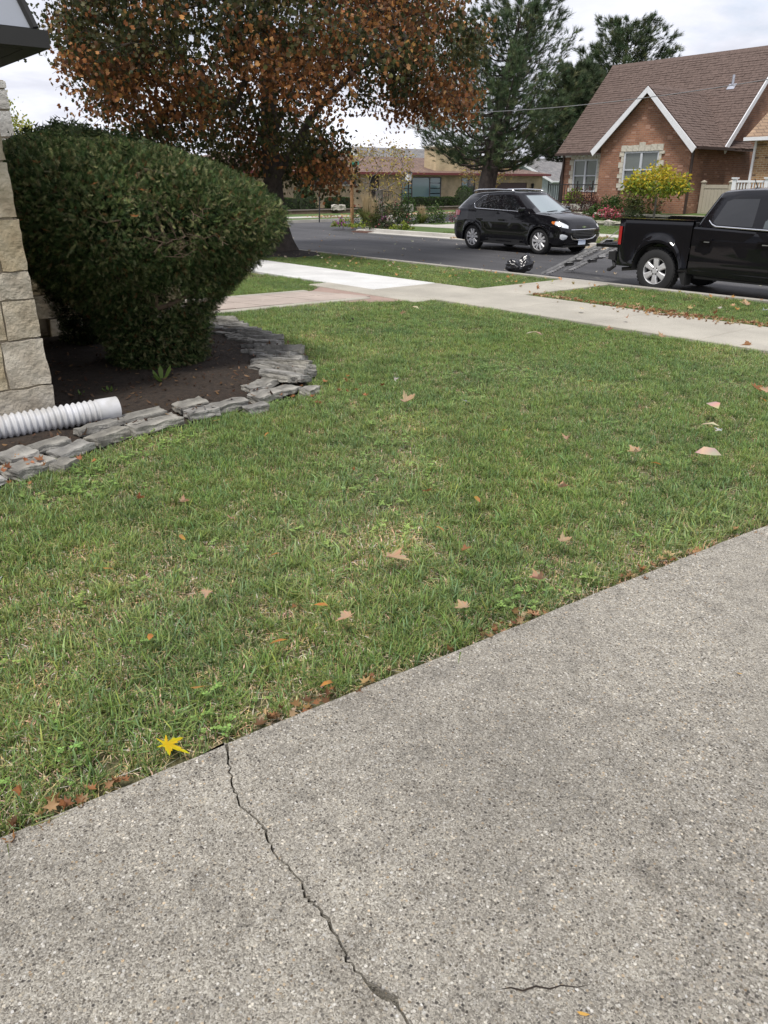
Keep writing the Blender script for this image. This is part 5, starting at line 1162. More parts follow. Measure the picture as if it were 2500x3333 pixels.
# ---------------------------------------------------------------- vehicles
def paint(name, c, rough=0.28):
    m, nt, bs, N, L = nodes(name); bs.inputs['Base Color'].default_value = rgba(c); bs.inputs['Roughness'].default_value = rough
    bs.inputs['Coat Weight'].default_value = 1.0; bs.inputs['Coat IOR'].default_value = 1.42; bs.inputs['Specular IOR Level'].default_value = 0.05
    tc = N('ShaderNodeTexCoord'); n = noise_n(N, L, tc, 3.0, 6); mr = N('ShaderNodeMapRange'); mr.inputs[3].default_value = 0.01; mr.inputs[4].default_value = 0.07; L(n.outputs['Fac'], mr.inputs[0]); L(mr.outputs[0], bs.inputs['Coat Roughness'])
    return m
M_PAINT = paint('black paint', (0.006, 0.006, 0.008)); M_PLAST = mat('black plastic', (0.014, 0.014, 0.015), 0.6, 0.1, 10)
M_RUB = mat('tyre rubber', (0.018, 0.018, 0.019), 0.8, 0.15, 8, 0.002, 60); M_CHROME = mat('chrome', (0.78, 0.79, 0.82), 0.12, 0, metal=1.0); M_ALLOY = mat('silver alloy', (0.60, 0.60, 0.61), 0.35, 0.05, 5, metal=0.35)
M_DARKM = mat('dark metal', (0.03, 0.03, 0.03), 0.5, 0.1); M_TINT = glass('tinted glass', (0.010, 0.011, 0.013), 0.03); M_WSHIELD = glass('windshield glass', (0.20, 0.25, 0.27), 0.04, 1.0)  # windshield base colour is paled to stand in for reflected sky
M_CLEARG = glass('side glass', (0.05, 0.065, 0.07), 0.04, 0.8)
M_TAIL = mat('red tail lens', (0.42, 0.012, 0.016), 0.15, 0.05, coat=1.0); M_LENS = mat('clear lamp lens', (0.62, 0.66, 0.70), 0.12, 0.15, 12, coat=1.0); M_AMBER = mat('amber lens', (0.5, 0.14, 0.03), 0.2, 0)
def loft_body(st, arches, ns=None, nose=None):
    """st: dict x -> (half width, sill z, crease z, belt z, belt half width, top centre z). arches: (x, r, zc). returns grid rows"""
    xs = sorted(st); X = set(xs)
    for xa, ra, zc in arches:
        for k in range(17): X.add(round(xa + ra * math.cos(math.pi * k / 16), 4))
    a, b = xs[0], xs[-1]
    for k in range(41): X.add(round(lerp(a, b, k / 40), 4))
    X = sorted(X); A = np.array([st[x] for x in xs]); rows = []
    for x in X:
        w, zs_, zc_, zb, wb, zt = [np.interp(x, xs, A[:, k]) for k in range(6)]
        zl = zs_
        for xa, ra, zca in arches:
            d = ra * ra - (x - xa) ** 2
            if d > 0: zl = max(zl, zca + math.sqrt(d))
        fl = .0
        for xa, ra, zca in arches:                    # lip flare round each arch
            q = math.hypot(x - xa, 0); fl = max(fl, .022 * max(0, 1 - max(0, q - ra) / .12) if q > ra * .0 else 0)
        win = w - .30
        half = [(0, zs_), (win, zs_), (win, max(zl, zs_ + .001)), (w - .03, max(zl, zs_ + .002)), (w + fl - .005, zl + .02), (w + fl, zl + .06), (w + fl * .4, lerp(zl + .06, zc_, .4)), (w - .012, lerp(zl + .06, zc_, .8)), (w, zc_), (w - .006, zc_ + .03), (lerp(w, wb, .6), lerp(zc_, zb, .6)), (wb + .008, zb - .03), (wb - .015, zb), (wb * .82, lerp(zb, zt, .55)), (wb * .45, lerp(zb, zt, .9)), (0, zt)]
        rows.append([(x, -y, z) for y, z in half] + [(x, y, z) for y, z in reversed(half[:-1])])
    return rows
def body_mesh(rows, deform=None):
    mb = MB()
    if deform: rows = [[deform(*p) for p in r] for r in rows]
    mb.grid(rows); n = len(rows[0])
    for row, rev in ((rows[0], True), (rows[-1], False)):   # caps as strips between the two halves
        b = len(mb.v); mb.v.extend(row); h = n // 2
        for i in range(h):
            q = (b + i, b + i + 1, b + n - 2 - i, b + n - 1 - i) if i < h - 1 else (b + i, b + i + 1, b + n - 1 - i)
            mb.f.append(q[::-1] if rev else q)
    return mb
def cabin(B, Rf, zb, zr, bulge=.03, n=10):
    """greenhouse between belt outline B and roof outline Rf (lists of x, half width from rear to front); returns side(x,z)->y and an MB"""
    pass
def wheel(parent, x, y, r, rw, rim, spokes, side, kind):
    """axle along y; side=-1 shows its face to -y"""
    root = empty('wheel', (x, y, r), 0); root.parent = parent
    if side > 0: root.rotation_euler = (0, 0, math.pi)
    h = rw / 2; p = [(rim - .01, h - .02), (rim, h - .005), (rim + .02, h), (r - .06, h + .004), (r - .02, h - .012), (r, h - .045)]
    prof = [(a, -b) for a, b in p] + [(r, 0.0)] + [(a, b) for a, b in reversed(p)]
    t = MB().lathe(prof, 40, 'Y').build('tyre', M_RUB, root, True, angle=35)
    tr = MB()
    for k in range(36):
        a = 2 * math.pi * k / 36
        for j, yy in enumerate((-h * .55, 0, h * .55)): tr.box(((r + .0) * math.cos(a + j * .06), yy, (r) * math.sin(a + j * .06)), (.012, h * .42, .04), Matrix.Rotation(-a - j * .06, 3, 'Y'))
    tr.build('tread', M_RUB, t)
    rm = MB().lathe([(rim - .012, h - .02), (rim - .012, -h + .015), (rim - .002, -h + .008), (rim + .004, -h + .02)], 40, 'Y').build('rim', M_ALLOY, root, True, angle=35)
    MB().lathe([(0, -h + .11), (rim - .014, -h + .11), (rim - .014, -h + .13), (0, -h + .13)], 30, 'Y').build('brake_disc', M_DARKM, root, True, angle=30)
    yf = -h + .03
    for k in range(spokes):
        a = 2 * math.pi * k / spokes + math.pi / 2; w0, w1 = (.042, .050) if kind == 'truck' else (.034, .028)
        ms = MB()
        for off in ((0,) if kind == 'truck' else (-.055, .055)):
            P0, P1 = .05, rim - .014; prof2 = []
            sp = []
            for rr, ww, yy in ((P0, w0, yf), (lerp(P0, P1, .55), (w0 + w1) / 2, yf - .012), (P1, w1 * (1.25 if kind == 'truck' else 1.1), yf - .006)):
                o_ = off * rr / P1 * 1.15; sp.append([(rr, yy, o_ - ww), (rr, yy - .012, o_ - ww * .7), (rr, yy - .012, o_ + ww * .7), (rr, yy, o_ + ww), (rr, yy + .05, o_ + ww), (rr, yy + .05, o_ - ww)])
            g = MB(); 
            for i in range(2):
                b = len(g.v); g.v.extend(sp[i]); g.v.extend(sp[i + 1]); g.f.extend([(b + q, b + (q + 1) % 6, b + 6 + (q + 1) % 6, b + 6 + q) for q in range(6)])
            ms.add(g.v, g.f)
        ms.xform(Matrix.Rotation(-a, 4, 'Y')); ms.build('spoke', M_ALLOY, rm, True, angle=30, fix=True)
    hub = MB().lathe([(0, yf - .022), (.045, yf - .022), (.06, yf - .01), (.075, yf + .03)], 20, 'Y').build('hub', M_ALLOY, root, True, angle=30)
    nn = 6 if kind == 'truck' else 5
    for k in range(nn):
        a = 2 * math.pi * (k + .5) / nn + math.pi / 2; MB().lathe([(0, -.012), (.012, -.012), (.014, .01)], 6, 'Y', (.058 * math.cos(a), yf - .012, .058 * math.sin(a))).build('lug_nut', M_DARKM, hub)
    return root
def side_poly(pts, yf, s, off, m, name, parent, th=.006):
    """flat-ish panel outlined in x, z and laid on the side surface y = s*yf(x, z)"""
    c = (sum(p[0] for p in pts) / len(pts), sum(p[1] for p in pts) / len(pts)); mb = MB(); rings = []
    for k in (1, .66, .33):
        rings.append([(lerp(c[0], x, k), lerp(c[1], z, k)) for x, z in pts])
    n = len(pts); vs = [(x, s * (yf(x, z) + off), z) for r_ in rings for x, z in r_] + [(c[0], s * (yf(*c) + off), c[1])]
    fs = []
    for j in range(2):
        for i in range(n): q = (j * n + i, j * n + (i + 1) % n, (j + 1) * n + (i + 1) % n, (j + 1) * n + i); fs.append(q if s < 0 else q[::-1])
    for i in range(n): q = (2 * n + i, 2 * n + (i + 1) % n, 3 * n); fs.append(q if s < 0 else q[::-1])
    k0 = len(vs); vs += [(x, s * (yf(x, z) + off - th - .004), z) for x, z in pts]
    fs += [((i + 1) % n, i, k0 + i, k0 + (i + 1) % n) if s < 0 else (i, (i + 1) % n, k0 + (i + 1) % n, k0 + i) for i in range(n)]
    return mb.add(vs, fs).build(name, m, parent, True, angle=40)
def strip(path, yf, s, off, w, m, name, parent):
    mb = MB(); rows = []
    for x, z in path:
        y = yf(x, z) + off; rows.append([(x, s * (y - .012), z - w / 2), (x, s * y, z - w / 2), (x, s * (y + .006), z), (x, s * y, z + w / 2), (x, s * (y - .012), z + w / 2)])
    return mb.grid(rows).build(name, m, parent, True, fix=True)
def greenhouse(st_b, st_r, roofz, m, parent, crown=.05, name='cabin'):
    """st_b: belt points (x, hw, z) rear->front, st_r: roof points of same count"""
    rings = []; nv = 6
    for v in range(nv + 1):
        k = v / nv; kk = k ** 1.15; rings.append([(lerp(a[0], b[0], k), lerp(a[1], b[1], kk), lerp(a[2], b[2], k)) for a, b in zip(st_b, st_r)])
    last = rings[-1]
    for q, dz_ in ((.93, .022), (.75, .04), (.4, .052), (0.0, .056)):
        cx = sum(p[0] for p in last) / len(last); rings.append([(lerp(cx, p[0], .985 if q > .7 else .97), p[1] * q, p[2] + dz_) for p in last])
    mb = MB(); n = len(st_b)
    rows = [[(x, -y, z) for x, y, z in r_] for r_ in rings]; mb.grid(rows); mb.grid([[(x, y, z) for x, y, z in r_][::-1] for r_ in rings])
    # front and rear between the halves
    for e, rv in ((0, False), (n - 1, True)):
        R_ = []
        for r_ in rings:
            x, y, z = r_[e]; sgn = -1 if e == 0 else 1
            R_.append([(x + sgn * .07 * (1 - (j / 4 - 1) ** 2) * (1 if y > .1 else 0), y * (j / 4 - 1), z) for j in range(9)])
        mb.grid(R_ if rv else [q[::-1] for q in R_])
    return mb.build(name, m, parent, True, angle=50, fix=True)
def lamp_patch(P, m, name, parent): return MB().grid(P).build(name, m, parent, True)

def suv():
    # front axle x=1.36, rear axle x=-1.36
    T = empty('suv', (0, 0, 0), 0, 'black crossover SUV with chrome grille surround driving along the asphalt road', 'car')
    ra = .40; st = {-2.340: (0.700, 0.420, 0.782, 1.125, 0.660, 1.135), -2.280: (0.820, 0.340, 0.802, 1.145, 0.760, 1.165), -2.100: (0.900, 0.270, 0.823, 1.165, 0.830, 1.185), -1.600: (0.925, 0.240, 0.843, 1.175, 0.870, 1.185), -0.600: (0.920, 0.220, 0.843, 1.145, 0.870, 1.155), 0.600: (0.920, 0.220, 0.833, 1.105, 0.870, 1.115), 1.100: (0.925, 0.230, 0.815, 1.080, 0.860, 1.130), 1.576: (0.925, 0.260, 0.805, 1.040, 0.830, 1.090), 1.891: (0.910, 0.270, 0.765, 0.970, 0.780, 1.020), 2.071: (0.860, 0.280, 0.725, 0.910, 0.720, 0.960), 2.179: (0.760, 0.300, 0.685, 0.850, 0.640, 0.890), 2.215: (0.660, 0.360, 0.645, 0.790, 0.560, 0.820)}
    rows = loft_body(st, [(1.36, ra, .345), (-1.36, ra, .345)])
    def df(x, y, z):
        if x > 1.75: x -= .16 * ((x - 1.75) / .465) ** 2 * max(0, abs(z - .58) - .08) / .3
        if x < -2.0: x += .10 * ((-2.0 - x) / .3) * max(0, abs(z - .62) - .10) / .3
        return (x, y, z)
    body_mesh(rows, df).build('body', M_PAINT, T, True, angle=32, fix=True)
    sb = [(-2.22, .74, 1.15), (-2.0, .84, 1.16), (-1.5, .862, 1.16), (-.6, .865, 1.135), (.2, .865, 1.11), (.75, .85, 1.095), (1.1, .80, 1.085)]
    sr = [(-1.86, .54, 1.53), (-1.72, .60, 1.56), (-1.3, .635, 1.60), (-.6, .65, 1.63), (-.1, .65, 1.63), (.16, .635, 1.61), (.27, .60, 1.585)]
    greenhouse(sb, sr, None, M_PAINT, T)
    B = np.array(sb); Rr = np.array(sr)
    def yf(x, z):
        # invert the ruled surface
        k = .5
        for _ in range(12):
            zb = np.interp(x, lerp(B[:, 0], Rr[:, 0], k), B[:, 2]); zr = np.interp(x, lerp(B[:, 0], Rr[:, 0], k), Rr[:, 2]); k = min(1, max(0, (z - zb) / (zr - zb)))
        xs = lerp(B[:, 0], Rr[:, 0], k); return np.interp(x, xs, lerp(B[:, 1], Rr[:, 1], k ** 1.15))
    bx = np.array(sorted(st)); bw = np.array([st[x][0] for x in bx]); by = lambda x, z: np.interp(x, bx, bw)
    bb = np.array([[st[x][k] for k in range(6)] for x in bx])
    def bs_(x, z):
        w, _, zc, zb, wb, _ = [np.interp(x, bx, bb[:, k]) for k in range(6)]; return w - .012 if z < zc else lerp(w, wb, min(1, (z - zc) / (zb - zc)))
    for s in (-1, 1):
        side_poly([(-.30, 1.175), (.64, 1.14), (.60, 1.17), (.06, 1.525), (-.30, 1.555)], yf, s, .004, M_TINT, 'front_side_window', T)
        side_poly([(-1.30, 1.215), (-.36, 1.178), (-.36, 1.555), (-1.0, 1.535), (-1.20, 1.38)], yf, s, .004, M_TINT, 'rear_side_window', T)
        side_poly([(-2.0, 1.27), (-1.56, 1.245), (-1.28, 1.49), (-1.74, 1.475)], yf, s, .005, M_TINT, 'quarter_window', T)
        strip([(-1.42, 1.33), (-1.35, 1.21), (-1.28, 1.18), (-.3, 1.152), (.72, 1.115)], yf, s, .008, .024, M_CHROME, 'chrome_trim', T)
        strip([(-1.42, 1.33), (-1.16, 1.52), (-.95, 1.572)], yf, s, .008, .020, M_CHROME, 'chrome_trim', T)
        MB().tube([(.05, s * .63, 1.655), (-.05, s * .645, 1.69), (-.7, s * .655, 1.712), (-1.4, s * .645, 1.70), (-1.62, s * .63, 1.66)], .024, 8).build('roof_rail', M_CHROME, T, True)
        side_poly([(-.98, .21), (.98, .21), (.96, .36), (-.96, .36)], bs_, s, .012, M_PLAST, 'rocker_panel', T)
        for xa in (1.36, -1.36):
            arcp = [(xa + (.405) * math.cos(math.pi * k / 14), .345 + .405 * math.sin(math.pi * k / 14)) for k in range(15)]; out = [(xa + .45 * math.cos(math.pi * k / 14), .345 + .45 * math.sin(math.pi * k / 14)) for k in range(15)]
            mb = MB(); mb.grid([[(a[0], s * (bs_(*a) + .028), a[1]), (b[0], s * (bs_(*b) + .022), b[1]), (b[0], s * (bs_(*b) - .01), b[1])] for a, b in zip(arcp, out)]); mb.build('arch_trim', M_PLAST, T, True, angle=40)
        for x0, x1 in ((-.32, .90), (-1.24, -.34)):   # doors as proud skins with shut lines
            pts = [(x0, .40), (x1, .40), (x1 + (.0 if x1 < 0 else .05), .70), (x1 + (.0 if x1 < 0 else .03), 1.07), (x0 - (.0 if x0 > -1 else -.02), 1.11)] if x0 > -1 else [(-.86, .40), (x1, .40), (x1, 1.11), (x0, 1.135), (x0, .86), (-.98, .70)]
            d = side_poly(pts, bs_, s, .004, M_PAINT, 'door', T)
            hx = x0 + .1; MB().box((hx + .08, s * (bs_(hx, .9) + .03), .90 - .02), (.20, .03, .035)).build('handle', M_PAINT, d)
        m_ = MB().box((.72, s * 1.0, 1.17), (.12, .22, .14)); mm = m_.build('mirror', M_PAINT, T); bv = mm.modifiers.new('b', 'BEVEL'); bv.width = .04; bv.segments = 3
        # head lamp wraps round the corner, fog lamp and tail lamp
        def wrap(prs, off):
            R_ = []
            for x, z0, z1 in prs:
                w0 = np.interp(x, bx, bw); R_.append([Vector(df(x, s * (lerp(w0, np.interp(x, bx, bb[:, 4]), max(0, (z - np.interp(x, bx, bb[:, 2])) / .2)) + off), z)) for z in np.linspace(z0, z1, 5)])
            return R_
        lamp_patch(wrap([(1.81, 0.8400000000000001, 0.895), (1.918, 0.805, 0.9), (2.026, 0.775, 0.885), (2.116, 0.75, 0.8600000000000001), (2.183, 0.73, 0.8250000000000001), (2.211, 0.7200000000000001, 0.785)], .014), M_LENS, 'headlight', T)
        lamp_patch(wrap([(1.756, 0.865, 0.9), (1.801, 0.8400000000000001, 0.898), (1.873, 0.8150000000000001, 0.902)], .018), M_AMBER, 'side_marker', T)
        lamp_patch(wrap([(2.08, 0.47, 0.56), (2.125, 0.43, 0.575), (2.179, 0.42, 0.56), (2.206, 0.45, 0.53)], .012), M_LENS, 'fog_light', T)
        lamp_patch([[(x, s * (bs_(x, z) + .012), z) for z in np.linspace(.97, 1.11, 4)] for x in (-1.98, -2.1, -2.2, -2.28, -2.335)], M_TAIL, 'taillight', T)
        wheel(T, 1.36, s * .80, .355, .225, .245, 5, s, 'suv'); wheel(T, -1.36, s * .80, .355, .225, .245, 5, s, 'suv')
    # windshield and rear glass between the pillars
    def wsgrid(yl, k0, k1, e, off):
        R_ = []
        for k in np.linspace(k0, k1, 5):
            a, b = sb[e], sr[e]; x, hw, z = lerp(a[0], b[0], k), lerp(a[1], b[1], k ** 1.15), lerp(a[2], b[2], k); sg = 1 if e else -1
            R_.append([(x + sg * (.07 * (1 - q * q) + off), hw * yl * q * sg, z) for q in np.linspace(-1, 1, 9)])
        return R_
    MB().grid(wsgrid(.93, .05, .93, -1, .006)).build('windshield', M_WSHIELD, T, True); MB().grid(wsgrid(.86, .12, .9, 0, .006)).build('rear_window', M_TINT, T, True)
    for q in (.25, -.35): MB().tube([(1.12, q, 1.125), (1.06, q + .5, 1.15)], .011, 5).build('wiper', M_PLAST, T)
    MB().b2(-1.2, -.1, -.42, .42, 1.682, 1.690).build('sunroof', M_TINT, T)
    # nose: dual grille, chrome surround, plate
    def nose(y, z, off):
        ay = abs(y); x = 2.222 - .06 * (ay / .6) ** 2 - .16 * 1.06 * max(0, abs(z - .58) - .08) / .3 - (.22 * max(0, ay - .56) / .2) + off; return (x, y, z)
    def npatch(y0, y1, zf0, zf1, off, n=9, k=3): return [[nose(lerp(y0, y1, i / n), lerp(zf0(lerp(y0, y1, i / n)), zf1(lerp(y0, y1, i / n)), j / k), off) for j in range(k + 1)] for i in range(n + 1)]
    gl = MB().grid(npatch(-.52, .52, lambda y: .43 + .10 * (abs(y) / .52) ** 2, lambda y: .655, .016)).build('lower_grille', M_PLAST, T, True)
    for k in range(5):
        z = .475 + .04 * k; hwid = .46 if k > 0 else .38; MB().tube([nose(lerp(-hwid, hwid, i / 8), z, .024) for i in range(9)], .011, 5).build('grille_bar', M_DARKM, gl)
    ug = MB().grid(npatch(-.50, .50, lambda y: .715, lambda y: .79, .014)).build('upper_grille', M_PLAST, T, True)
    MB().tube([nose(lerp(-.60, .60, i / 16), .678 - .0 * abs(lerp(-1, 1, i / 16)), .03) for i in range(17)], .016, 6).build('chrome_bar', M_CHROME, T, True)
    MB().tube([nose(-.60, .678, .026), nose(-.575, .60, .028), nose(-.53, .50, .03), nose(-.44, .435, .032), nose(-.2, .412, .034), nose(.2, .412, .034), nose(.44, .435, .032), nose(.53, .50, .03), nose(.575, .60, .028), nose(.60, .678, .026)], .020, 8).build('chrome_surround', M_CHROME, T, True)
    bt = MB(); c = nose(0, .745, .036)
    bt.add([(c[0], y, c[2] + z) for y, z in ((-.075, -.012), (-.025, -.012), (-.02, -.026), (.03, -.026), (.034, -.012), (.085, -.012), (.072, .012), (.022, .012), (.018, .026), (-.034, .026), (-.038, .012), (-.088, .012))], [tuple(range(12))]); bt.build('emblem', M_CHROME, T)
    pl = MB().box(nose(-.02, .355, .05), (.012, .31, .16)).build('licence_plate', mat('plate white', (0.62, .70, .82), .5, 0), T)
    q = nose(-.02, .355, .0575); MB().box((q[0], q[1], q[2] + .055), (.003, .30, .04)).build('plate_band', mat('plate blue', (0.08, .25, .62), .5, 0), pl)
    MB().grid(npatch(-.66, .66, lambda y: .285, lambda y: .345, .03)).build('bumper_lip', M_PLAST, T, True)
    MB().b2(-2.0, 2.0, -.6, .6, .2, .26).build('underbody', M_DARKM, T)
    return T
S = suv()
hd = RA(-52); S.rotation_euler = (0, 0, hd)
mid = W(-16.0, 18.1)
# the near (right hand) wheels sit .91 m to the right of the centre line
S.location = Vector((mid.x - math.sin(hd) * .91, mid.y + math.cos(hd) * .91, ROADZ + .003))

def truck():
    # x forward, rear axle x=0, front axle 3.26; right side (-y) faces the house
    T = empty('pickup_truck', (0, 0, 0), 0, 'black crew cab pickup truck with open tailgate parked at the kerb', 'truck')
    ra = .475; zc = .385
    ax = [(0, ra, zc), (3.26, ra, zc)]
    # cab and nose body
    st = {.62: (.915, .36, .92, 1.16, .90, 1.17), 1.2: (.925, .34, .93, 1.14, .895, 1.15), 2.2: (.925, .33, .93, 1.10, .89, 1.12), 2.75: (.925, .33, .93, 1.09, .87, 1.14), 3.26: (.935, .36, .92, 1.06, .84, 1.13), 3.8: (.92, .38, .88, 1.02, .80, 1.08), 4.05: (.86, .40, .84, .96, .74, 1.0), 4.15: (.76, .44, .80, .90, .66, .92)}
    def df(x, y, z):
        if x > 3.7: x -= .14 * ((x - 3.7) / .45) ** 2 * max(0, abs(z - .68) - .1) / .3
        return (x, y, z)
    body_mesh(loft_body(st, [ax[1]]), df).build('body', M_PAINT, T, True, angle=32, fix=True)
    # bed: outer skins with wheel arch, inner walls, floor
    bx0, bx1 = -.88, .60; xs = sorted(set([round(lerp(bx0, bx1, k / 16), 4) for k in range(17)] + [round(ra * math.cos(math.pi * k / 18), 4) for k in range(19)]))
    for s in (-1, 1):
        rows = []
        for x in xs:
            zl = .42 if x < 0 else .40
            if abs(x) < ra: zl = max(zl, zc + math.sqrt(ra * ra - x * x))
            d0 = math.hypot(x, 0); fl = .055 * max(0, 1 - max(0, abs(x) - .42) / .20)
            end = max(0, (-.78 - x) / .10); w = .925 - .05 * end ** 2
            rows.append([(x, s * y, z) for y, z in ((w - .28, zl + .0), (w + fl - .02, zl), (w + fl, zl + .015), (w + fl, zl + .05), (w + fl * .93, zl + .085), (w + fl * .1, zl + .135), (w - .004, max(.93, zl + .155)), (w - .008, 1.06), (w - .014, 1.17), (w - .022, 1.225), (w - .04, 1.245), (w - .10, 1.245), (w - .105, 1.19), (w - .105, .80))])
        MB().grid(rows if s > 0 else [r_[::-1] for r_ in rows]).build('bed_side', M_PAINT, T, True, angle=38, fix=True)
        MB().b2(bx0 + .02, bx1, min(s * .79, s * .912), max(s * .79, s * .912), 1.247, 1.262).build('bed_rail_cap', M_PAINT, T)
        # rear closing plate of the bed side carrying the lamp
        MB().b2(bx0 - .0, bx0 + .05, min(s * .76, s * .868), max(s * .76, s * .868), .46, 1.243).build('bed_corner', M_PAINT, T)
        tl = [[(x, s * (y), z) for z in np.linspace(.80 + .0, 1.12, 6)] for x, y in ((-.78, .934), (-.82, .930), (-.865, .908), (-.892, .872), (-.90, .80))]
        MB().grid(tl).build('taillight', M_TAIL, T, True)
        arcp = [(ra * 1.0 * math.cos(math.pi * k / 16), zc + ra * math.sin(math.pi * k / 16)) for k in range(17)]
        MB().grid([[(x, s * .965, z), (x * .9, s * .66, zc + (z - zc) * .97), (x * .8, s * .64, zc + (z - zc) * .6)] for x, z in arcp]).build('wheel_well', M_PLAST, T, True)
    MB().b2(bx0 + .03, bx1, -.82, .82, .72, .79).build('bed_floor', M_PLAST, T); MB().b2(bx1 - .05, bx1, -.82, .82, .79, 1.22).build('bed_bulkhead', M_PLAST, T)
    # open tailgate lying level, its inner face up
    tg = MB().b2(bx0 - .56, bx0 - .04, -.77, .77, .72, .785).build('tailgate', M_PAINT, T); bv = tg.modifiers.new('b', 'BEVEL'); bv.width = .012; bv.segments = 2
    for k in range(5): MB().b2(bx0 - .5, bx0 - .1, -.66 + .28 * k, -.50 + .28 * k, .786, .797).build('tailgate_rib', M_PLAST, tg)
    for s in (-1, 1): MB().tube([(bx0 + .03, s * .775, 1.12), (bx0 - .42, s * .765, .80)], .008, 5).build('tailgate_cable', M_ALLOY, T)
    # bumper, step, hitch, exhaust
    MB().prism_y([(-1.04, .52), (-1.04, .66), (-.89, .67), (-.89, .50)], -.90, .90).build('rear_bumper', M_PLAST, T)
    MB().tube([(-.96, -.84, .52), (-.90, -.87, .40), (-1.0, -.87, .33), (-1.04, -.86, .33)], .035, 8).build('bumper_step', M_PLAST, T)
    MB().tube([(-.30, -.50, .40), (-.58, -.60, .37), (-.82, -.74, .345)], .034, 10).build('exhaust_pipe', M_DARKM, T, True)
    MB().b2(-1.22, -.95, -.04, .04, .40, .48).build('tow_hitch', M_DARKM, T)
    MB().b2(-.9, 4.0, -.52, .52, .38, .46).build('frame', M_DARKM, T); MB().tube([(0, -.75, zc), (0, .75, zc)], .06, 8).build('axle', M_DARKM, T); MB().tube([(3.26, -.75, zc), (3.26, .75, zc)], .05, 8).build('axle', M_DARKM, T)
    MB().b2(1.0, 1.6, .1, .5, .30, .40).build('fuel_tank', M_DARKM, T)
    # greenhouse
    sb = [(.62, .80, 1.165), (.72, .875, 1.165), (1.3, .885, 1.15), (1.9, .885, 1.13), (2.35, .88, 1.115), (2.62, .86, 1.105), (2.92, .80, 1.10)]
    sr = [(.86, .60, 1.68), (.94, .645, 1.70), (1.25, .665, 1.725), (1.6, .67, 1.735), (1.85, .665, 1.73), (2.0, .65, 1.715), (2.14, .61, 1.69)]
    greenhouse(sb, sr, None, M_PAINT, T)
    B = np.array(sb); Rr = np.array(sr)
    def yf(x, z):
        k = .5
        for _ in range(12):
            xs_ = lerp(B[:, 0], Rr[:, 0], k); zb = np.interp(x, xs_, B[:, 2]); zr = np.interp(x, xs_, Rr[:, 2]); k = min(1, max(0, (z - zb) / (zr - zb)))
        return np.interp(x, lerp(B[:, 0], Rr[:, 0], k), lerp(B[:, 1], Rr[:, 1], k ** 1.15))
    bxs = np.array(sorted(st)); bb = np.array([st[x] for x in bxs])
    def bs_(x, z):
        w, _, zc_, zb, wb, _ = [np.interp(x, bxs, bb[:, k]) for k in range(6)]; return w - .010 if z < zc_ else lerp(w, wb, min(1, (z - zc_) / (zb - zc_)))
    for s in (-1, 1):
        side_poly([(.93, 1.24), (1.0, 1.205), (1.62, 1.185), (1.60, 1.615), (1.15, 1.605), (1.05, 1.57)], yf, s, .005, M_TINT, 'rear_side_window', T)
        side_poly([(1.80, 1.175), (2.58, 1.155), (2.55, 1.20), (2.12, 1.585), (1.80, 1.615)], yf, s, .005, M_CLEARG, 'front_side_window', T)
        strip([(.85, 1.265), (.92, 1.205), (1.0, 1.175), (1.70, 1.152), (2.66, 1.125)], yf, s, .010, .026, M_CHROME, 'chrome_trim', T)
        for x0, x1 in ((.70, 1.695), (1.71, 2.72)):
            d = side_poly([(x0, .46), (x1, .44), (x1, 1.09), (x0, 1.12)], bs_, s, .004, M_PAINT, 'door', T)
            MB().box((x0 + .19, s * (bs_(x0 + .2, .97) + .030), .965), (.22, .03, .035)).build('handle', M_PAINT, d); MB().box((x0 + .2, s * (bs_(x0 + .2, .97) + .010), .925), (.10, .006, .014)).build('handle_recess', M_ALLOY, d)
        strip([(.72, .45), (1.7, .43), (2.74, .42)], bs_, s, .008, .02, M_PAINT, 'sill_moulding', T)
        side_poly([(.74, .31), (2.72, .30), (2.72, .37), (.74, .38)], bs_, s, -.03, M_PLAST, 'rocker_panel', T)
        mm = MB().box((2.52, s * 1.03, 1.19), (.13, .24, .20)).build('mirror', M_PAINT, T); bv = mm.modifiers.new('b', 'BEVEL'); bv.width = .05; bv.segments = 3
        MB().grid([[(x, s * (np.interp(x, bxs, bb[:, 0]) + .012), z) for z in np.linspace(.80, .93, 4)] for x in (3.78, 3.9, 4.0, 4.08)]).build('headlight', M_LENS, T, True)
        MB().prism_y([(.46, .46), (.60, .40), (.60, .18), (.565, .18), (.44, .42)], min(s * .70, s * .93), max(s * .70, s * .93)).build('mud_flap', M_PLAST, T, fix=True)
        wheel(T, 0, s * .82, .383, .255, .232, 6, s, 'truck'); wheel(T, 3.26, s * .82, .383, .255, .232, 6, s, 'truck')
    def wsgrid(yl, k0, k1, e, off):
        R_ = []
        for k in np.linspace(k0, k1, 5):
            a, b = sb[e], sr[e]; x, hw, z = lerp(a[0], b[0], k), lerp(a[1], b[1], k ** 1.15), lerp(a[2], b[2], k); sg = 1 if e else -1
            R_.append([(x + sg * (.07 * (1 - q * q) + off), hw * yl * q * sg, z) for q in np.linspace(-1, 1, 9)])
        return R_
    MB().grid(wsgrid(.93, .05, .93, -1, .006)).build('windshield', M_WSHIELD, T, True); MB().grid(wsgrid(.84, .10, .86, 0, .006)).build('rear_window', M_TINT, T, True)
    MB().tube([(1.32, -.3, 1.77), (1.24, -.3, 1.92)], .007, 5).b2(1.29, 1.37, -.33, -.27, 1.762, 1.785).build('antenna', M_PLAST, T)
    MB().b2(4.02, 4.10, -.55, .55, .55, .84).build('grille', M_PLAST, T); MB().b2(4.0, 4.12, -.60, .60, .68, .72).build('chrome_bar', M_CHROME, T)
    return T
K = truck(); K.rotation_euler = (0, 0, ROT)
K.location = W(-7.82, 12.98 + .965, ROADZ + .02)
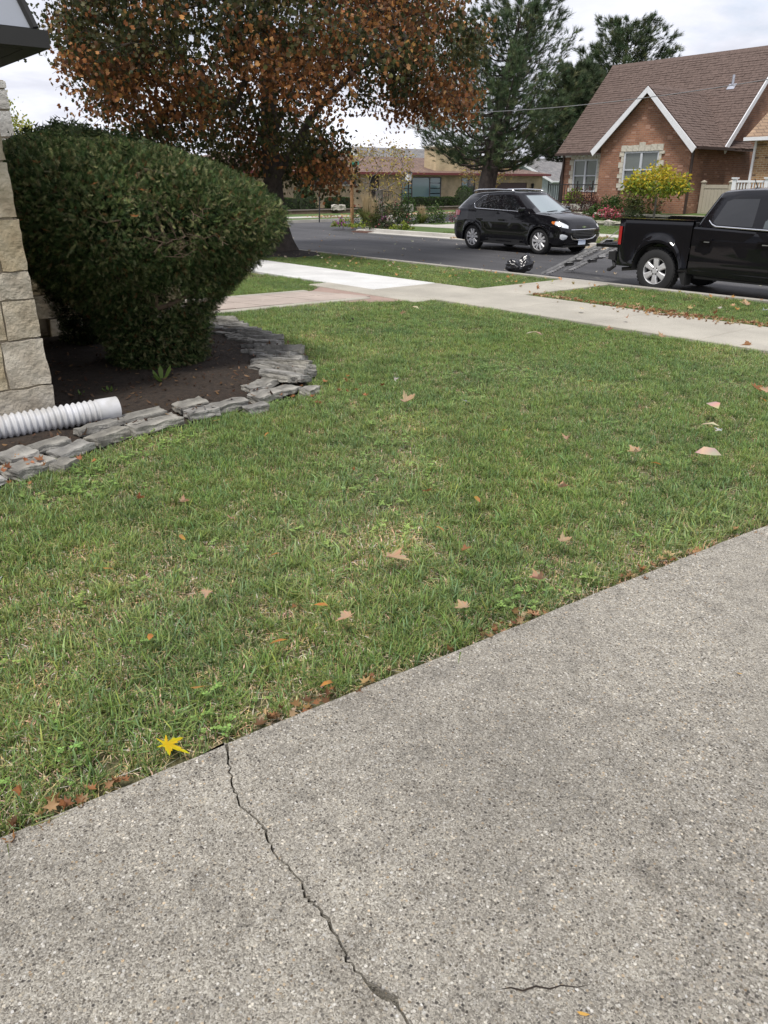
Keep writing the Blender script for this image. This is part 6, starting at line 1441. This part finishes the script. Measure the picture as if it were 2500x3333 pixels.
# loading ramps from the tailgate to the road
def loading_ramp(off, foot_s, foot_t, label):
    a = W(-7.82 - 1.40, 12.98 + .965 + off, ROADZ + .81); b = W(foot_s, foot_t, ROADZ + .035)
    d = b - a; L_ = d.length; R = empty('loading_ramp', b, 0, label, 'ramp', 'loading ramps')
    x = -d.normalized(); y = Vector((0, 0, 1)).cross(x).normalized(); z = x.cross(y); Rm = Matrix((x, y, z)).transposed()
    def part(mb, nm, m): mb.xform(Rm.to_4x4()); return mb.build(nm, m, R)
    ma = mat('dirty aluminium ramp', (0.34, 0.34, 0.345), .5, .35, 9, metal=.15)
    h = L_ * .52
    for y_ in (-.11, .11): part(MB().box((L_ / 2, y_, 0), (L_, .025, .05)), 'side_rail', ma)
    n = int(L_ / .09)
    for k in range(n): part(MB().box((.05 + k * .09, 0, .0), (.028, .195, .022)), 'rung', ma)
    part(MB().box((h, 0, -.04), (.16, .25, .035)), 'hinge', ma); part(MB().box((h - .25, 0, -.05), (.05, .22, .05)), 'cross_bar', M_DARKM); part(MB().box((L_ - .03, 0, .035), (.16, .22, .02)), 'top_plate', ma)
loading_ramp(-.42, -11.05, 13.95, 'folding metal loading ramp on the kerb side of the open tailgate')
loading_ramp(.38, -11.2, 14.95, 'folding metal loading ramp on the traffic side of the open tailgate')
# bin bag on the road
def bag():
    bm = bmesh.new(); bmesh.ops.create_icosphere(bm, subdivisions=5, radius=.5)
    for v in bm.verts:
        p = v.co.copy(); q = Vector((p.x * .62, p.y * .38, p.z * .34))
        lob = .10 * math.exp(-((p.x - .28) ** 2 + p.y ** 2) * 14) - .07 * math.exp(-((p.x + .02) ** 2) * 60); q.z += lob * (1 if p.z > 0 else .2)
        n_ = noise.noise(p * 5 + Vector((3, 1, 2))); r_ = 1 - abs(noise.noise(p * 7.5 + Vector((1, 7, 2)))); r2 = 1 - abs(noise.noise(p * 16 + Vector((5, 2, 9))))
        q *= 1 + .16 * n_ + .16 * (r_ - .75) + .06 * (r2 - .7); q.z = max(q.z + .16, 0.002); v.co = q
    me = bpy.data.meshes.new('bin_bag'); bm.to_mesh(me); bm.free(); me.materials.append(mat('black bin liner', (0.010, 0.010, 0.012), .22, 0, 4, .004, 40, coat=.4))
    me.polygons.foreach_set('use_smooth', [True] * len(me.polygons)); o = bpy.data.objects.new('bin_bag', me); put(o); o.location = W(-11.65, 13.75, ROADZ + .01); o.rotation_euler = (0, 0, RA(6))
    tag(o, 'crumpled shiny black plastic bin bag lying in the gutter', 'bin bag')
bag()
# ---------------------------------------------------------------- small things
# limestone edging of the planting bed
M_FLAG = m_ashlar('weathered flagstone', (0.10, 0.096, 0.088), (0.24, 0.23, 0.205), (0.42, 0.405, 0.36))
def border():
    R = empty('stone_border', W(-5.2, 3.0, 0), ROT, 'curved edging of loose weathered limestone slabs round the planting bed', 'edging'); r = random.Random(12)
    def rock(s_, t_, l, w, h, rz, z, tilt=0.0):
        i = rock.n = rock.n + 1
        rough_block((l, w, h), i * 3.3, .013, 4, .006).build_at('stone', M_FLAG, R, (s_ + 5.2, t_ - 3.0, z), (tilt, r.uniform(-.06, .06), rz))
    rock.n = 0
    path = BED_OUT; 
    # near run beside the drive side lawn: long slabs end to end, some doubled
    acc = []
    for i in range(len(path) - 1):
        a, b = Vector(path[i]), Vector(path[i + 1]); n = max(1, int((b - a).length / .05))
        for k in range(n): acc.append((a.lerp(b, k / n), (b - a).normalized()))
    i = 0
    while i < len(acc):
        p, d = acc[i]; nrm = Vector((-d.y, d.x)); t_ = p.y; curve = t_ > 3.4
        if not curve:
            l = r.uniform(.24, .44); w = r.uniform(.12, .19); q = p + nrm * (.09 + r.uniform(-.02, .02))
            rock(q.x, q.y, l, w, r.uniform(.035, .065), math.atan2(d.y, d.x) + r.uniform(-.15, .15), .015)
            if r.random() < .75: q2 = q + nrm * r.uniform(.12, .2) + d * r.uniform(-.1, .1); rock(q2.x, q2.y, l * r.uniform(.7, 1.0), w * .9, .05, math.atan2(d.y, d.x) + r.uniform(-.2, .2), .045, r.uniform(-.1, .1))
            if r.random() < .35: q3 = p - nrm * .06 + d * .15; rock(q3.x, q3.y, l * .6, .11, .06, math.atan2(d.y, d.x) + r.uniform(-.2, .2), -.005)
            i += int((l + .045) / .05)
        else:
            # slabs laid like fallen books, long side across the edging
            l = r.uniform(.30, .50); q = p + nrm * (.20 + r.uniform(-.05, .05)); an = math.atan2(nrm.y, nrm.x) - .55 + r.uniform(-.15, .15)
            rock(q.x, q.y, l, r.uniform(.12, .19), r.uniform(.035, .06), an, .04 + r.uniform(-.01, .02), r.uniform(.12, .3))
            if r.random() < .7: q2 = q + nrm * r.uniform(.22, .3); rock(q2.x, q2.y, l * .5, .13, .045, an + r.uniform(-.4, .4), .05, r.uniform(0, .2))
            i += r.choice((2, 3, 3))
border()
# white corrugated drain pipe
def pipe():
    a, b = Vector((-3.15, 4.36, .115)), Vector((-1.93, 5.30, .115)); d = (b - a).normalized(); prof = []
    L_ = (b - a).length; x = 0; pitch = .040; n = int((L_ - .12) / pitch)
    for k in range(n):
        for q in range(8): an = 2 * math.pi * q / 8; prof.append((.078 + .008 * math.cos(an), k * pitch + pitch * q / 8))
    e = n * pitch; prof += [(.082, e), (.083, e + .02), (.083, L_), (.079, L_ + .002), (.077, L_ - .01), (.074, L_ - .3)]
    R = MB().lathe(prof, 32, 'X').build('drain_pipe', mat('white plastic', (0.40, 0.395, 0.385), .5, 0, 7, c2=(0.60, 0.61, 0.645)), None, True, angle=50)
    R.location = a; R.rotation_euler = (0, 0, math.atan2(d.y, d.x)); tag(R, 'white corrugated plastic drain pipe lying along the stone edging', 'pipe')
pipe()
# fallen leaves: single ones on the lawn, drifts as litter
def maple_outline(k=0.0):
    pts = []
    for a, l in ((-118, .50), (-62, .86), (0, 1.0), (62, .86), (118, .50)):
        for da, f in ((-27, lerp(.30, .55, k)), (-15, lerp(.58, .74, k)), (-10, lerp(.55, .70, k)), (-6, lerp(.80, .84, k)), (0, 1.0), (6, lerp(.80, .84, k)), (10, lerp(.55, .70, k)), (15, lerp(.58, .74, k))):
            an = math.radians(a + da); pts.append((.30 + .62 * l * f * math.cos(an), .62 * l * f * math.sin(an), -.10 * f * f * l))
    pts.append((.30 + .62 * .15 * math.cos(math.radians(145)), .62 * .15 * math.sin(math.radians(145)), 0)); pts.append((.02, .012, .02)); pts.append((.02, -.012, .02)); pts.append((.30 + .62 * .15 * math.cos(math.radians(-145)), .62 * .15 * math.sin(math.radians(-145)), 0))
    n = len(pts); pts.append((.30, 0, .03)); return pts, [(n, i, (i + 1) % n) for i in range(n)]
MAPLEF, MAPLEF_T = maple_outline()
MAPLEB, MAPLEB_T = maple_outline(1.0)
WIDE = [(x, y * 1.5, z) for x, y, z in OVAL]
def leafmesh(name, tmpl, tris, curl, c, seed):
    """a dried leaf: folded along the midrib, rolled lengthwise, edges uneven"""
    r = random.Random(seed); V = []; roll = r.uniform(.5, 1.3) * curl; tw = r.uniform(-.5, .5)
    for i, (x, y, z) in enumerate(tmpl):
        x += r.uniform(-.015, .015); y *= r.uniform(.92, 1.06); u = x - .45
        V.append((u * (1 - .35 * roll * abs(u)), y * (1 - .45 * curl), z + abs(y) * curl * (.9 + tw * u) + roll * u * u * 1.1 + tw * u * y + .02))
    cc = [tuple(min(1, q * r.uniform(.7, 1.2)) for q in c) for _ in V]
    o = npmesh(name, V, tris, M_LEAF, None, cc); COL.objects.unlink(o); return o.data
LM = {k: [leafmesh('leaf_' + k, t, f, cu * (.7 + .3 * j), c, 10 * i + j) for j in range(4)] for i, (k, t, f, cu, c) in enumerate((('tan', MAPLEB, MAPLEB_T, .65, (.52, .36, .22)), ('pale', WIDE, OVAL_T, .6, (.66, .54, .38)), ('rust', MAPLEB, MAPLEB_T, .9, (.34, .145, .065)), ('white', MAPLEF, MAPLEF_T, .7, (.58, .60, .58)), ('orange', OVAL, OVAL_T, .8, (.48, .25, .08)), ('yellow', MAPLEF, MAPLEF_T, .45, (.72, .56, .02)), ('dark', OVAL, OVAL_T, .7, (.03, .022, .02))))}
LBL = {'tan': 'curled tan maple leaf lying in the lawn', 'pale': 'pale beige oval leaf lying in the lawn', 'rust': 'curled rust brown leaf lying in the lawn', 'white': 'upturned silvery white leaf lying in the lawn', 'orange': 'small orange leaf lying in the lawn', 'yellow': 'bright yellow maple leaf by the crack in the driveway', 'dark': 'small blackish leaf lying in the far lawn'}
LEAVES = [(-0.65, 1.83, 'yellow', .10), (0.05, 3.02, 'tan', .12), (0.19, 5.73, 'tan', .15), (0.09, 6.45, 'white', .10), (0.64, 5.76, 'white', .09), (1.74, 8.80, 'pale', .16), (0.27, 10.45, 'tan', .11), (0.43, 10.86, 'pale', .10), (3.19, 6.35, 'rust', .17), (3.24, 6.28, 'tan', .12), (2.53, 5.60, 'pale', .13), (2.25, 5.02, 'pale', .12), (2.34, 5.06, 'white', .09), (2.03, 4.48, 'pale', .12), (1.58, 4.51, 'tan', .11), (1.23, 4.79, 'tan', .10), (0.24, 3.83, 'rust', .10), (-0.15, 2.52, 'tan', .07), (0.31, 2.59, 'tan', .07), (0.65, 2.82, 'tan', .09), (-0.87, 2.38, 'orange', .05), (-0.73, 2.71, 'tan', .06), (-1.18, 5.13, 'orange', .06), (-0.78, 4.82, 'orange', .06), (-0.25, 2.61, 'orange', .05), (-0.96, 3.24, 'orange', .05), (-0.61, 2.05, 'orange', .06), (-0.20, 2.08, 'orange', .06), (-0.39, 2.34, 'orange', .06), (-0.36, 2.60, 'rust', .05), (-1.31, 3.72, 'rust', .09), (-1.06, 3.68, 'tan', .07), (-0.77, 3.47, 'tan', .06), (1.78, 6.45, 'orange', .09), (1.33, 6.91, 'orange', .08), (-0.18, 4.16, 'rust', .06), (2.81, 11.0, 'pale', .10), (4.0, 8.35, 'rust', .16), (3.2, 8.8, 'tan', .14), (2.75, 9.29, 'tan', .11), (3.04, 5.91, 'orange', .10), (5.44, 11.0, 'white', .15), (5.35, 11.5, 'tan', .18), (-0.41, 9.68, 'dark', .11), (-1.65, 2.82, 'white', .08), (0.38, 3.12, 'rust', .07), (0.85, 3.2, 'tan', .08), (-1.0, 1.60, 'rust', .07), (1.64, 4.29, 'orange', .08), (0.27, 3.32, 'orange', .06), (0.82, 4.92, 'orange', .07), (3.23, 10.2, 'tan', .11), (-.5, 3.05, 'orange', .05), (.5, 3.7, 'orange', .06), (-1.2, 2.9, 'orange', .05), (1.0, 3.9, 'tan', .07)]
for i, (x, y, k, sz) in enumerate(LEAVES):
    o = bpy.data.objects.new('fallen_leaf', LM[k][i % 4]); put(o); s_, t_ = to_st(x, y); o.location = (x, y, hz(s_, t_) + (.05 if k != 'yellow' else .014)); sz *= 1.3 if k in ('orange', 'yellow') else 1.0 if k in ('white', 'rust') else 1.45; o.scale = (sz, sz, sz); o.rotation_euler = (rng.uniform(-.4, .4), rng.uniform(-.4, .4), rng.uniform(0, 6.28))
    if k in ('yellow', 'dark'): tag(o, LBL[k], 'leaf'); continue
    where, gw = ('on the grass strip by the kerb', 'kerb strip') if t_ > 10.2 else ('beside the sidewalk', 'by the sidewalk') if t_ > 6.6 else ('close to the driveway edge', 'by the driveway') if s_ > edge_s(t_) - .75 else ('near the limestone edging', 'by the stone edging') if (t_ > 1 and s_ < -4.3 and t_ < 4.6) else ('out in the middle of the lawn', 'in mid lawn')
    tag(o, LBL[k].replace(' lying in the lawn', ' lying ' + where), 'leaf', k + ' leaves ' + gw)
def litter(name, pts, size, cols, wts, label, tmpl=MAPLE, tris=MAPLE_T, flat=.35, st=True):
    r = np.random.default_rng(len(pts)); n = len(pts); W_ = np.array([tuple(W(*p)) for p in pts]) if st else np.array(pts)
    ax = unit(np.c_[r.normal(size=(n, 2)), r.normal(0, flat, n)]); d, b, c = frames(ax, np.c_[r.normal(0, flat, (n, 2)), np.ones(n)]); tmpl = [(x - .4, y * .7, -z + abs(y) * .45 + (x - .4) ** 2 * .5) for x, y, z in tmpl]; V, F = cards(W_, d, b, -c, tmpl, tris, r.uniform(.5, 1.25, n) * size)
    o = npmesh(name, V, F, M_LEAF, None, np.repeat(pal(cols, wts, n, .2, r), len(tmpl), 0)); tag(o, label, 'leaves', kind='stuff')
BR = [(.28, .14, .065), (.40, .25, .13), (.17, .09, .045), (.50, .36, .22)]; BW = [.3, .32, .2, .18]
q = [(edge_s(t) - .035 + rng.gauss(0, .028), t, hz(0, t) - .012 + rng.random() * .012) for t in [rng.uniform(-.3, 4.6) for _ in range(250)]]
q = [(a, b, c) for a, b, c in q if noise.noise((b * 1.9, 4.1, 0)) > -.12]
litter('leaf_litter', q, .042, BR, BW, 'brown leaf litter in the gap along the driveway edge')
q = [(s, 10.16 + abs(rng.gauss(0, .07)) + (.05 if rng.random() < .3 else -.02), hz(s, 10.2) + .008 + rng.random() * .02) for s in [rng.uniform(-8.3, -2.5) for _ in range(430)]]
q += [(rng.gauss(-5.6, .7), 10.05 + rng.gauss(0, .13), hz(-5, 10) + .01) for _ in range(130)]
litter('leaf_litter', q, .07, BR, BW, 'drift of brown leaves along the sidewalk edge of the parkway')
q = [(rng.uniform(-20, -2.5), rng.uniform(10.25, 12.5), -.085 + rng.random() * .02) for _ in range(190)]
litter('leaf_litter', q, .09, [(.46, .33, .18), (.50, .26, .10), (.62, .55, .40), (.42, .40, .12)], [.4, .3, .15, .15], 'scattered tan leaves over the parkway grass')
q = [(rng.uniform(-21, -8), 21.05 - abs(rng.gauss(0, .25)), ROADZ + .04) for _ in range(330)] + [(rng.uniform(-21, -8), rng.uniform(21.4, 23.9), -.085) for _ in range(560)]
litter('leaf_litter', q, .12, [(.48, .36, .20), (.55, .42, .26), (.42, .24, .11)], [.5, .3, .2], 'yellowish leaves scattered along the far kerb and grass strip')
q = [(rng.uniform(-34, -4), rng.uniform(13.2, 20.5), ROADZ + .058 + .0) for _ in range(150)]
q = [(a, b, ROADZ + .012) for a, b, c in q]
litter('leaf_litter', q, .085, [(.50, .42, .30), (.60, .55, .45), (.45, .28, .12)], [.4, .3, .3], 'few pale leaves scattered over the asphalt road')
q = [(rng.uniform(-1.2, 1.5), rng.uniform(-.3, 5), .006) for _ in range(26)]; q = [(a, b, hz(a, b) + .005) for a, b, c in q]
litter('leaf_litter', q, .028, [(.55, .33, .10), (.60, .52, .25), (.5, .4, .3)], [.5, .3, .2], 'tiny leaf scraps on the concrete driveway', OVAL, OVAL_T, .1)
q = [(rng.uniform(-9.2, -5.0), rng.uniform(.3, 4.5), .045 + rng.random() * .02) for _ in range(2200)]; q = [p for p in q if bool(pip(np.array([p[:2]]), BED)[0])]
litter('wood_chips', q, .05, [(.09, .05, .03), (.16, .10, .06), (.05, .03, .02), (.25, .15, .08)], [.4, .25, .2, .15], 'dark bark chips and dry leaves over the mulch bed', OVAL, OVAL_T, .3)
q = [(-5.0 + rng.gauss(-.1, .35), 3.7 + rng.gauss(0, .25), .0 + rng.random() * .03) for _ in range(22)] + [(-4.62 + rng.gauss(0, .12), 1.15 + rng.gauss(0, .15), .05) for _ in range(16)]
litter('leaf_litter', q, .06, [(.45, .20, .09), (.32, .13, .06), (.5, .33, .18)], [.5, .3, .2], 'orange leaves gathered beside the limestone edging')
q = [(rng.uniform(-38.5, -35.5), rng.uniform(26, 46), -.088) for _ in range(900)]
litter('leaf_litter', q, .16, [(.42, .28, .15), (.48, .34, .2)], [.5, .5], 'tan leaves covering the walk across the side street')
# weeds in the mulch
def weed(x, y, label, n, l, seed):
    r = np.random.default_rng(seed); R = empty('weed', (x, y, .03), 0, label, 'weed')
    for k in range(n):
        a = 2 * math.pi * k / n + r.normal(0, .2); d, b, c = frames(np.array([[math.cos(a), math.sin(a), .75 + r.normal(0, .2)]]), np.array([[0, 0, 1.]])); V, F = cards(np.zeros((1, 3)), d, b, c, [(0, .03, 0), (.4, .10, .06), (.75, .13, .02), (1, 0, -.08), (.75, -.13, .02), (.4, -.10, .06), (0, -.03, 0)], [(0, 1, 5), (0, 5, 6), (1, 2, 4), (1, 4, 5), (2, 3, 4)], [l * r.uniform(.7, 1.1)])
        npmesh('leaf', V, F, M_LEAF, R, np.tile(np.array((.13, .20, .05)) * r.uniform(.8, 1.2), (7, 1)))
weed(-1.93, 6.45, 'leafy dandelion weed growing in the mulch before the yew', 7, .17, 1); weed(-2.25, 6.05, 'tiny green weed in the mulch near the drain pipe', 6, .09, 2); weed(-2.45, 5.95, 'small yellowish weed in the mulch beside the wall corner', 5, .07, 3)
# flowers in the planter by the wing wall
shrub('planter_flowers', W(-10.0, 2.3, 1.45), (.5, .5, .25), 'pink flowers on the planter ledge by the limestone wall', 'flowers', [(.25, .34, .06), (.5, .25, .34)], [.5, .5], 160, .06, 120)
# tiered stone retaining walls of the brick house
def tier(name, t, z0, z1, s0, s1, label, seed):
    R = empty(name, W((s0 + s1) / 2, t, z0), ROT, label, 'wall'); r = random.Random(seed); s = s0; c0 = (s0 + s1) / 2
    while s < s1:
        l = r.uniform(.5, 1.1); h = z1 - z0
        rough_block((l - .015, .34, h * .62), seed + s * 3, .02, 2).build_at('stone', M_RWALL, R, (s + l / 2 - c0, 0, h * .25)); rough_block((l - .01, .40, .075), seed + s * 5, .012, 2).build_at('capstone', M_LIME, R, (s + l / 2 - c0, -.02, h - .04)); s += l
M_RWALL = m_ashlar('retaining wall stone', (.16, .14, .11), (.28, .25, .2), (.4, .37, .31))
tier('retaining_wall', 28.12, -.02, .22, -24.6, -17.0, 'low pale stone edging wall at the front of the flower bed', 7); tier('retaining_wall', 29.8, .2, .46, -24.6, -16.6, 'upper stone retaining wall with pale capstones below the brick house', 8)
# brick retaining wall of the ranch house
def ranch_wall():
    R = empty('block_wall', W(-42.5, 36, -.13), ROT, 'low brown block retaining wall along the ranch house garden', 'wall'); r = random.Random(3)
    for a, b in ((25.5, 36.6), (38.8, 52)):
        t = a
        while t < b - .2:
            for k in range(2): MB().b2(-.15, .15 - .02 * k, t - 36 + .006 + .2 * k, t - 36 + .394 + .2 * k, .10 * k, .10 * k + .094).build('block', mat('brown wall block', (.15, .105, .08), .9, .25, 3, .01), R)
            MB().b2(-.17, .17, t - 36 + .004, t - 36 + .396, .204, .25).build('capstone', mat('grey cap block', (.20, .17, .15), .9, .2, 3), R); t += .4
ranch_wall()
# rocks
def boulder(s, t, z, size, label, seed):
    o = rough_block(size, seed, min(size) * .28, 4).build_at('boulder', mat('pale boulder', (.42, .39, .35), .9, .25, 5, .02), None, W(s, t, z + size[2] * .4), (0, 0, seed)); tag(o, label, 'rock')
boulder(-41.5, 37.0, -.13, (.6, .55, .5), 'pale round boulder beside the black lamp post', 1); boulder(-42.0, 31.4, .1, (.45, .9, .3), 'flat white rock in front of the dome topiary', 2); boulder(-42.9, 25.4, .1, (.5, .5, .5), 'white boulder under the flat topped topiary', 3); boulder(-27.4, 23.2, -.12, (.5, .5, .5), 'pinkish white boulder in the corner flower bed', 4); boulder(-19.1, 28.0, .0, (.5, .4, .26), 'grey boulder at the foot of the stone edging wall', 5)
# posts, lamp, street sign, wires
def post_sign():
    R = empty('sign_post', W(-28.55, 22.1, -.12), ROT, 'wooden post carrying a green street name blade half hidden by maple leaves', 'sign')
    MB().box((0, 0, 1.4), (.11, .11, 3.0)).build('post', mat('weathered orange wood', (.30, .165, .075), .8, .25, 5, .01, 30), R)
    b = MB().box((.24, .0, 2.55), (.55, .012, .14)).build('sign_blade', mat('green sign', (.02, .28, .22), .4, 0), R)
post_sign()
def thin_post():
    R = empty('signpost', W(-34.6, 24.6, -.13), ROT, 'thin leaning dark steel post on the far corner', 'post'); MB().tube([(0, 0, -.1), (.04, .10, 2.2)], .035, 8).build('post', M_DARKM, R); MB().box((.045, .11, 2.05), (.02, .3, .3)).build('sign_plate', M_DARKM, R)
thin_post()
def lamp_post():
    R = empty('lamp_post', W(-34.0, 30.3, -.13), ROT, 'slim black garden lamp post with a white lantern', 'lamp')
    MB().lathe([(.10, -.1), (.10, .1), (.05, .14), (.04, .3), (.035, 1.85), (.05, 1.9)], 10).build('post', M_IRON, R, True); l = MB().add([(-.11, -.11, 1.92), (.11, -.11, 1.92), (.11, .11, 1.92), (-.11, .11, 1.92), (-.14, -.14, 2.3), (.14, -.14, 2.3), (.14, .14, 2.3), (-.14, .14, 2.3)], [(3, 2, 1, 0), (0, 1, 5, 4), (1, 2, 6, 5), (2, 3, 7, 6), (3, 0, 4, 7), (4, 5, 6, 7)]).build('lantern', mat('milky glass', (.75, .75, .74), .3, 0), R)
    MB().add([(-.17, -.17, 2.302), (.17, -.17, 2.302), (.17, .17, 2.302), (-.17, .17, 2.302), (0, 0, 2.46)], [(3, 2, 1, 0), (0, 1, 4), (1, 2, 4), (2, 3, 4), (3, 0, 4)]).build('cap', M_IRON, l)
lamp_post()
def pole():
    R = empty('utility_pole', W(-50, 33.2, -.2), ROT, 'thin grey utility pole rising behind the ranch house roof', 'pole')
    MB().tube([(0, 0, -.1), (0, 0, 7.2)], [.11, .08], 8).build('shaft', mat('grey pole', (.20, .19, .19), .9, .2), R, True)
pole()
def wire(pts, rad, label):
    path = []
    a, b, sag = pts
    for k in range(25): q = k / 24; p = a.lerp(b, q); p.z -= sag * 4 * q * (1 - q); path.append(p)
    o = MB().tube(path, rad, 5).build('overhead_wire', mat('cable', (.20, .20, .21), .6, 0), None, True); tag(o, label, 'wire')
wire((W(-33.5, 27, 5.0), W(-10, 27, 4.9), .55), .014, 'thin grey overhead wire crossing in front of the brick house gable and the pine')
M_GRATE = mat('rusty iron grate', (.16, .09, .07), .8, .3)
g = empty('storm_drain', W(-26.3, 20.95, ROADZ + .03), ROT, 'rusty iron storm drain inlet in the corner kerb', 'drain'); MB().b2(-.5, .5, -.25, .16, -.03, .012).build('frame', M_GRATE, g)
for k in range(7): MB().b2(-.44 + .13 * k, -.38 + .13 * k, -.21, .12, .014, .03).build('bar', M_GRATE, g)
